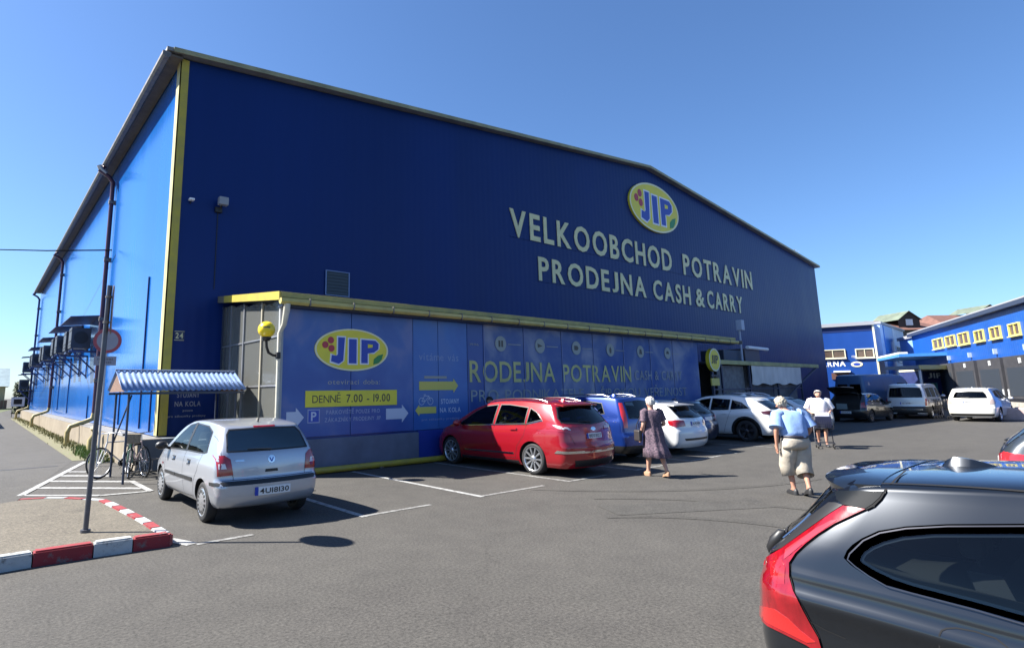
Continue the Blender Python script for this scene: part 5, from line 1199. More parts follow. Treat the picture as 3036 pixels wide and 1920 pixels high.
est = dict(L=4.68, W=1.82, wx=(.98, 3.66), r=.32, tw=.215, zb=.20, tumble=.20, crown=.05, rr=.17, Lw=1.5, bow_r=.09,
    top=[(0, 1.37), (.4, 1.39), (.9, 1.44), (1.8, 1.465), (2.4, 1.43), (2.8, 1.30), (3.4, 1.0), (3.6, .95), (4.2, .85), (4.55, .7), (4.68, .55)],
    rear=[(.2, .10), (.32, .02), (.5, 0), (.66, .01), (.72, .05), (.9, .07), (1.0, .12), (1.2, .32), (1.38, .50), (1.5, .52)], belt=[(0, .99), (2.6, .92), (3.6, .88), (4.68, .6)])
EW = [[(.72, 1.05), (.92, 1.28), (1.22, 1.335), (1.26, .995)], [(1.32, .99), (1.28, 1.34), (2.0, 1.38), (2.05, .96)], [(2.11, .955), (2.07, 1.38), (2.45, 1.35), (2.9, 1.15), (3.25, .95)]]
ERW = [(-.62, 1.02), (0, 1.0), (.62, 1.02), (.60, 1.15), (.54, 1.33), (0, 1.35), (-.54, 1.33), (-.60, 1.15)]
ELB = [(.50, .80), (.84, .77), (.87, .93), (.80, .97), (.52, .955)]; ELS = [(.12, .78), (.30, .83), (.36, .95), (.12, .96)]
M_white = mat('paint_white', (.60, .61, .62), .35, 0, coat=1.0)
c = dress(Car('white_estate', 'white estate car with roof rails parked behind the walking woman', est, M_white, (16.2, 8.55, 0), UP), EW, ERW, ELB, ELS, M_tail, (-.26, .26, .80, .91), ((1.5, .86), (2.3, .85)), (.8, 2.5, .58, M_white, .03), (5, .035, .1), None, (3.2, .92), (.22, .60, .58, .03, None, .03), text='3U9 2406')
gaps(c, .95, 1.28, 2.08, 3.2); ws(c, 2.75, 3.4, .58, .68); c.add('bumper_insert', [('B', [(-.6, .40), (.6, .40), (.64, .46), (-.64, .46)])], M_rub, .008); c.add('badge', [('B', ellipse(0, .93, .045, .045, 14))], M_chr, .01, .2)

hat = dict(est); hat.update(L=4.2, wx=(.72, 3.3), top=[(0, 1.37), (.35, 1.40), (.8, 1.45), (1.5, 1.48), (2.1, 1.44), (2.5, 1.30), (3.1, 1.0), (3.3, .95), (3.8, .85), (4.1, .7), (4.2, .55)])
HW = [[(.60, 1.05), (.78, 1.30), (1.40, 1.385), (1.44, .985)], [(1.50, .98), (1.46, 1.39), (2.05, 1.37), (2.55, 1.15), (2.9, .95)]]
c = dress(Car('dark_blue_hatchback', 'dark blue hatchback in shade between white estate and white crossover', hat, paint('navy', (.012, .022, .06), .4, .3), (18.85, 9.5, 0), UP), HW, ERW, ELB, ELS, M_tail, (-.26, .26, .80, .91), ((1.2, .86), (2.0, .85)), None, (5, .035, .1), M_alloyd, (2.85, .92)); ws(c, 2.45, 3.05, .58, .68)

suv = dict(L=4.55, W=1.90, wx=(.93, 3.62), r=.36, tw=.235, rimf=.72, ag=.07, zb=.24, tumble=.22, crown=.05, rr=.18, Lw=1.7, bow_r=.09,
    top=[(0, 1.38), (.55, 1.43), (1.0, 1.53), (1.7, 1.60), (2.3, 1.57), (2.8, 1.42), (3.3, 1.14), (3.5, 1.06), (4.1, .97), (4.4, .82), (4.55, .6)],
    rear=[(.24, .12), (.36, .03), (.52, 0), (.70, 0), (.80, .05), (.98, .09), (1.08, .16), (1.25, .42), (1.42, .70), (1.6, .76)], belt=[(0, 1.10), (1.0, 1.07), (2.6, 1.0), (3.5, .97), (4.55, .7)],
    side=[(0, .90), (.06, .94), (.2, .97), (.42, .975), (.6, .985), (.78, 1.0), (.88, .985), (1, .94)])
SW = [[(.78, 1.13), (1.05, 1.33), (1.38, 1.42), (1.42, 1.08)], [(1.48, 1.075), (1.44, 1.43), (2.1, 1.48), (2.14, 1.05)], [(2.20, 1.045), (2.16, 1.48), (2.5, 1.43), (3.0, 1.19), (3.2, 1.03)]]
SRW = [(-.66, 1.10), (0, 1.08), (.66, 1.10), (.64, 1.2), (.56, 1.37), (0, 1.39), (-.56, 1.37), (-.64, 1.2)]
SLB = [(.40, .93), (.86, .90), (.90, 1.02), (.80, 1.05), (.42, .99)]; SLS = [(.14, .92), (.34, .95), (.42, 1.04), (.14, 1.06)]
c = dress(Car('white_crossover', 'white sloping-roof crossover with dark wheels, left of man in blue shirt', suv, mat('paint_pearl', (.68, .68, .67), .32, .1, coat=1.0), (21.82, 8.28, 0), UP), SW, SRW, SLB, SLS, mat('smoked_lamp', (.05, .01, .012), .08, coat=1), (-.26, .26, .74, .85), ((1.55, .92), (2.35, .91)), None, (5, .03, .14), M_alloyd, (3.15, 1.02), None); gaps(c, 1.05, 1.4, 2.15, 3.2); ws(c, 2.8, 3.35, .62, .70)
for xw in suv['wx']:
    for w in 'LR': c.sides('wheel_arch_trim', [(xw+r_*math.cos(a), .36+r_*math.sin(a)) for r_, rng in ((.50, range(-2, 19)), (.43, range(18, -3, -1))) for a in [k*math.pi/16 for k in rng]], M_rub, .006, .08, which=w)
c = dress(Car('silver_suv', 'silver roof-railed off-roader in shade beyond the white crossover', suv, paint('silverblue', (.30, .34, .42), .6, .3), (24.5, 9.1, 0), UP), SW, SRW, SLB, SLS, M_tail, (-.26, .26, .74, .85), ((1.55, .92), (2.35, .91)), (.9, 2.6, .60), (5, .03, .14), None, (3.15, 1.02)); ws(c, 2.8, 3.35, .62, .70)
sal = dict(est); sal.update(top=[(0, .98), (.3, 1.03), (.75, 1.10), (1.2, 1.32), (1.8, 1.44), (2.4, 1.43), (2.8, 1.30), (3.4, 1.0), (3.6, .95), (4.2, .85), (4.55, .7), (4.68, .55)], rear=[(.2, .1), (.32, .02), (.5, 0), (.7, .02), (.95, .05), (1.1, .06)], Lw=1.2)
c = Car('white_saloon', 'white saloon car mostly hidden behind the man in blue shirt', sal, M_white, (27.4, 8.75, 0), UP)
for w in ([(.95, 1.05), (1.3, 1.27), (1.9, 1.36), (1.95, .96)], [(2.01, .955), (1.97, 1.36), (2.4, 1.35), (2.85, 1.15), (3.2, .95)]): [c.glass('side_window', w_, w) for w_ in 'LR']
c.glass('rear_window', 'T', [(.80, -.58), (1.3, -.50), (1.36, 0), (1.3, .50), (.80, .58), (.74, 0)], .006); ws(c, 2.75, 3.4, .58, .68)
for sg_, w in ((1, 'L'), (-1, 'R')): c.add('tail_lamp', [('B', [(sg_*.5, .78), (sg_*.85, .76), (sg_*.87, .92), (sg_*.52, .92)]), (w, [(.1, .76), (.3, .8), (.34, .92), (.1, .92)])], M_tail, .008)
c.plate(-.26, .26, .72, .83); c.wheels((5, .035, .1)); c.mirrors(3.2, .93)

# black car with its tailgate up
c = Car('black_hatchback', 'black car with raised tailgate and open boot beside silver van', hat, mat('paint_black', (.008, .009, .011), .25, .2, coat=1.0), (35.2, 10.4, 0), R_(-4))
for w in HW: [c.glass('side_window', w_, w) for w_ in 'LR']
c.add('boot_opening', [('B', [(-.62, .62), (.62, .62), (.64, 1.0), (.52, 1.34), (-.52, 1.34), (-.64, 1.0)])], M_arch, .006)
c.add('boot_load', [('B', [(-.1, .66), (.4, .66), (.42, .95), (-.08, .93)])], mat('boot_boxes', (.16, .20, .20), .8), .012)
for sg_, w in ((1, 'L'), (-1, 'R')): c.add('tail_lamp', [('B', [(sg_*.66, .74), (sg_*.86, .74), (sg_*.86, 1.0), (sg_*.68, 1.0)])], M_tail, .008)
tg = MB(); vs = []
for k in range(9):
    y = -.62+1.24*k/8; bow = .05*(1-(y/.62)**2); vs += [(.55, y, 1.42+bow*.3), (.0, y, 1.62+bow), (-.38, y, 1.78+bow), (-.40, y, 1.74+bow), (.0, y, 1.56+bow), (.55, y, 1.38+bow*.3)]
tg.add(vs, [(6*k+j, 6*k+6+j, 6*k+6+(j+1) % 6, 6*k+(j+1) % 6) for k in range(8) for j in range(6)], 0, True); o = tg.build('tailgate', c.paint, None, sharp=40); o.parent = c.root
for y in (-.55, .55): o = MB().tube([(.35, y, 1.05), (.15, y, 1.58)], .012, 6).build('gas_strut', M_rub, None); o.parent = c.root
c.plate(-.25, .25, .45, .56, '6E4 5021'); c.wheels((5, .035, .1), M_alloyd); c.mirrors(2.85, .92)

# vans ------------------------------------------------------------------------
van = dict(L=5.0, W=1.92, wx=(1.05, 4.05), r=.34, tw=.22, zb=.24, tumble=.16, crown=.05, rr=.12, Lw=.9, bow_r=.05, trim_z=.70,
    top=[(0, 1.84), (.15, 1.88), (.6, 1.92), (2.5, 1.93), (3.5, 1.90), (3.9, 1.75), (4.5, 1.22), (4.6, 1.15), (4.9, .98), (5, .7)],
    rear=[(.24, .06), (.36, 0), (.6, 0), (.7, .03), (1.1, .05), (1.3, .08), (1.8, .17), (1.95, .2)], belt=[(0, 1.14), (3.6, 1.10), (4.5, 1.05), (5, .75)])
VW = [[(.45, 1.18), (.5, 1.66), (1.45, 1.70), (1.45, 1.18)], [(1.55, 1.18), (1.55, 1.70), (2.75, 1.70), (2.75, 1.16)], [(2.95, 1.15), (2.95, 1.68), (3.6, 1.66), (4.25, 1.2), (4.25, 1.13)]]
c = dress(Car('silver_van', 'silver passenger van with black lower bumper, tailgate facing the viewer', van, paint('pale_silver', (.52, .53, .54), .5, .35), (40.35, 9.02, 0), R_(2), cat='van'), VW,
    [(-.74, 1.17), (0, 1.16), (.74, 1.17), (.72, 1.45), (.66, 1.70), (0, 1.73), (-.66, 1.70), (-.72, 1.45)], [(.80, .72), (.93, .72), (.93, 1.12), (.84, 1.12)], None, M_tail, (-.26, .26, .80, .91), ((2.0, 1.0), (3.1, 1.0)), None, (5, .04, 0), None, (4.2, 1.15), None, False, text='2E7 9983')
c.add('step_bumper', [('B', [(-.90, .40), (.90, .40), (.90, .68), (-.90, .68)])], M_rub, .03); c.add('bumper_step_strip', [('B', [(-.7, .50), (.7, .50), (.7, .54), (-.7, .54)])], M_chr, .04)
for sg_ in (-1, 1): c.add('rear_reflector', [('B', [(sg_*.45, .30), (sg_*.85, .30), (sg_*.85, .335), (sg_*.45, .335)])], M_wht, .02)
big = dict(van); big.update(L=5.9, W=2.05, wx=(1.2, 4.85), tumble=.17, trim_z=.5, top=[(0, 2.42), (.15, 2.48), (.6, 2.53), (3.5, 2.55), (4.3, 2.46), (4.8, 2.1), (5.4, 1.3), (5.5, 1.22), (5.8, 1.0), (5.9, .7)], rear=[(.24, .05), (.36, 0), (.7, 0), (1.3, .02), (2.3, .09), (2.6, .14)], belt=[(0, 1.3), (4.5, 1.22), (5.4, 1.12), (5.9, .75)])
c = dress(Car('blue_delivery_van', 'tall dusty blue delivery van standing behind the black open car', big, mat('paint_dusty_blue', (.05, .11, .22), .5, .2, coat=.4), (41.6, 12.0, 0), R_(-13), cat='van'), [[(3.5, 1.32), (3.5, 2.0), (4.3, 1.98), (5.1, 1.38), (5.1, 1.25)]],
    [(-.70, 1.35), (-.06, 1.35), (-.06, 1.95), (-.64, 1.95)], [(.86, .7), (1.0, .7), (1.0, 1.15), (.88, 1.15)], None, M_tail, (-.26, .26, .7, .81), ((3.2, 1.0),), None, (5, .04, 0), None, (5.05, 1.3), None, False, False)
c.glass('rear_window', 'B', [(.06, 1.35), (.70, 1.35), (.64, 1.95), (.06, 1.95)], .006); c.seam([(0, .5), (0, 2.4)], 'B'); c.seam([(3.3, .5), (3.3, 2.3)], 'R'); c.seam([(2.0, .5), (2.0, 2.3)], 'R'); c.seam([(3.3, .5), (3.3, 2.3)], 'L')
# white off-roader, tail to the viewer
off = dict(crv); off.update(W=1.9, bow_r=.08, tumble=.22, trim_z=.0)
c = dress(Car('white_suv', 'white off-roader parked tail-on, right of the silver van', off, mat('paint_cream_white', (.58, .57, .52), .35, 0, coat=1.0), (38.85, 6.12, 0), R_(-2)),
    [[(.62, 1.22), (.75, 1.48), (1.35, 1.54), (1.40, 1.12)], [(1.46, 1.12), (1.42, 1.55), (2.10, 1.55), (2.12, 1.09)], [(2.18, 1.08), (2.16, 1.55), (2.5, 1.48), (3.15, 1.12)]],
    [(-.66, 1.16), (0, 1.15), (.66, 1.16), (.60, 1.36), (.52, 1.47), (0, 1.49), (-.52, 1.47), (-.60, 1.36)], [(.70, .86), (.90, .88), (.91, 1.10), (.78, 1.12), (.72, 1.0)], [(.1, .88), (.22, .9), (.26, 1.1), (.12, 1.12)], mat('pale_lamp', (.38, .30, .27), .15, coat=1), (-.28, .28, .92, 1.03), ((1.5, .95), (2.3, .95)), (.6, 2.4, .58, M_rub), (5, .04, 0), None, (3.05, 1.05), None, text='4B8 6014')
c.add('bumper_insert', [('B', [(-.80, .30), (.80, .30), (.84, .40), (-.84, .40)])], M_rub, .01)
# dark saloon cut by the right edge
c = dress(Car('dark_estate', 'dark estate car with red tail lamp cut by the right picture edge', est, mat('paint_dark_slate', (.045, .055, .065), .3, .4, coat=1.0), (11.55, 1.55, 0), -UP), EW, ERW, [(.44, .70), (.84, .68), (.87, .90), (.80, .95), (.46, .90)], [(.10, .69), (.36, .74), (.42, .92), (.1, .95)], mat('tail_lamp_vivid', (.55, .02, .025), .1, coat=1), (-.26, .26, .74, .85), ((1.5, .86), (2.3, .85)), None, (5, .035, .1), None, (3.2, .92)); gaps(c, .95, 1.28, 2.08, 3.2); ws(c, 2.75, 3.4, .58, .68)

for c in CARS: c.finish()
# ================================================================== PEOPLE
def skinned(name, verts, edges, mt, parent, root=0, sub=2, disp=None):
    """verts: name -> (x,y,z,rx[,ry]); grows one continuous surface round the joints"""
    ks = list(verts); me = bpy.data.meshes.new(name); me.from_pydata([verts[k][:3] for k in ks], [(ks.index(a), ks.index(b)) for a, b in edges], [])
    bm = bmesh.new(); bm.from_mesh(me); ly = bm.verts.layers.skin.verify(); bm.verts.ensure_lookup_table()
    for i, k in enumerate(ks):
        v = verts[k]; bm.verts[i][ly].radius = (v[3], v[4] if len(v) > 4 else v[3]); bm.verts[i][ly].use_root = (i == root)
    bm.to_mesh(me); bm.free(); o = bpy.data.objects.new(name, me); COL.objects.link(o)
    m1 = o.modifiers.new('skin', 'SKIN'); m1.use_smooth_shade = True; m1.branch_smoothing = .6; m2 = o.modifiers.new('sub', 'SUBSURF'); m2.levels = sub; m2.render_levels = sub
    dg = bpy.context.evaluated_depsgraph_get(); nm = bpy.data.meshes.new_from_object(o.evaluated_get(dg)); o.modifiers.clear(); o.data = nm
    nm.materials.clear(); nm.materials.append(mt)
    if disp:
        for v in nm.vertices: v.co = disp(v.co.copy())
    nm.polygons.foreach_set('use_smooth', [True]*len(nm.polygons)); o.parent = parent; return o
def hand(V, E, key, w, d, side, curl=.4):
    """palm and five fingers hanging from joint w along direction d"""
    w = Vector(w); d = Vector(d).normalized(); lat = Vector((1, 0, 0)); lat = (lat-d*lat.dot(d)).normalized(); nrm = d.cross(lat)*side
    p = w+d*.085; V[key+'palm'] = (*p, .030, .022); E.append((key+'wrist', key+'palm'))
    for i, (off, ln_) in enumerate(((-.030, .065), (-.010, .078), (.010, .074), (.030, .058))):
        a = p+lat*off+d*.035; b = a+d*ln_*.6+nrm*.012; e = b+d*ln_*.4*(1-curl)-nrm*ln_*.4*curl
        for nm_, q, r in (('a', a, .010), ('b', b, .009), ('c', e, .007)): V[f'{key}f{i}{nm_}'] = (*q, r)
        E += [(key+'palm', f'{key}f{i}a'), (f'{key}f{i}a', f'{key}f{i}b'), (f'{key}f{i}b', f'{key}f{i}c')]
    a = w+d*.05+lat*.035; b = a+lat*.03+d*.03; V[key+'t0'] = (*a, .012); V[key+'t1'] = (*b, .009); E += [(key+'palm', key+'t0'), (key+'t0', key+'t1')]
def body(J, parent, mt, hands=True):
    """J: joint positions; returns the continuous body"""
    V = dict(pelvis=(*J['pelvis'], .135, .11), waist=(*J['waist'], .125, .10), chest=(*J['chest'], .145, .105), neck=(*J['neck'], .055), skull=(*J['skull'], .068, .072), head=(*J['head'], .078, .092), crown=(*J['crown'], .055, .065))
    E = [('pelvis', 'waist'), ('waist', 'chest'), ('chest', 'neck'), ('neck', 'skull'), ('skull', 'head'), ('head', 'crown')]
    f = Vector(J.get('face', (1, 0, 0))).normalized(); h = Vector(J['head'])
    V['nose0'] = (*(h+f*.085+Vector((0, 0, -.02))), .018); V['nose1'] = (*(h+f*.108+Vector((0, 0, -.035))), .010); E += [('head', 'nose0'), ('nose0', 'nose1')]
    lt = Vector((-f.y, f.x, 0)).normalized()
    for s_, n_ in ((1, 'l'), (-1, 'r')):
        e = h+lt*s_*.085+Vector((0, 0, -.02)); V['ear'+n_] = (*e, .014, .024); E.append(('head', 'ear'+n_))
        sh, el, wr = J['sh'+n_], J['el'+n_], J['wr'+n_]
        V['sh'+n_] = (*sh, .058); V['el'+n_] = (*el, .042); V[n_+'fore'] = (*(Vector(el)*.6+Vector(wr)*.4), .038); V[n_+'wrist'] = (*wr, .026)
        E += [('chest', 'sh'+n_), ('sh'+n_, 'el'+n_), ('el'+n_, n_+'fore'), (n_+'fore', n_+'wrist')]
        if hands: hand(V, E, n_, wr, J.get('hd'+n_, Vector(wr)-Vector(el)), s_)
        hp, kn, an, toe = J['hp'+n_], J['kn'+n_], J['an'+n_], J['to'+n_]
        V['hp'+n_] = (*hp, .088); V['kn'+n_] = (*kn, .058); V['cf'+n_] = (*(Vector(kn)*.68+Vector(an)*.32-Vector((.02, 0, 0))), .056); V['an'+n_] = (*an, .036); V['hl'+n_] = (*(Vector(an)+Vector((-.035, 0, -.045))), .034); V['bl'+n_] = (*(Vector(an)*.45+Vector(toe)*.55-Vector((0, 0, .0))), .036, .03); V['to'+n_] = (*toe, .026, .02)
        E += [('pelvis', 'hp'+n_), ('hp'+n_, 'kn'+n_), ('kn'+n_, 'cf'+n_), ('cf'+n_, 'an'+n_), ('an'+n_, 'hl'+n_), ('an'+n_, 'bl'+n_), ('bl'+n_, 'to'+n_)]
    return skinned('body', V, E, mt, parent)
def cap_hair(c, r, mt, parent, cut=-.01, seed=1, f=(1, 0, 0), back=.06):
    bm = bmesh.new(); bmesh.ops.create_icosphere(bm, subdivisions=4, radius=1); rnd = random.Random(seed); f = Vector(f).normalized(); c = Vector(c)
    for v in bm.verts:
        k = 1+.07*math.sin(v.co.x*13+seed)*math.cos(v.co.y*11)+.05*math.sin(v.co.z*17+v.co.y*9)+rnd.uniform(-.045, .045)
        v.co = Vector((v.co.x*r[0]*k, v.co.y*r[1]*k, v.co.z*r[2]*k))
    lim = lambda p: p.z < cut+(.055 if p.dot(f) > .35*r[0] else 0)-(back if p.dot(f) < 0 else 0)
    bmesh.ops.delete(bm, geom=[v for v in bm.verts if lim(v.co)], context='VERTS'); bm.verts.index_update()
    mb = MB(); mb.add([c+v.co for v in bm.verts], [[v.index for v in q.verts] for q in bm.faces], 0, True); bm.free(); o = mb.build('hair', mt, None); o.parent = parent; return o
def loft(name, rings, mt, parent, n=40, folds=0, fa=.0, thick=.004, seed=0):
    """rings: (cx,cy,z,rx,ry); a hanging cloth tube with soft folds"""
    mb = MB(); vs = []
    for i, (cx_, cy_, z, rx, ry) in enumerate(rings):
        t = i/(len(rings)-1)
        for k in range(n):
            a = 2*math.pi*k/n; w = 1+fa*t*math.sin(folds*a+seed+1.3*math.sin(a*2))+.012*math.sin(5*a+i*1.7+seed); vs.append((cx_+rx*w*math.cos(a), cy_+ry*w*math.sin(a), z+.006*math.sin(3*a+i)))
    mb.add(vs, [(i*n+k, i*n+(k+1) % n, (i+1)*n+(k+1) % n, (i+1)*n+k) for i in range(len(rings)-1) for k in range(n)], 0, True)
    o = mb.build(name, mt, None); o.parent = parent; s_ = o.modifiers.new('solid', 'SOLIDIFY'); s_.thickness = thick; return o
def shoe(J, n_, mt, parent, sole=None):
    an, to = Vector(J['an'+n_]), Vector(J['to'+n_]); d = (to-an); d.z = 0; d.normalize(); up = Vector((0, 0, 1)); s_ = Vector((-d.y, d.x, 0)); pit = (to.z-(an.z-.06))/max(.05, (to-an).xy.length)
    mb = MB(); vs = []; N = 9
    for i in range(N):
        t = i/(N-1); w = .036+.014*math.sin(math.pi*min(1, t*1.1)); hgt = .085*(1-t)**.7+.035; x = -.075+.285*t; c = an+d*x; zb_ = an.z-.082+pit*max(0, x)
        if i in (0, N-1): w *= .55; hgt *= .7
        for k in range(8):
            a = math.pi*k/7; vs.append(c+s_*w*math.cos(a)+up*(zb_-c.z+.0+hgt*math.sin(a)**.8))
    mb.add(vs, [(i*8+k, i*8+k+1, i*8+9+k, i*8+8+k) for i in range(N-1) for k in range(7)]+[(i*8, i*8+8, i*8+15, i*8+7) for i in range(N-1)]+[tuple(range(8)), tuple(range((N-1)*8, N*8))], 0, True)
    o = mb.build('shoe', mt, None, sharp=60); o.parent = parent; return o
M_skin = mat('skin', (.50, .27, .19), .55, var=.08, vs=9); M_skin2 = mat('skin_tanned', (.42, .21, .14), .55, var=.08, vs=9)
M_hair = mat('grey_hair', (.55, .52, .47), .7, var=.25, vs=30, bump=.6, bs=120); M_hair2 = mat('sandy_grey_hair', (.38, .33, .25), .7, var=.3, vs=30, bump=.6, bs=120)
# ---- woman in a patterned dress ------------------------------------------------
wm = thing('person', 'person in dark patterned dress with white hair, walking away', 'person', (11.46, 7.0, 0), R_(62))
J = dict(pelvis=(0, 0, .92), waist=(.0, 0, 1.08), chest=(.01, 0, 1.26), neck=(.02, .0, 1.42), skull=(.035, .0, 1.475), head=(.045, 0, 1.55), crown=(.04, 0, 1.60), face=(1, .35, 0),
    shl=(0, .185, 1.34), ell=(-.04, .245, 1.08), wrl=(.10, .24, .87), shr=(0, -.185, 1.34), elr=(-.05, -.25, 1.09), wrr=(.16, -.20, 1.05),
    hpl=(0, .09, .86), knl=(.10, .09, .47), anl=(.17, .08, .085), tol=(.33, .09, .03), hpr=(0, -.09, .86), knr=(-.06, -.09, .47), anr=(-.27, -.10, .13), tor=(-.13, -.12, .035))
body(J, wm, M_skin)
M_dress = mat('mottled_dress', (.17, .11, .14), .85, var=.9, vs=30, col2=(.018, .015, .028), det=2)
rg = [(.02, 0, 1.40, .09, .13), (.01, 0, 1.36, .125, .19), (.01, 0, 1.28, .150, .205), (.0, 0, 1.15, .150, .190), (.0, 0, 1.05, .155, .185), (-.01, 0, .92, .185, .215), (-.02, 0, .75, .20, .225), (-.05, 0, .58, .25, .245), (-.09, 0, .42, .31, .265)]
dr_ = loft('dress', rg, M_dress, wm, 44, 8, .075)
for n_, s_ in (('l', 1), ('r', -1)):
    a, b = Vector(J['sh'+n_]), Vector(J['el'+n_]); o = MB().tube([a+Vector((0, -s_*.05, .03)), a+Vector((0, s_*.005, .01)), a.lerp(b, .35), a.lerp(b, .72)], [.075, .082, .078, .080], 14).build('sleeve', M_dress, None); o.parent = dr_
    shoe(J, n_, mat('tan_sandal', (.30, .17, .10), .6), wm)
cap_hair((.04, 0, 1.565), (.110, .104, .118), M_hair, wm, -.02, 3, (1, .35, 0), .055)
hb = thing('handbag', 'dark handbag hanging from the arm of the walking woman', 'handbag', (11.46, 7.0, 0), R_(68))
MB().bbox((.0, .27, .74), (.20, .36, .98), .03).build('bag', mat('bag_leather', (.03, .025, .025), .5), hb, world=False)
MB().tube([(.03, .31, .97), (.02, .30, 1.15), (.0, .22, 1.38), (.08, .22, 1.30), (.14, .30, 1.1), (.17, .31, .97)], .009, 6).build('strap', M_blk, hb, world=False)
# ---- man in a light blue shirt --------------------------------------------------
mn = thing('person', 'person in light blue short-sleeved shirt and baggy beige shorts, stooping', 'person', (11.22, 4.13, 0), R_(50))
J = dict(pelvis=(0, 0, .93), waist=(.02, 0, 1.10), chest=(.09, 0, 1.30), neck=(.17, .03, 1.44), skull=(.20, .05, 1.49), head=(.225, .065, 1.555), crown=(.23, .07, 1.61), face=(1, .3, -.3),
    shl=(.10, .215, 1.36), ell=(.0, .31, 1.12), wrl=(.05, .30, .88), shr=(.10, -.215, 1.36), elr=(.02, -.30, 1.12), wrr=(.20, -.27, .93),
    hpl=(0, .10, .87), knl=(.16, .09, .49), anl=(.10, .05, .085), tol=(.27, .06, .03), hpr=(0, -.10, .87), knr=(.03, -.10, .48), anr=(-.17, -.05, .14), tor=(-.04, -.07, .04))
body(J, mn, M_skin2)
M_shirt = mat('light_blue_shirt', (.20, .315, .56), .8, var=.18, vs=6, bump=.5, bs=14); M_short = mat('beige_canvas', (.36, .32, .26), .85, var=.2, vs=5, bump=.6, bs=16)
rg = [(.155, .02, 1.44, .075, .085), (.11, 0, 1.40, .12, .20), (.09, 0, 1.33, .165, .245), (.06, 0, 1.2, .185, .24), (.03, 0, 1.08, .19, .235), (.01, 0, .98, .185, .225)]
sh_ = loft('shirt', rg, M_shirt, mn, 44, 5, .03, seed=2)
for n_, s_ in (('l', 1), ('r', -1)):
    a, b = Vector(J['sh'+n_]), Vector(J['el'+n_]); o = MB().tube([a+Vector((-.01, -s_*.07, .02)), a+Vector((0, s_*.005, 0)), a.lerp(b, .5), a.lerp(b, .92)], [.095, .098, .105, .118], 16).build('sleeve', M_shirt, None); o.parent = sh_
    hp, kn, an = Vector(J['hp'+n_]), Vector(J['kn'+n_]), Vector(J['an'+n_])
    V = dict(a=(*(hp+Vector((0, 0, .06))), .128, .12), b=(*hp.lerp(kn, .5), .125, .12), c=(*kn, .115, .11), d=(*kn.lerp(an, .42), .112, .105))
    o = MB().tube([Vector(V[k][:3]) for k in 'abcd'], [.138, .140, .134, .132], 20, cap=False).build('shorts_leg', M_short, None); o.parent = mn; o.modifiers.new('s', 'SOLIDIFY').thickness = .004
    shoe(J, n_, mat('black_shoe', (.015, .015, .016), .5), mn)
loft('shorts', [(.01, 0, 1.0, .175, .205), (0, 0, .93, .185, .225), (-.005, 0, .84, .17, .235), (0, 0, .78, .14, .23)], M_short, mn, 40, 4, .02)
loft('belt', [(.012, 0, 1.015, .188, .222), (.008, 0, .975, .19, .224)], mat('belt_leather', (.02, .018, .03), .5), mn, 40)
cap_hair((.222, .062, 1.570), (.106, .100, .112), M_hair2, mn, -.03, 5, (1, .3, -.2), .05)
# ---- man pushing a trolley towards us ------------------------------------------
tm_ = thing('person', 'person in white T-shirt and dark shorts pushing a small trolley', 'person', (20.75, 6.85, 0), R_(203))
J = dict(pelvis=(0, 0, .95), waist=(.02, 0, 1.12), chest=(.05, 0, 1.34), neck=(.08, 0, 1.49), skull=(.10, 0, 1.54), head=(.115, 0, 1.61), crown=(.11, 0, 1.665), face=(1, 0, -.1),
    shl=(.05, .22, 1.40), ell=(.0, .33, 1.15), wrl=(.22, .22, 1.02), shr=(.05, -.22, 1.40), elr=(.0, -.33, 1.15), wrr=(.22, -.22, 1.02), hdl=(1, -.3, 0), hdr=(1, .3, 0),
    hpl=(0, .10, .88), knl=(.12, .10, .49), anl=(.06, .09, .085), tol=(.23, .11, .03), hpr=(0, -.10, .88), knr=(.02, -.10, .48), anr=(-.18, -.09, .13), tor=(-.05, -.11, .04))
bd = body(J, tm_, M_skin)
for y in (-.033, .033):
    e = bpy.data.objects
    o = MB().lathe([(.012*math.sin(a), -.012*math.cos(a)) for a in [math.pi*i/8 for i in range(9)]], 10, 'Z', (.195, y, 1.625)).build('eye', M_blk, None); o.parent = tm_
o = MB().tube([(.205, -.028, 1.562), (.212, 0, 1.558), (.205, .028, 1.562)], .006, 6).build('mouth', mat('lip', (.35, .12, .10), .5), None); o.parent = tm_
M_tee = mat('white_tee', (.70, .68, .70), .85, var=.08, vs=5, bump=.4, bs=14)
sh_ = loft('t_shirt', [(.075, 0, 1.49, .075, .085), (.055, 0, 1.45, .12, .205), (.05, 0, 1.37, .165, .25), (.04, 0, 1.22, .19, .245), (.03, 0, 1.08, .195, .24), (.01, 0, .93, .19, .235)], M_tee, tm_, 44, 5, .03, seed=4)
for n_, s_ in (('l', 1), ('r', -1)):
    a, b = Vector(J['sh'+n_]), Vector(J['el'+n_]); o = MB().tube([a+Vector((-.01, -s_*.07, .02)), a+Vector((0, s_*.005, 0)), a.lerp(b, .5), a.lerp(b, .95)], [.092, .095, .095, .10], 16).build('sleeve', M_tee, None); o.parent = sh_
    hp, kn = Vector(J['hp'+n_]), Vector(J['kn'+n_]); o = MB().tube([hp+Vector((0, 0, .06)), hp.lerp(kn, .5), kn+Vector((0, 0, .02))], [.13, .125, .115], 20, cap=False).build('shorts_leg', mat('dark_shorts', (.03, .035, .06), .85), None); o.parent = tm_; o.modifiers.new('s', 'SOLIDIFY').thickness = .004
    shoe(J, n_, mat('dark_shoe', (.03, .03, .035), .5), tm_)
cap_hair((.10, 0, 1.635), (.102, .099, .096), mat('white_hair', (.62, .58, .54), .7, var=.15, vs=30), tm_, .005, 9, (1, 0, 0), .05)
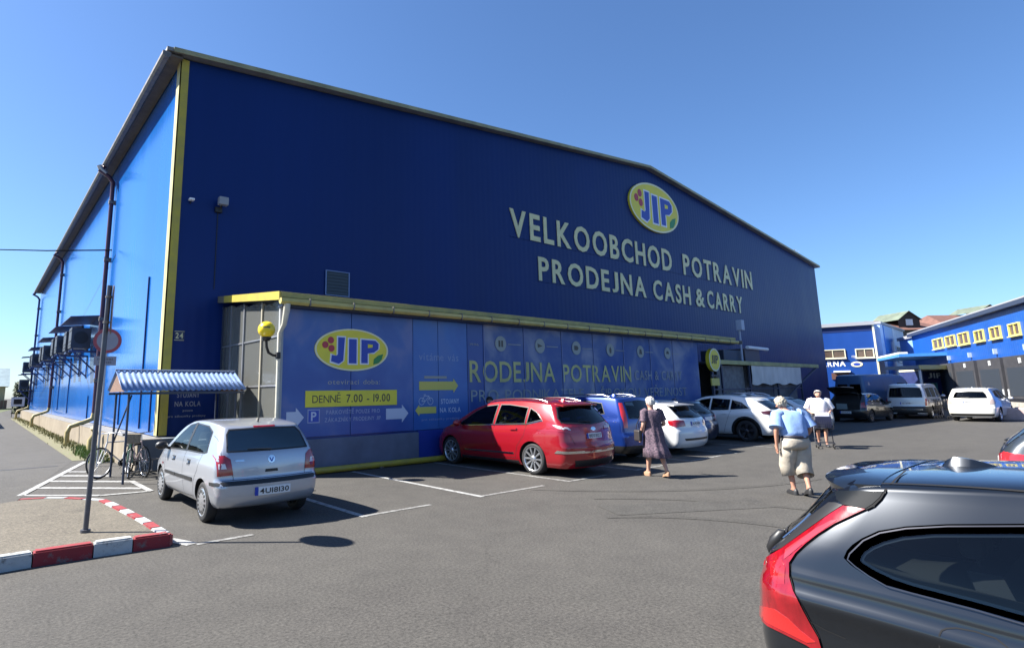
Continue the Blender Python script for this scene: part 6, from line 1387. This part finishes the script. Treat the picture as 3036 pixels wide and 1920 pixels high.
tr_ = thing('shopping_trolley', 'small dark wire trolley with blue and white boxes, pushed by a person', 'trolley', (20.75, 6.85, 0), R_(203))
M_wire = mat('trolley_wire', (.06, .065, .08), .4, .6)
f_ = MB().tube([(.26, -.24, 1.0), (.26, .24, 1.0)], .014, 8)
for y in (-.23, .23): f_.tube([(.26, y, 1.0), (.32, y, .85), (.36, y, .18), (.88, y, .15)], .012, 8).tube([(.34, y, .55), (.95, y, .60)], .009, 6).tube([(.32, y, .85), (.98, y, .85)], .009, 6).tube([(.98, y, .85), (.95, y, .60)], .009, 6)
for x in (.36, .62, .88): f_.tube([(x, -.23, .17), (x, .23, .17)], .008, 6)
f_.build('frame', M_wire, tr_, world=False)
bk = MB()
for k in range(9): y = -.22+.44*k/8; bk.tube([(.33, y, .84), (.36, y, .56), (.94, y, .60), (.97, y, .84)], .0035, 4)
for z in (.62, .69, .77): bk.tube([(.35, -.225, z), (.95, -.225, z), (.96, .225, z), (.35, .225, z), (.35, -.225, z)], .0035, 4)
bk.build('wire_basket', M_wire, tr_, world=False)
for x, y in ((.40, -.22), (.40, .22), (.86, -.20), (.86, .20)): MB().lathe([(.03, -.015), (.06, -.013), (.062, 0), (.06, .013), (.03, .015)], 16, 'Y', (x, y, .062)).tube([(x, y, .06), (x, y, .16)], .01, 6).build('castor', M_blk, tr_, world=False)
for nm_, lb, a, b, c0 in (('carton', 'dark blue carton standing in the pushed trolley', (.40, -.20, .63), (.92, .20, .95), (.007, .010, .04)), ('carton', 'white carton lying on top in the pushed trolley', (.52, -.17, .955), (.86, .17, 1.06), (.62, .63, .70))):
    o = thing(nm_, lb, 'carton', (20.75, 6.85, 0), R_(203), 'cartons in the trolley'); MB().bbox(a, b, .006).build('box', mat('carton_'+lb[:5].strip().replace(' ', '_'), c0, .6, var=.15, vs=7), o, world=False)
    MB().box((a[0]+.2, a[1]-.002, a[2]), (a[0]+.26, b[1]+.002, b[2]+.002)).build('tape', mat('carton_tape', (.4, .4, .42), .4), o, world=False)
# ---- person hidden behind the red car: dark head and shoulders -----------------
dk = thing('person', 'dark-clothed person behind the windscreen end of the red car', 'person', (11.75, 12.45, 0), R_(-110))
J = dict(pelvis=(0, 0, .93), waist=(.02, 0, 1.10), chest=(.05, 0, 1.30), neck=(.07, 0, 1.45), skull=(.085, 0, 1.50), head=(.10, 0, 1.57), crown=(.10, 0, 1.625), shl=(.03, .15, 1.37), ell=(.02, .19, 1.12), wrl=(.16, .15, .98), shr=(.03, -.15, 1.37), elr=(.02, -.19, 1.12), wrr=(.16, -.15, .98),
    hpl=(0, .09, .87), knl=(.03, .09, .48), anl=(0, .09, .085), tol=(.16, .1, .03), hpr=(0, -.09, .87), knr=(.03, -.09, .48), anr=(0, -.09, .085), tor=(.16, -.1, .03))
body(J, dk, M_skin2)
M_dkc = mat('black_cloth', (.012, .012, .014), .85)
loft('jacket', [(.065, 0, 1.45, .075, .085), (.05, 0, 1.41, .11, .15), (.05, 0, 1.3, .15, .20), (.03, 0, 1.1, .15, .20), (.0, 0, .85, .17, .21)], M_dkc, dk, 40, 4, .02)
for n_ in 'lr':
    o = MB().tube([J['sh'+n_], J['el'+n_], Vector(J['el'+n_]).lerp(Vector(J['wr'+n_]), .9)], [.07, .06, .05], 12).build('sleeve', M_dkc, None); o.parent = dk
    o = MB().tube([J['hp'+n_], J['kn'+n_], J['an'+n_]], [.115, .085, .065], 14).build('trouser_leg', M_dkc, None); o.parent = dk; shoe(J, n_, M_blk, dk)
cap_hair((.095, 0, 1.585), (.105, .10, .112), mat('black_hair', (.012, .010, .009), .6), dk, -.03, 11, (1, 0, 0), .06)
# ================================================================== BACKGROUND, RIGHT
def dep(x, y, d): r = ray(x, y); return CC+r*(d/FPX)
M_bb = ribbed('blue_store_cladding', (.010, .075, .33), .35, 'X', .3, .004, var=.12); M_bb2 = ribbed('blue_block_cladding', (.008, .05, .24), .35, 'X', .3, .004, var=.12)
M_lb = mat('pale_blue_render', (.50, .62, .80), .6, var=.1, vs=.6); M_mb = mat('mid_blue_panel', (.05, .22, .60), .4, var=.1, vs=.5)
M_winy = mat('window_frame_yellow', (.70, .62, .18), .5); M_winc = mat('window_frame_cream', (.70, .66, .45), .5); M_wing = mat('dusk_pane', (.10, .07, .05), .15, spec=.6, var=.4, vs=.7)
M_parap = mat('parapet_grey', (.30, .31, .33), .6)
class Wall:
    """frame on a wall: origin at its foot, u along it, n out of it"""
    def __init__(s, o, e): s.o = Vector((o[0], o[1], 0)); d = Vector((e[0]-o[0], e[1]-o[1], 0)); s.L = d.length; s.u = d.normalized(); s.n = Vector((s.u.y, -s.u.x, 0))
    def p(s, u, z, d=0): return s.o+s.u*u+s.n*d+Vector((0, 0, z))
    def box(s, mb, u0, u1, z0, z1, d0, d1): 
        vs = [s.p(u, z, d) for z in (z0, z1) for u, d in ((u0, d0), (u1, d0), (u1, d1), (u0, d1))]
        return mb.add(vs, [(0, 1, 2, 3), (4, 7, 6, 5), (0, 4, 5, 1), (1, 5, 6, 2), (2, 6, 7, 3), (3, 7, 4, 0)])
    def uv(s, x, y):
        """where the sight line through a picture point meets this wall"""
        r = ray(x, y); t = (s.o-CC).dot(s.n)/r.dot(s.n); q = CC+r*t; return (q-s.o).dot(s.u), q.z
    def window(s, parent, u0, u1, z0, z1, fm, panes=2, name='window', f=.09, gm=None):
        fr_ = MB(); 
        for a in ((u0, u1, z0-f, z0), (u0, u1, z1, z1+f), (u0-f, u0, z0-f, z1+f), (u1, u1+f, z0-f, z1+f)): s.box(fr_, *a, .002, .10)
        w = fr_.build(name, fm, parent)
        for k in range(panes):
            a = u0+(u1-u0)*k/panes; b = u0+(u1-u0)*(k+1)/panes
            s.box(MB(), a+.03, b-.03, z0+.02, z1-.02, .003, .03).build('pane', gm or M_wing, w)
            if k: s.box(MB(), a-.03, a+.03, z0, z1, .003, .08).build('mullion', fm, w)
        s.box(MB(), u0-f-.05, u1+f+.05, z0-f-.06, z0-f, .002, .18).build('sill', fm, w)
        return w
# right-hand store: long sunlit wall with a row of yellow-framed windows over loading docks
DA, DB = dep(2142, 900, 58), dep(2150+620, 900, 22.5)
rw = Wall((DA.x, DA.y), (DB.x, DB.y))
# make sure the wall normal faces the yard
if rw.n.dot(-DA) < 0: rw = Wall((DB.x, DB.y), (DA.x, DA.y))
st_ = thing('storehouse', 'long bright blue storehouse with yellow-framed windows above loading docks', 'storehouse', (DA.x, DA.y, 0))
uA, zA = rw.uv(2142, 780); uB, zB = rw.uv(2405, 713)
uL = rw.uv(2142, 850)[0]
ztop = (zA+zB)/2
far_u, near_u = (uA, rw.L if uA < rw.L/2 else 0)
lo_u, hi_u = min(far_u, near_u), max(far_u, near_u)
rw.box(MB(), lo_u, hi_u, 0, ztop, -14, 0).build('wall', M_bb, st_)
rw.box(MB(), lo_u-.2, hi_u+.2, ztop, ztop+.09, -14.2, .30).build('roof_edge', M_parap, st_)
rw.box(MB(), lo_u-.2, hi_u+.2, ztop-.28, ztop-.02, .003, .33).build('eaves_board', M_frame, st_)
for (xa, xb, yt, yb) in ((2193, 2219, 798, 826), (2222, 2248, 791, 820), (2252, 2280, 784, 817), (2290, 2316, 778, 810), (2326, 2356, 770, 804), (2370, 2402, 762, 797)):
    a, z1 = rw.uv(xa, yt); b, _ = rw.uv(xb, yt); _, z0 = rw.uv(xa, yb); rw.window(st_, min(a, b)+.22, max(a, b)-.22, z0+.2, z1-.1, M_winy, 2, f=.08)
# docks: a dark band with shelters and doors
ua, zd = rw.uv(2175, 848); ub, zd2 = rw.uv(2405, 832)
_, zfl = rw.uv(2300, 930)
for k, (xa, xb) in enumerate(((2222, 2262), (2268, 2318), (2326, 2384), (2392, 2470))):
    a, b = sorted((rw.uv(xa, 880)[0], rw.uv(xb, 880)[0])); 
    dk_ = rw.box(MB(), a, b, .9, zd2-.1, .002, .55).build('dock_shelter', mat('dock_dark', (.035, .035, .04), .7, var=.2, vs=2), st_)
    rw.box(MB(), a+.35, b-.35, 1.1, zd2-.8, .552, .56).build('dock_door', mat('dock_door_grey', (.025, .032, .042), .6), dk_)
    rw.box(MB(), a-.1, b+.1, .7, .95, .1, .8).build('dock_bumper', M_blk, dk_)
    for u in (a+.12, b-.2): rw.box(MB(), u, u+.1, 1.0, 1.5, .56, .6).build('edge_marker', M_wht, dk_)
    rw.box(MB(), (a+b)/2-.08, (a+b)/2+.08, zd2+.2, zd2+.55, .002, .2).build('dock_lamp', mat('lamp_pale', (.35, .42, .52), .5), dk_)
    rw.box(MB(), (a+b)/2+.2, (a+b)/2+.45, zd2-.55, zd2-.25, .552, .6).build('dock_number', M_wht, dk_)
u0, u1 = sorted((rw.uv(2175, 880)[0], rw.uv(2470, 880)[0])); rw.box(MB(), u0, u1, 0, .75, .002, .9).build('dock_platform', M_kst, st_)
# blue awning at the far corner
ua, za = rw.uv(2150, 845); ub, zb_ = rw.uv(2230, 840)
u0, u1 = sorted((ua, ub)); rw.box(MB(), u0, u1, za-.1, za+.15, .01, 3.2).build('awning', M_mb, st_); rw.box(MB(), u0, u1, za+.15, za+.3, 2.6, 3.2).build('awning_edge', M_wht, st_)

# dark blue block with pale gable side between hall and store
cB = dep(2072, 900, 56)
bl = thing('blue_block', 'dark blue two-storey block with cream windows beside the hall end', 'building', (cB.x, cB.y, 0))
wl = Wall((cB.x-.28*14, cB.y+.96*14), (cB.x, cB.y))
if wl.n.dot(-cB) < 0: wl = Wall((cB.x, cB.y), (cB.x-.28*14, cB.y+.96*14))
corner_u = (cB-wl.o).dot(wl.u)
uu, zt_ = wl.uv(2040, 764)
wl.box(MB(), 0, wl.L, 0, zt_, -9, 0).build('wall', M_bb2, bl)
wl.box(MB(), -.1, wl.L+.1, zt_, zt_+.35, -9.2, .25).build('parapet', M_parap, bl)
wl.box(MB(), 0, wl.L, zt_-.55, zt_-.05, .002, .03).build('painted_shade_strip', mat('shade_navy', (.006, .02, .10), .5), bl)  # dark strip that paints in the shade below the parapet
wl.box(MB(), corner_u-.12 if corner_u > 1 else 0, corner_u+.04 if corner_u > 1 else .16, 0, zt_, .004, .12).build('corner_strip', M_winc, bl)
for xa, xb, yt, yb in ((1930, 1985, 825, 842), (2013, 2052, 822, 840)):
    a, z1 = wl.uv(xa, yt); b, _ = wl.uv(xb, yt); _, z0 = wl.uv(xa, yb); wl.window(bl, min(a, b), max(a, b), z0, z1, M_winc, 2)
def wall_text(w, text, xa, xb, yt, yb, mt, parent, bold=.03):
    a, z1 = w.uv(xa, yt); b, _ = w.uv(xb, yt); _, z0 = w.uv(xa, yb)
    if b > a: put_letters(text, a, b, z0, z1-z0, lambda x, z, d: w.p(x, z, .02), mt, parent, bold, name='printed_text')
    else: put_letters(text, -a, -b, z0, z1-z0, lambda x, z, d: w.p(-x, z, .02), mt, parent, bold, name='printed_text')
wall_text(wl, 'PEKÁRNA', 1895, 1988, 851, 863, M_wht, bl)
wall_text(wl, 'VÝDEJ', 2002, 2014, 836, 841, M_wht, bl, .01)
a, z1 = wl.uv(2000, 850); b, z0 = wl.uv(2030, 862)
mb = MB(); n = 24; cu, cz_, ru, rz_ = (a+b)/2, (z0+z1)/2, abs(b-a)/2, (z1-z0)/2
mb.add([wl.p(cu+ru*math.cos(2*math.pi*k/n), cz_+rz_*math.sin(2*math.pi*k/n), .03) for k in range(n)], [range(n)]); ov = mb.build('oval_logo', M_winc, bl, recalc=False)
mb = MB(); mb.add([wl.p(cu+ru*.6*math.cos(2*math.pi*k/n), cz_+rz_*.5*math.sin(2*math.pi*k/n), .04) for k in range(n)], [range(n)]); mb.build('logo_mark', M_jb, ov, recalc=False)
a, z1 = wl.uv(1960, 872); b, _ = wl.uv(2000, 872); wl.box(MB(), min(a, b), max(a, b), z1-.15, z1, .01, .3).build('shelf', M_wht, bl)
a, z1 = wl.uv(1955, 877); b, z0 = wl.uv(1998, 884); wl.box(MB(), min(a, b), max(a, b), z0-.3, z1, .01, .1).build('doorway', mat('brick_brown', (.10, .045, .035), .8), bl)
# pale side wing, running back from the corner
A_, B_ = dep(2087, 900, 57), dep(2141, 900, 66); wg = thing('side_wing', 'pale blue wing with barred window behind the dark blue block', 'building', (A_.x, A_.y, 0))
sd2 = Wall((A_.x, A_.y), (B_.x, B_.y))
if sd2.n.dot(-A_) < 0: sd2 = Wall((B_.x, B_.y), (A_.x, A_.y))
def span(w, xa, xb): return sorted((w.uv(xa, 860)[0], w.uv(xb, 860)[0]))
sd2.box(MB(), 0, sd2.L, 0, zt_+.2, -6, 0).build('wall', M_lb, wg); sd2.box(MB(), -.1, sd2.L+.1, zt_+.2, zt_+.42, -6.1, .15).build('roof_edge', M_parap, wg)
a, b = span(sd2, 2088, 2108); sd2.box(MB(), a, b, 0, zt_+.15, .003, .08).build('side_panel', M_mb, wg)
a, b = span(sd2, 2113, 2128); z1 = sd2.uv(2120, 818)[1]; z0 = sd2.uv(2120, 850)[1]; sd2.window(wg, a, b, z0, z1, M_wht, 3, gm=mat('pale_pane', (.12, .16, .20), .1))
# link between block and store
lk = thing('link_building', 'pale blue link wing between dark blocks', 'building', (cB.x+10, cB.y, 0))
lo = dep(2136, 900, 60); hi_ = dep(2178, 900, 55)
lw = Wall((lo.x, lo.y), (hi_.x, hi_.y))
if lw.n.dot(-lo) < 0: lw = Wall((hi_.x, hi_.y), (lo.x, lo.y))
zl = lw.uv(2150, 793)[1]; lw.box(MB(), -1, lw.L, 0, zl, -4, 0).build('wall', mat('light_blue_cladding', (.22, .40, .72), .5, var=.12, vs=1, stretch=(1, 1, .1)), lk); lw.box(MB(), -1.1, lw.L+.1, zl, zl+.3, -4.1, .2).build('roof_edge', M_parap, lk)
# roofs peeping above: red tiled roof with a green dormer, and a second green dormer
M_tile = mat('red_tile', (.13, .062, .048), .85, var=.3, vs=1.2, bump=.5, bs=8); M_pat = mat('patina_green', (.11, .135, .10), .7, var=.3, vs=.8)
def roof_house(label, xl, xr, ye, yr, d, dorm):
    a, b = dep(xl, ye, d), dep(xr, ye, d); zr = dep((xl+xr)/2, yr, d).z; w = Wall((a.x, a.y), (b.x, b.y))
    if w.n.dot(-a) < 0: w = Wall((b.x, b.y), (a.x, a.y))
    h = thing('house', label, 'house', (a.x, a.y, 0)); ze = a.z
    w.box(MB(), 0, w.L, 0, ze, -10, 0).build('wall', mat('old_render', (.12, .11, .095), .9, var=.2, vs=1), h)
    vs = [w.p(-.3, ze-.1, .5), w.p(w.L+.3, ze-.1, .5), w.p(w.L-1.5, zr, -5), w.p(1.5, zr, -5), w.p(-.3, ze-.1, -10.5), w.p(w.L+.3, ze-.1, -10.5)]
    r = MB().add(vs, [(0, 1, 2, 3), (3, 2, 5, 4), (0, 3, 4), (1, 5, 2)]).build('roof', M_tile, h)
    for (xa, xb, yb, yt) in dorm:
        u0, u1 = sorted((w.uv(xa, yb)[0], w.uv(xb, yb)[0])); z0, z1 = dep(xa, yb, d).z, dep(xa, yt, d).z; um = (u0+u1)/2; hm = (z1-z0)*.45+z0
        mb = MB(); f = -.6
        vs = [w.p(u0, hm, f), w.p(um, z1, f), w.p(u1, hm, f), w.p(u0, hm, f-6), w.p(um, z1, f-6), w.p(u1, hm, f-6)]
        mb.add(vs, [(0, 1, 4, 3), (1, 2, 5, 4)]); dm = mb.build('dormer_roof', M_pat, r)
        MB().add([w.p(u0+.2, z0, f-.3), w.p(u1-.2, z0, f-.3), w.p(u1-.2, hm, f-.3), w.p(um, z1-.1, f-.3), w.p(u0+.2, hm, f-.3)], [range(5)]).build('dormer_front', mat('dark_shingle', (.055, .04, .035), .8), dm, recalc=False)
        w.box(MB(), um-.5, um+.5, z0+.3, hm+.1, f-.29, f-.2).build('dormer_window', M_wht, dm)
    return h
roof_house('house with red tiled roof and green dormer behind the blue block', 2072, 2235, 775, 744, 84, ((2122, 2180, 768, 728),))
roof_house('second tiled roof with green dormer above the storehouse', 2225, 2420, 765, 730, 92, ((2312, 2372, 745, 713),))
# stalls and vehicles between vans and docks ---------------------------------
def truck(label, xl, xr, yt, d, boxm, name='box_truck', cat='truck'):
    a, b = dep(xl, 960, d), dep(xr, 960, d); w = Wall((a.x, a.y), (b.x, b.y))
    if w.n.dot(-a) < 0: w = Wall((b.x, b.y), (a.x, a.y))
    zt2 = dep(xl, yt, d).z; t = thing(name, label, cat, (a.x, a.y, 0)); L_ = w.L
    w.box(MB(), 0, L_, .95, zt2, -2.4, 0).build('cargo_box', boxm, t); w.box(MB(), -.02, L_+.02, zt2-.12, zt2+.02, -2.42, .02).build('top_rail', M_winc, t)
    w.box(MB(), .05, L_-.05, .6, .95, -2.3, -.1).build('chassis', M_blk, t)
    for u in (.5, L_-.6): MB().tube([w.p(u, .45, .0), w.p(u, .45, -.3)], .45, 20, smooth=False).build('wheel', M_tyre, t); MB().tube([w.p(u, .45, -2.1), w.p(u, .45, -2.4)], .45, 20, smooth=False).build('wheel', M_tyre, t)
    return t, w, zt2
t, w, z = truck('dark blue lorry with white lettering beyond the silver van', 2182, 2238, 868, 47, mat('lorry_blue', (.02, .03, .11), .5, var=.3, vs=1.5))
put_letters('JIP', w.L*.2, w.L*.8, z-.7, .4, lambda x, zz, d: w.p(x, zz, .02), M_wht, t, .02, name='printed_text')
w.box(MB(), w.L*.15, w.L*.55, 1.3, 2.0, .002, .02).build('side_picture', mat('picture_teal', (.10, .28, .30), .5, var=.6, vs=3), t); w.box(MB(), w.L*.7, w.L*.9, 1.1, 1.3, .002, .02).build('yellow_patch', M_yel, t)
t, w, z = truck('grey-sided lorry with yellow stripe beyond the white off-roader', 2243, 2320, 872, 50, mat('lorry_grey', (.40, .41, .36), .6, var=.15, vs=1))
w.box(MB(), w.L*.02, w.L*.70, z-1.3, z-.15, .002, .02).build('dark_panel', mat('lorry_dark', (.015, .014, .016), .5), t); w.box(MB(), w.L*.0, w.L*.65, z-1.75, z-1.5, .002, .03).build('yellow_stripe', M_winy, t)
mb = MB(); cu = w.L*.58; mb.add([w.p(cu+.6*math.cos(2*math.pi*k/20), z-.75+.35*math.sin(2*math.pi*k/20), .03) for k in range(20)], [range(20)]); mb.build('oval_logo', M_jy, t, recalc=False)
cv = thing('stall_canopy', 'long yellow-edged canopy over the lorries at the docks', 'canopy', tuple(dep(2200, 960, 46).xy)+(0,))
a, b = dep(2160, 862, 45), dep(2310, 856, 47); cw = Wall((a.x, a.y), (b.x, b.y))
if cw.n.dot(-a) < 0: cw = Wall((b.x, b.y), (a.x, a.y))
cw.box(MB(), 0, cw.L, a.z-.15, a.z+.12, -2.6, .0).build('canopy_roof', M_parap, cv); cw.box(MB(), 0, cw.L, a.z-.2, a.z+.14, .002, .06).build('canopy_edge', mat('canopy_yellow', (.50, .46, .20), .6), cv)
for u in (.2, cw.L*.5, cw.L-.3): cw.box(MB(), u, u+.12, 0, a.z-.15, -.2, -.08).build('post', M_wht, cv)
# trolley stand beside silver van, crates and barrier
tk = thing('trolley_stand', 'stacked wire trolleys standing between silver van and white off-roader', 'trolleys', tuple(G(2208, 985).xy)+(0,))
p = G(2212, 984)
for k in range(4):
    mb = MB(); q = p+Vector((k*.45, -k*.02, 0))
    for y in (-.28, .28): mb.tube([q+Vector((0, y, .12)), q+Vector((.75, y, .14)), q+Vector((.85, y, .95)), q+Vector((-.05, y, 1.05)), q+Vector((.05, y, .45)), q+Vector((.8, y, .5))], .016, 6)
    for y in (-.28, -.14, 0, .14, .28): mb.tube([q+Vector((-.03, y, 1.0)), q+Vector((.05, y, .45)), q+Vector((.8, y, .5))], .006, 4)
    for x in (.05, .7):
        for y in (-.26, .26): mb.tube([q+Vector((x, y-.02, .06)), q+Vector((x, y+.02, .06))], .06, 10)
    mb.build('wire_trolley', M_gut, tk)
br = thing('concrete_block', 'low pinkish concrete block right of the white off-roader', 'block', tuple(G(2378, 988).xy)+(0,))
q = G(2378, 988); MB().bbox((q.x, q.y-.75, 0), (q.x+.6, q.y+.7, .62), .04).build('block', mat('pink_concrete', (.45, .33, .30), .9, var=.2, vs=3, bump=.3), br); MB().box((q.x+.1, q.y-.3, .62), (q.x+.5, q.y-.2, .66)).build('lifting_eye', M_gut, br)
hv = thing('person', 'person in pale yellow vest standing by the loading dock', 'person', tuple(dep(2387, 957, 40).xy)+(0,), R_(200))
J = dict(pelvis=(0, 0, .93), waist=(.02, 0, 1.10), chest=(.03, 0, 1.30), neck=(.03, 0, 1.45), skull=(.04, 0, 1.50), head=(.05, 0, 1.57), crown=(.05, 0, 1.625), shl=(.0, .2, 1.37), ell=(.02, .25, 1.12), wrl=(.1, .25, .9), shr=(.0, -.2, 1.37), elr=(.02, -.25, 1.12), wrr=(.1, -.25, .9),
    hpl=(0, .09, .87), knl=(.03, .1, .48), anl=(0, .1, .085), tol=(.16, .1, .03), hpr=(0, -.09, .87), knr=(.03, -.1, .48), anr=(0, -.1, .085), tor=(.16, -.1, .03))
body(J, hv, M_skin2, hands=False); loft('vest', [(.03, 0, 1.45, .08, .09), (.03, 0, 1.40, .12, .2), (.03, 0, 1.3, .16, .24), (.02, 0, 1.1, .17, .24), (.0, 0, .82, .18, .24)], mat('hi_vis', (.62, .66, .30), .8), hv, 36, 4, .02)
for n_ in 'lr': o = MB().tube([J['hp'+n_], J['kn'+n_], J['an'+n_]], [.12, .09, .075], 14).build('trouser_leg', M_short, None); o.parent = hv; shoe(J, n_, M_blk, hv)
cap_hair((.05, 0, 1.585), (.105, .10, .112), M_hair2, hv, -.03, 11, (1, 0, 0), .06)

# ================================================================== BACKGROUND, LEFT
def small_house(label, x0, x1, y, dz, ze, zr, wm_, rm_, hip=0):
    h = thing('house', label, 'house', ((x0+x1)/2, y, 0)); MB().box((x0, y, 0), (x1, y+9, ze)).build('wall', wm_, h)
    r = MB().add([(x0-.5, y-.5, ze-.1), (x1+.5, y-.5, ze-.1), (x1+.5, y+9.5, ze-.1), (x0-.5, y+9.5, ze-.1), (x0-.5+hip, y+4.5, zr), (x1+.5-hip, y+4.5, zr)], [(0, 1, 5, 4), (2, 3, 4, 5), (0, 4, 3), (1, 2, 5)]).build('roof', rm_, h)
    MB().box(((x0+x1)/2, y+3.5, zr-.8), ((x0+x1)/2+.7, y+4.2, zr+.9)).build('chimney', M_tile, r)
    n = max(1, int((x1-x0)/3.5))
    for k in range(n):
        u = x0+(k+.5)*(x1-x0)/n; w = MB().box((u-.75, y-.06, 1.0), (u+.75, y-.01, 2.4)).build('window', M_wht, h); MB().box((u-.65, y-.07, 1.1), (u+.65, y-.062, 2.3)).build('pane', M_gla, w)
    return h
M_ren = mat('yellow_render', (.52, .42, .22), .9, var=.15, vs=.6); M_rg = mat('grey_roof', (.20, .22, .24), .7, var=.2, vs=1)
small_house('pale house with grey-green roof at the far left edge', -14, 3.6, 122, 0, 3.9, 7.0, M_ren, mat('teal_roof', (.28, .36, .38), .6, .2, var=.15, vs=1))
small_house('cream house farther off at the left edge', -40, -22, 140, 0, 4.5, 8.0, mat('cream_render', (.55, .50, .42), .9), M_rg)
shd = thing('hedge', 'dark clipped hedge by the far end of the hall', 'hedge', (4.9, 86, 0))
def leaf_mass(name, c, r, n, mt, parent, size=.25, seed=1, boxy=False):
    rnd = random.Random(seed); vs = []; fs = []
    for i in range(n):
        if boxy: p = Vector((rnd.uniform(-r[0], r[0]), rnd.uniform(-r[1], r[1]), rnd.uniform(-r[2], r[2]*(.8+.2*math.sin(i)))))
        else:
            while True:
                p = Vector((rnd.uniform(-1, 1), rnd.uniform(-1, 1), rnd.uniform(-1, 1)))
                if .35 < p.length < 1+.15*math.sin(p.x*7+p.z*5+seed): break
            p = Vector((p.x*r[0], p.y*r[1], p.z*r[2]))
        q = Vector(c)+p; a = Vector((rnd.gauss(0, 1), rnd.gauss(0, 1), rnd.gauss(0, 1))).normalized(); b = a.orthogonal().normalized(); s_ = size*rnd.uniform(.5, 1.2); k = len(vs)
        vs += [q-a*s_, q+b*s_*.45, q+a*s_, q-b*s_*.45]; fs.append((k, k+1, k+2, k+3))
    return MB().add(vs, fs).build(name, mt, parent, recalc=False)
M_leaf = mat('leaf_dark', (.045, .065, .025), .7, var=.5, vs=.8); M_leaf2 = mat('leaf_mid', (.075, .105, .035), .7, var=.5, vs=.8)
leaf_mass('foliage', (4.9, 86, 1.9), (1.5, 1.2, 1.9), 3200, M_leaf, shd, .22, 3, True); MB().tube([(4.9, 86, 0), (4.9, 86, 1.4)], .12, 6).build('stem', M_wood, shd)
def tree(label, x, y, h, r, seed, mt):
    t = thing('tree', label, 'tree', (x, y, 0), 0, 'trees beyond the road'); rnd = random.Random(seed)
    tk = MB().tube([(x, y, 0), (x+.1, y, h*.35), (x-.1, y+.1, h*.7)], [.24, .18, .08], 8)
    for k in range(5):
        a = k*1.3+seed; z0 = h*(.3+.08*k); tk.tube([(x, y, z0), (x+math.cos(a)*r*.4, y+math.sin(a)*r*.4, z0+h*.15), (x+math.cos(a)*r*.7, y+math.sin(a)*r*.7, z0+h*.28)], [.1, .06, .025], 6)
    tk.build('trunk', M_wood, t); leaf_mass('crown', (x, y, h*.66), (r, r, h*.36), 2600, mt, t, .32, seed); return t
for i, (lb, x, y, h, r) in enumerate((('low round tree left of the far house', -16, 122, 5.2, 2.8), ('tree behind the far left house', -6, 145, 7.0, 3.4), ('tallest tree at the far left edge', -26, 128, 6.2, 3.2))): tree(lb, x, y, h, r, 20+i, (M_leaf, M_leaf2, M_leaf)[i])
fn = thing('garden_fence', 'dark board fence in front of the far left house', 'fence', (-6, 120, 0))
for k in range(50): MB().box((-20+k*.48, 119.96, .1), (-20+k*.48+.42, 120, 1.5+.03*math.sin(k*2.1))).build('board', M_wood, fn)
for k in range(9): MB().box((-20+k*2.7, 120.0, 0), (-20+k*2.7+.1, 120.1, 1.55)).build('post', M_gut, fn)
ib = thing('notice_board', 'small white framed board on legs beyond the hall end', 'notice board', (3.1, 71, 0))
q = onY(42, 944, 71); MB().box((q.x-.55, 71, q.z-.45), (q.x+.55, 71.08, q.z+.45)).build('board_frame', M_wht, ib); MB().box((q.x-.33, 70.985, q.z-.25), (q.x+.33, 70.998, q.z+.25)).build('board_field', M_blk, ib)
for s_ in (-.4, .4): MB().box((q.x+s_-.03, 71.02, 0), (q.x+s_+.03, 71.07, q.z-.45)).build('leg', M_gut, ib)
# weeds along the side wall -------------------------------------------------------
def weeds(name, pts, n, hgt, seed, mt, label):
    rnd = random.Random(seed); vs = []; fs = []
    for i in range(n):
        x, y = pts(rnd); a = rnd.uniform(0, 6.28); h = hgt*rnd.uniform(.3, 1.1); w = .012+.01*rnd.random(); ln_ = rnd.uniform(.2, .6)*h; k = len(vs)
        d = Vector((math.cos(a), math.sin(a), 0)); s_ = Vector((-d.y, d.x, 0))*w; b = Vector((x, y, .005))
        vs += [b-s_, b+s_, b+d*ln_*.4+Vector((0, 0, h*.6))+s_*.8, b+d*ln_*.4+Vector((0, 0, h*.6))-s_*.8, b+d*ln_+Vector((0, 0, h))]; fs += [(k, k+1, k+2, k+3), (k+3, k+2, k+4)]
    o = MB().add(vs, fs).build(name, mt, None, recalc=False); return tag(o, label, 'weeds', kind='stuff')
weeds('weeds', lambda r: (3.2-abs(r.gauss(0, .22)), 19+48*r.random()**1.6), 2600, .16, 4, mat('weed_green', (.12, .14, .05), .8, var=.5, vs=2, col2=(.20, .17, .08)), 'dry weeds growing along the foot of the side wall')
weeds('weeds', lambda r: (2.95+r.gauss(0, .12), 21.5+r.gauss(0, .9)), 900, .30, 6, mat('weed_fresh', (.10, .16, .04), .8, var=.4, vs=2), 'greener weed clump at the foot of the ochre pipe')

# low garage just outside the left edge; its shadow falls across the road
gr_ = thing('garage', 'low flat-roofed garage left of the road beside the hall', 'garage', (-6, 53, 0))
MB().box((-10, 47.5, 0), (-1.9, 60, 4.0)).build('wall', M_ren, gr_); MB().box((-10.2, 47.3, 4.0), (-1.7, 60.2, 4.25)).build('roof', M_rg, gr_)
for k in range(3): MB().box((-9.5+k*2.6, 47.46, 0), (-7.3+k*2.6, 47.49, 2.4)).build('door', M_gut, gr_)
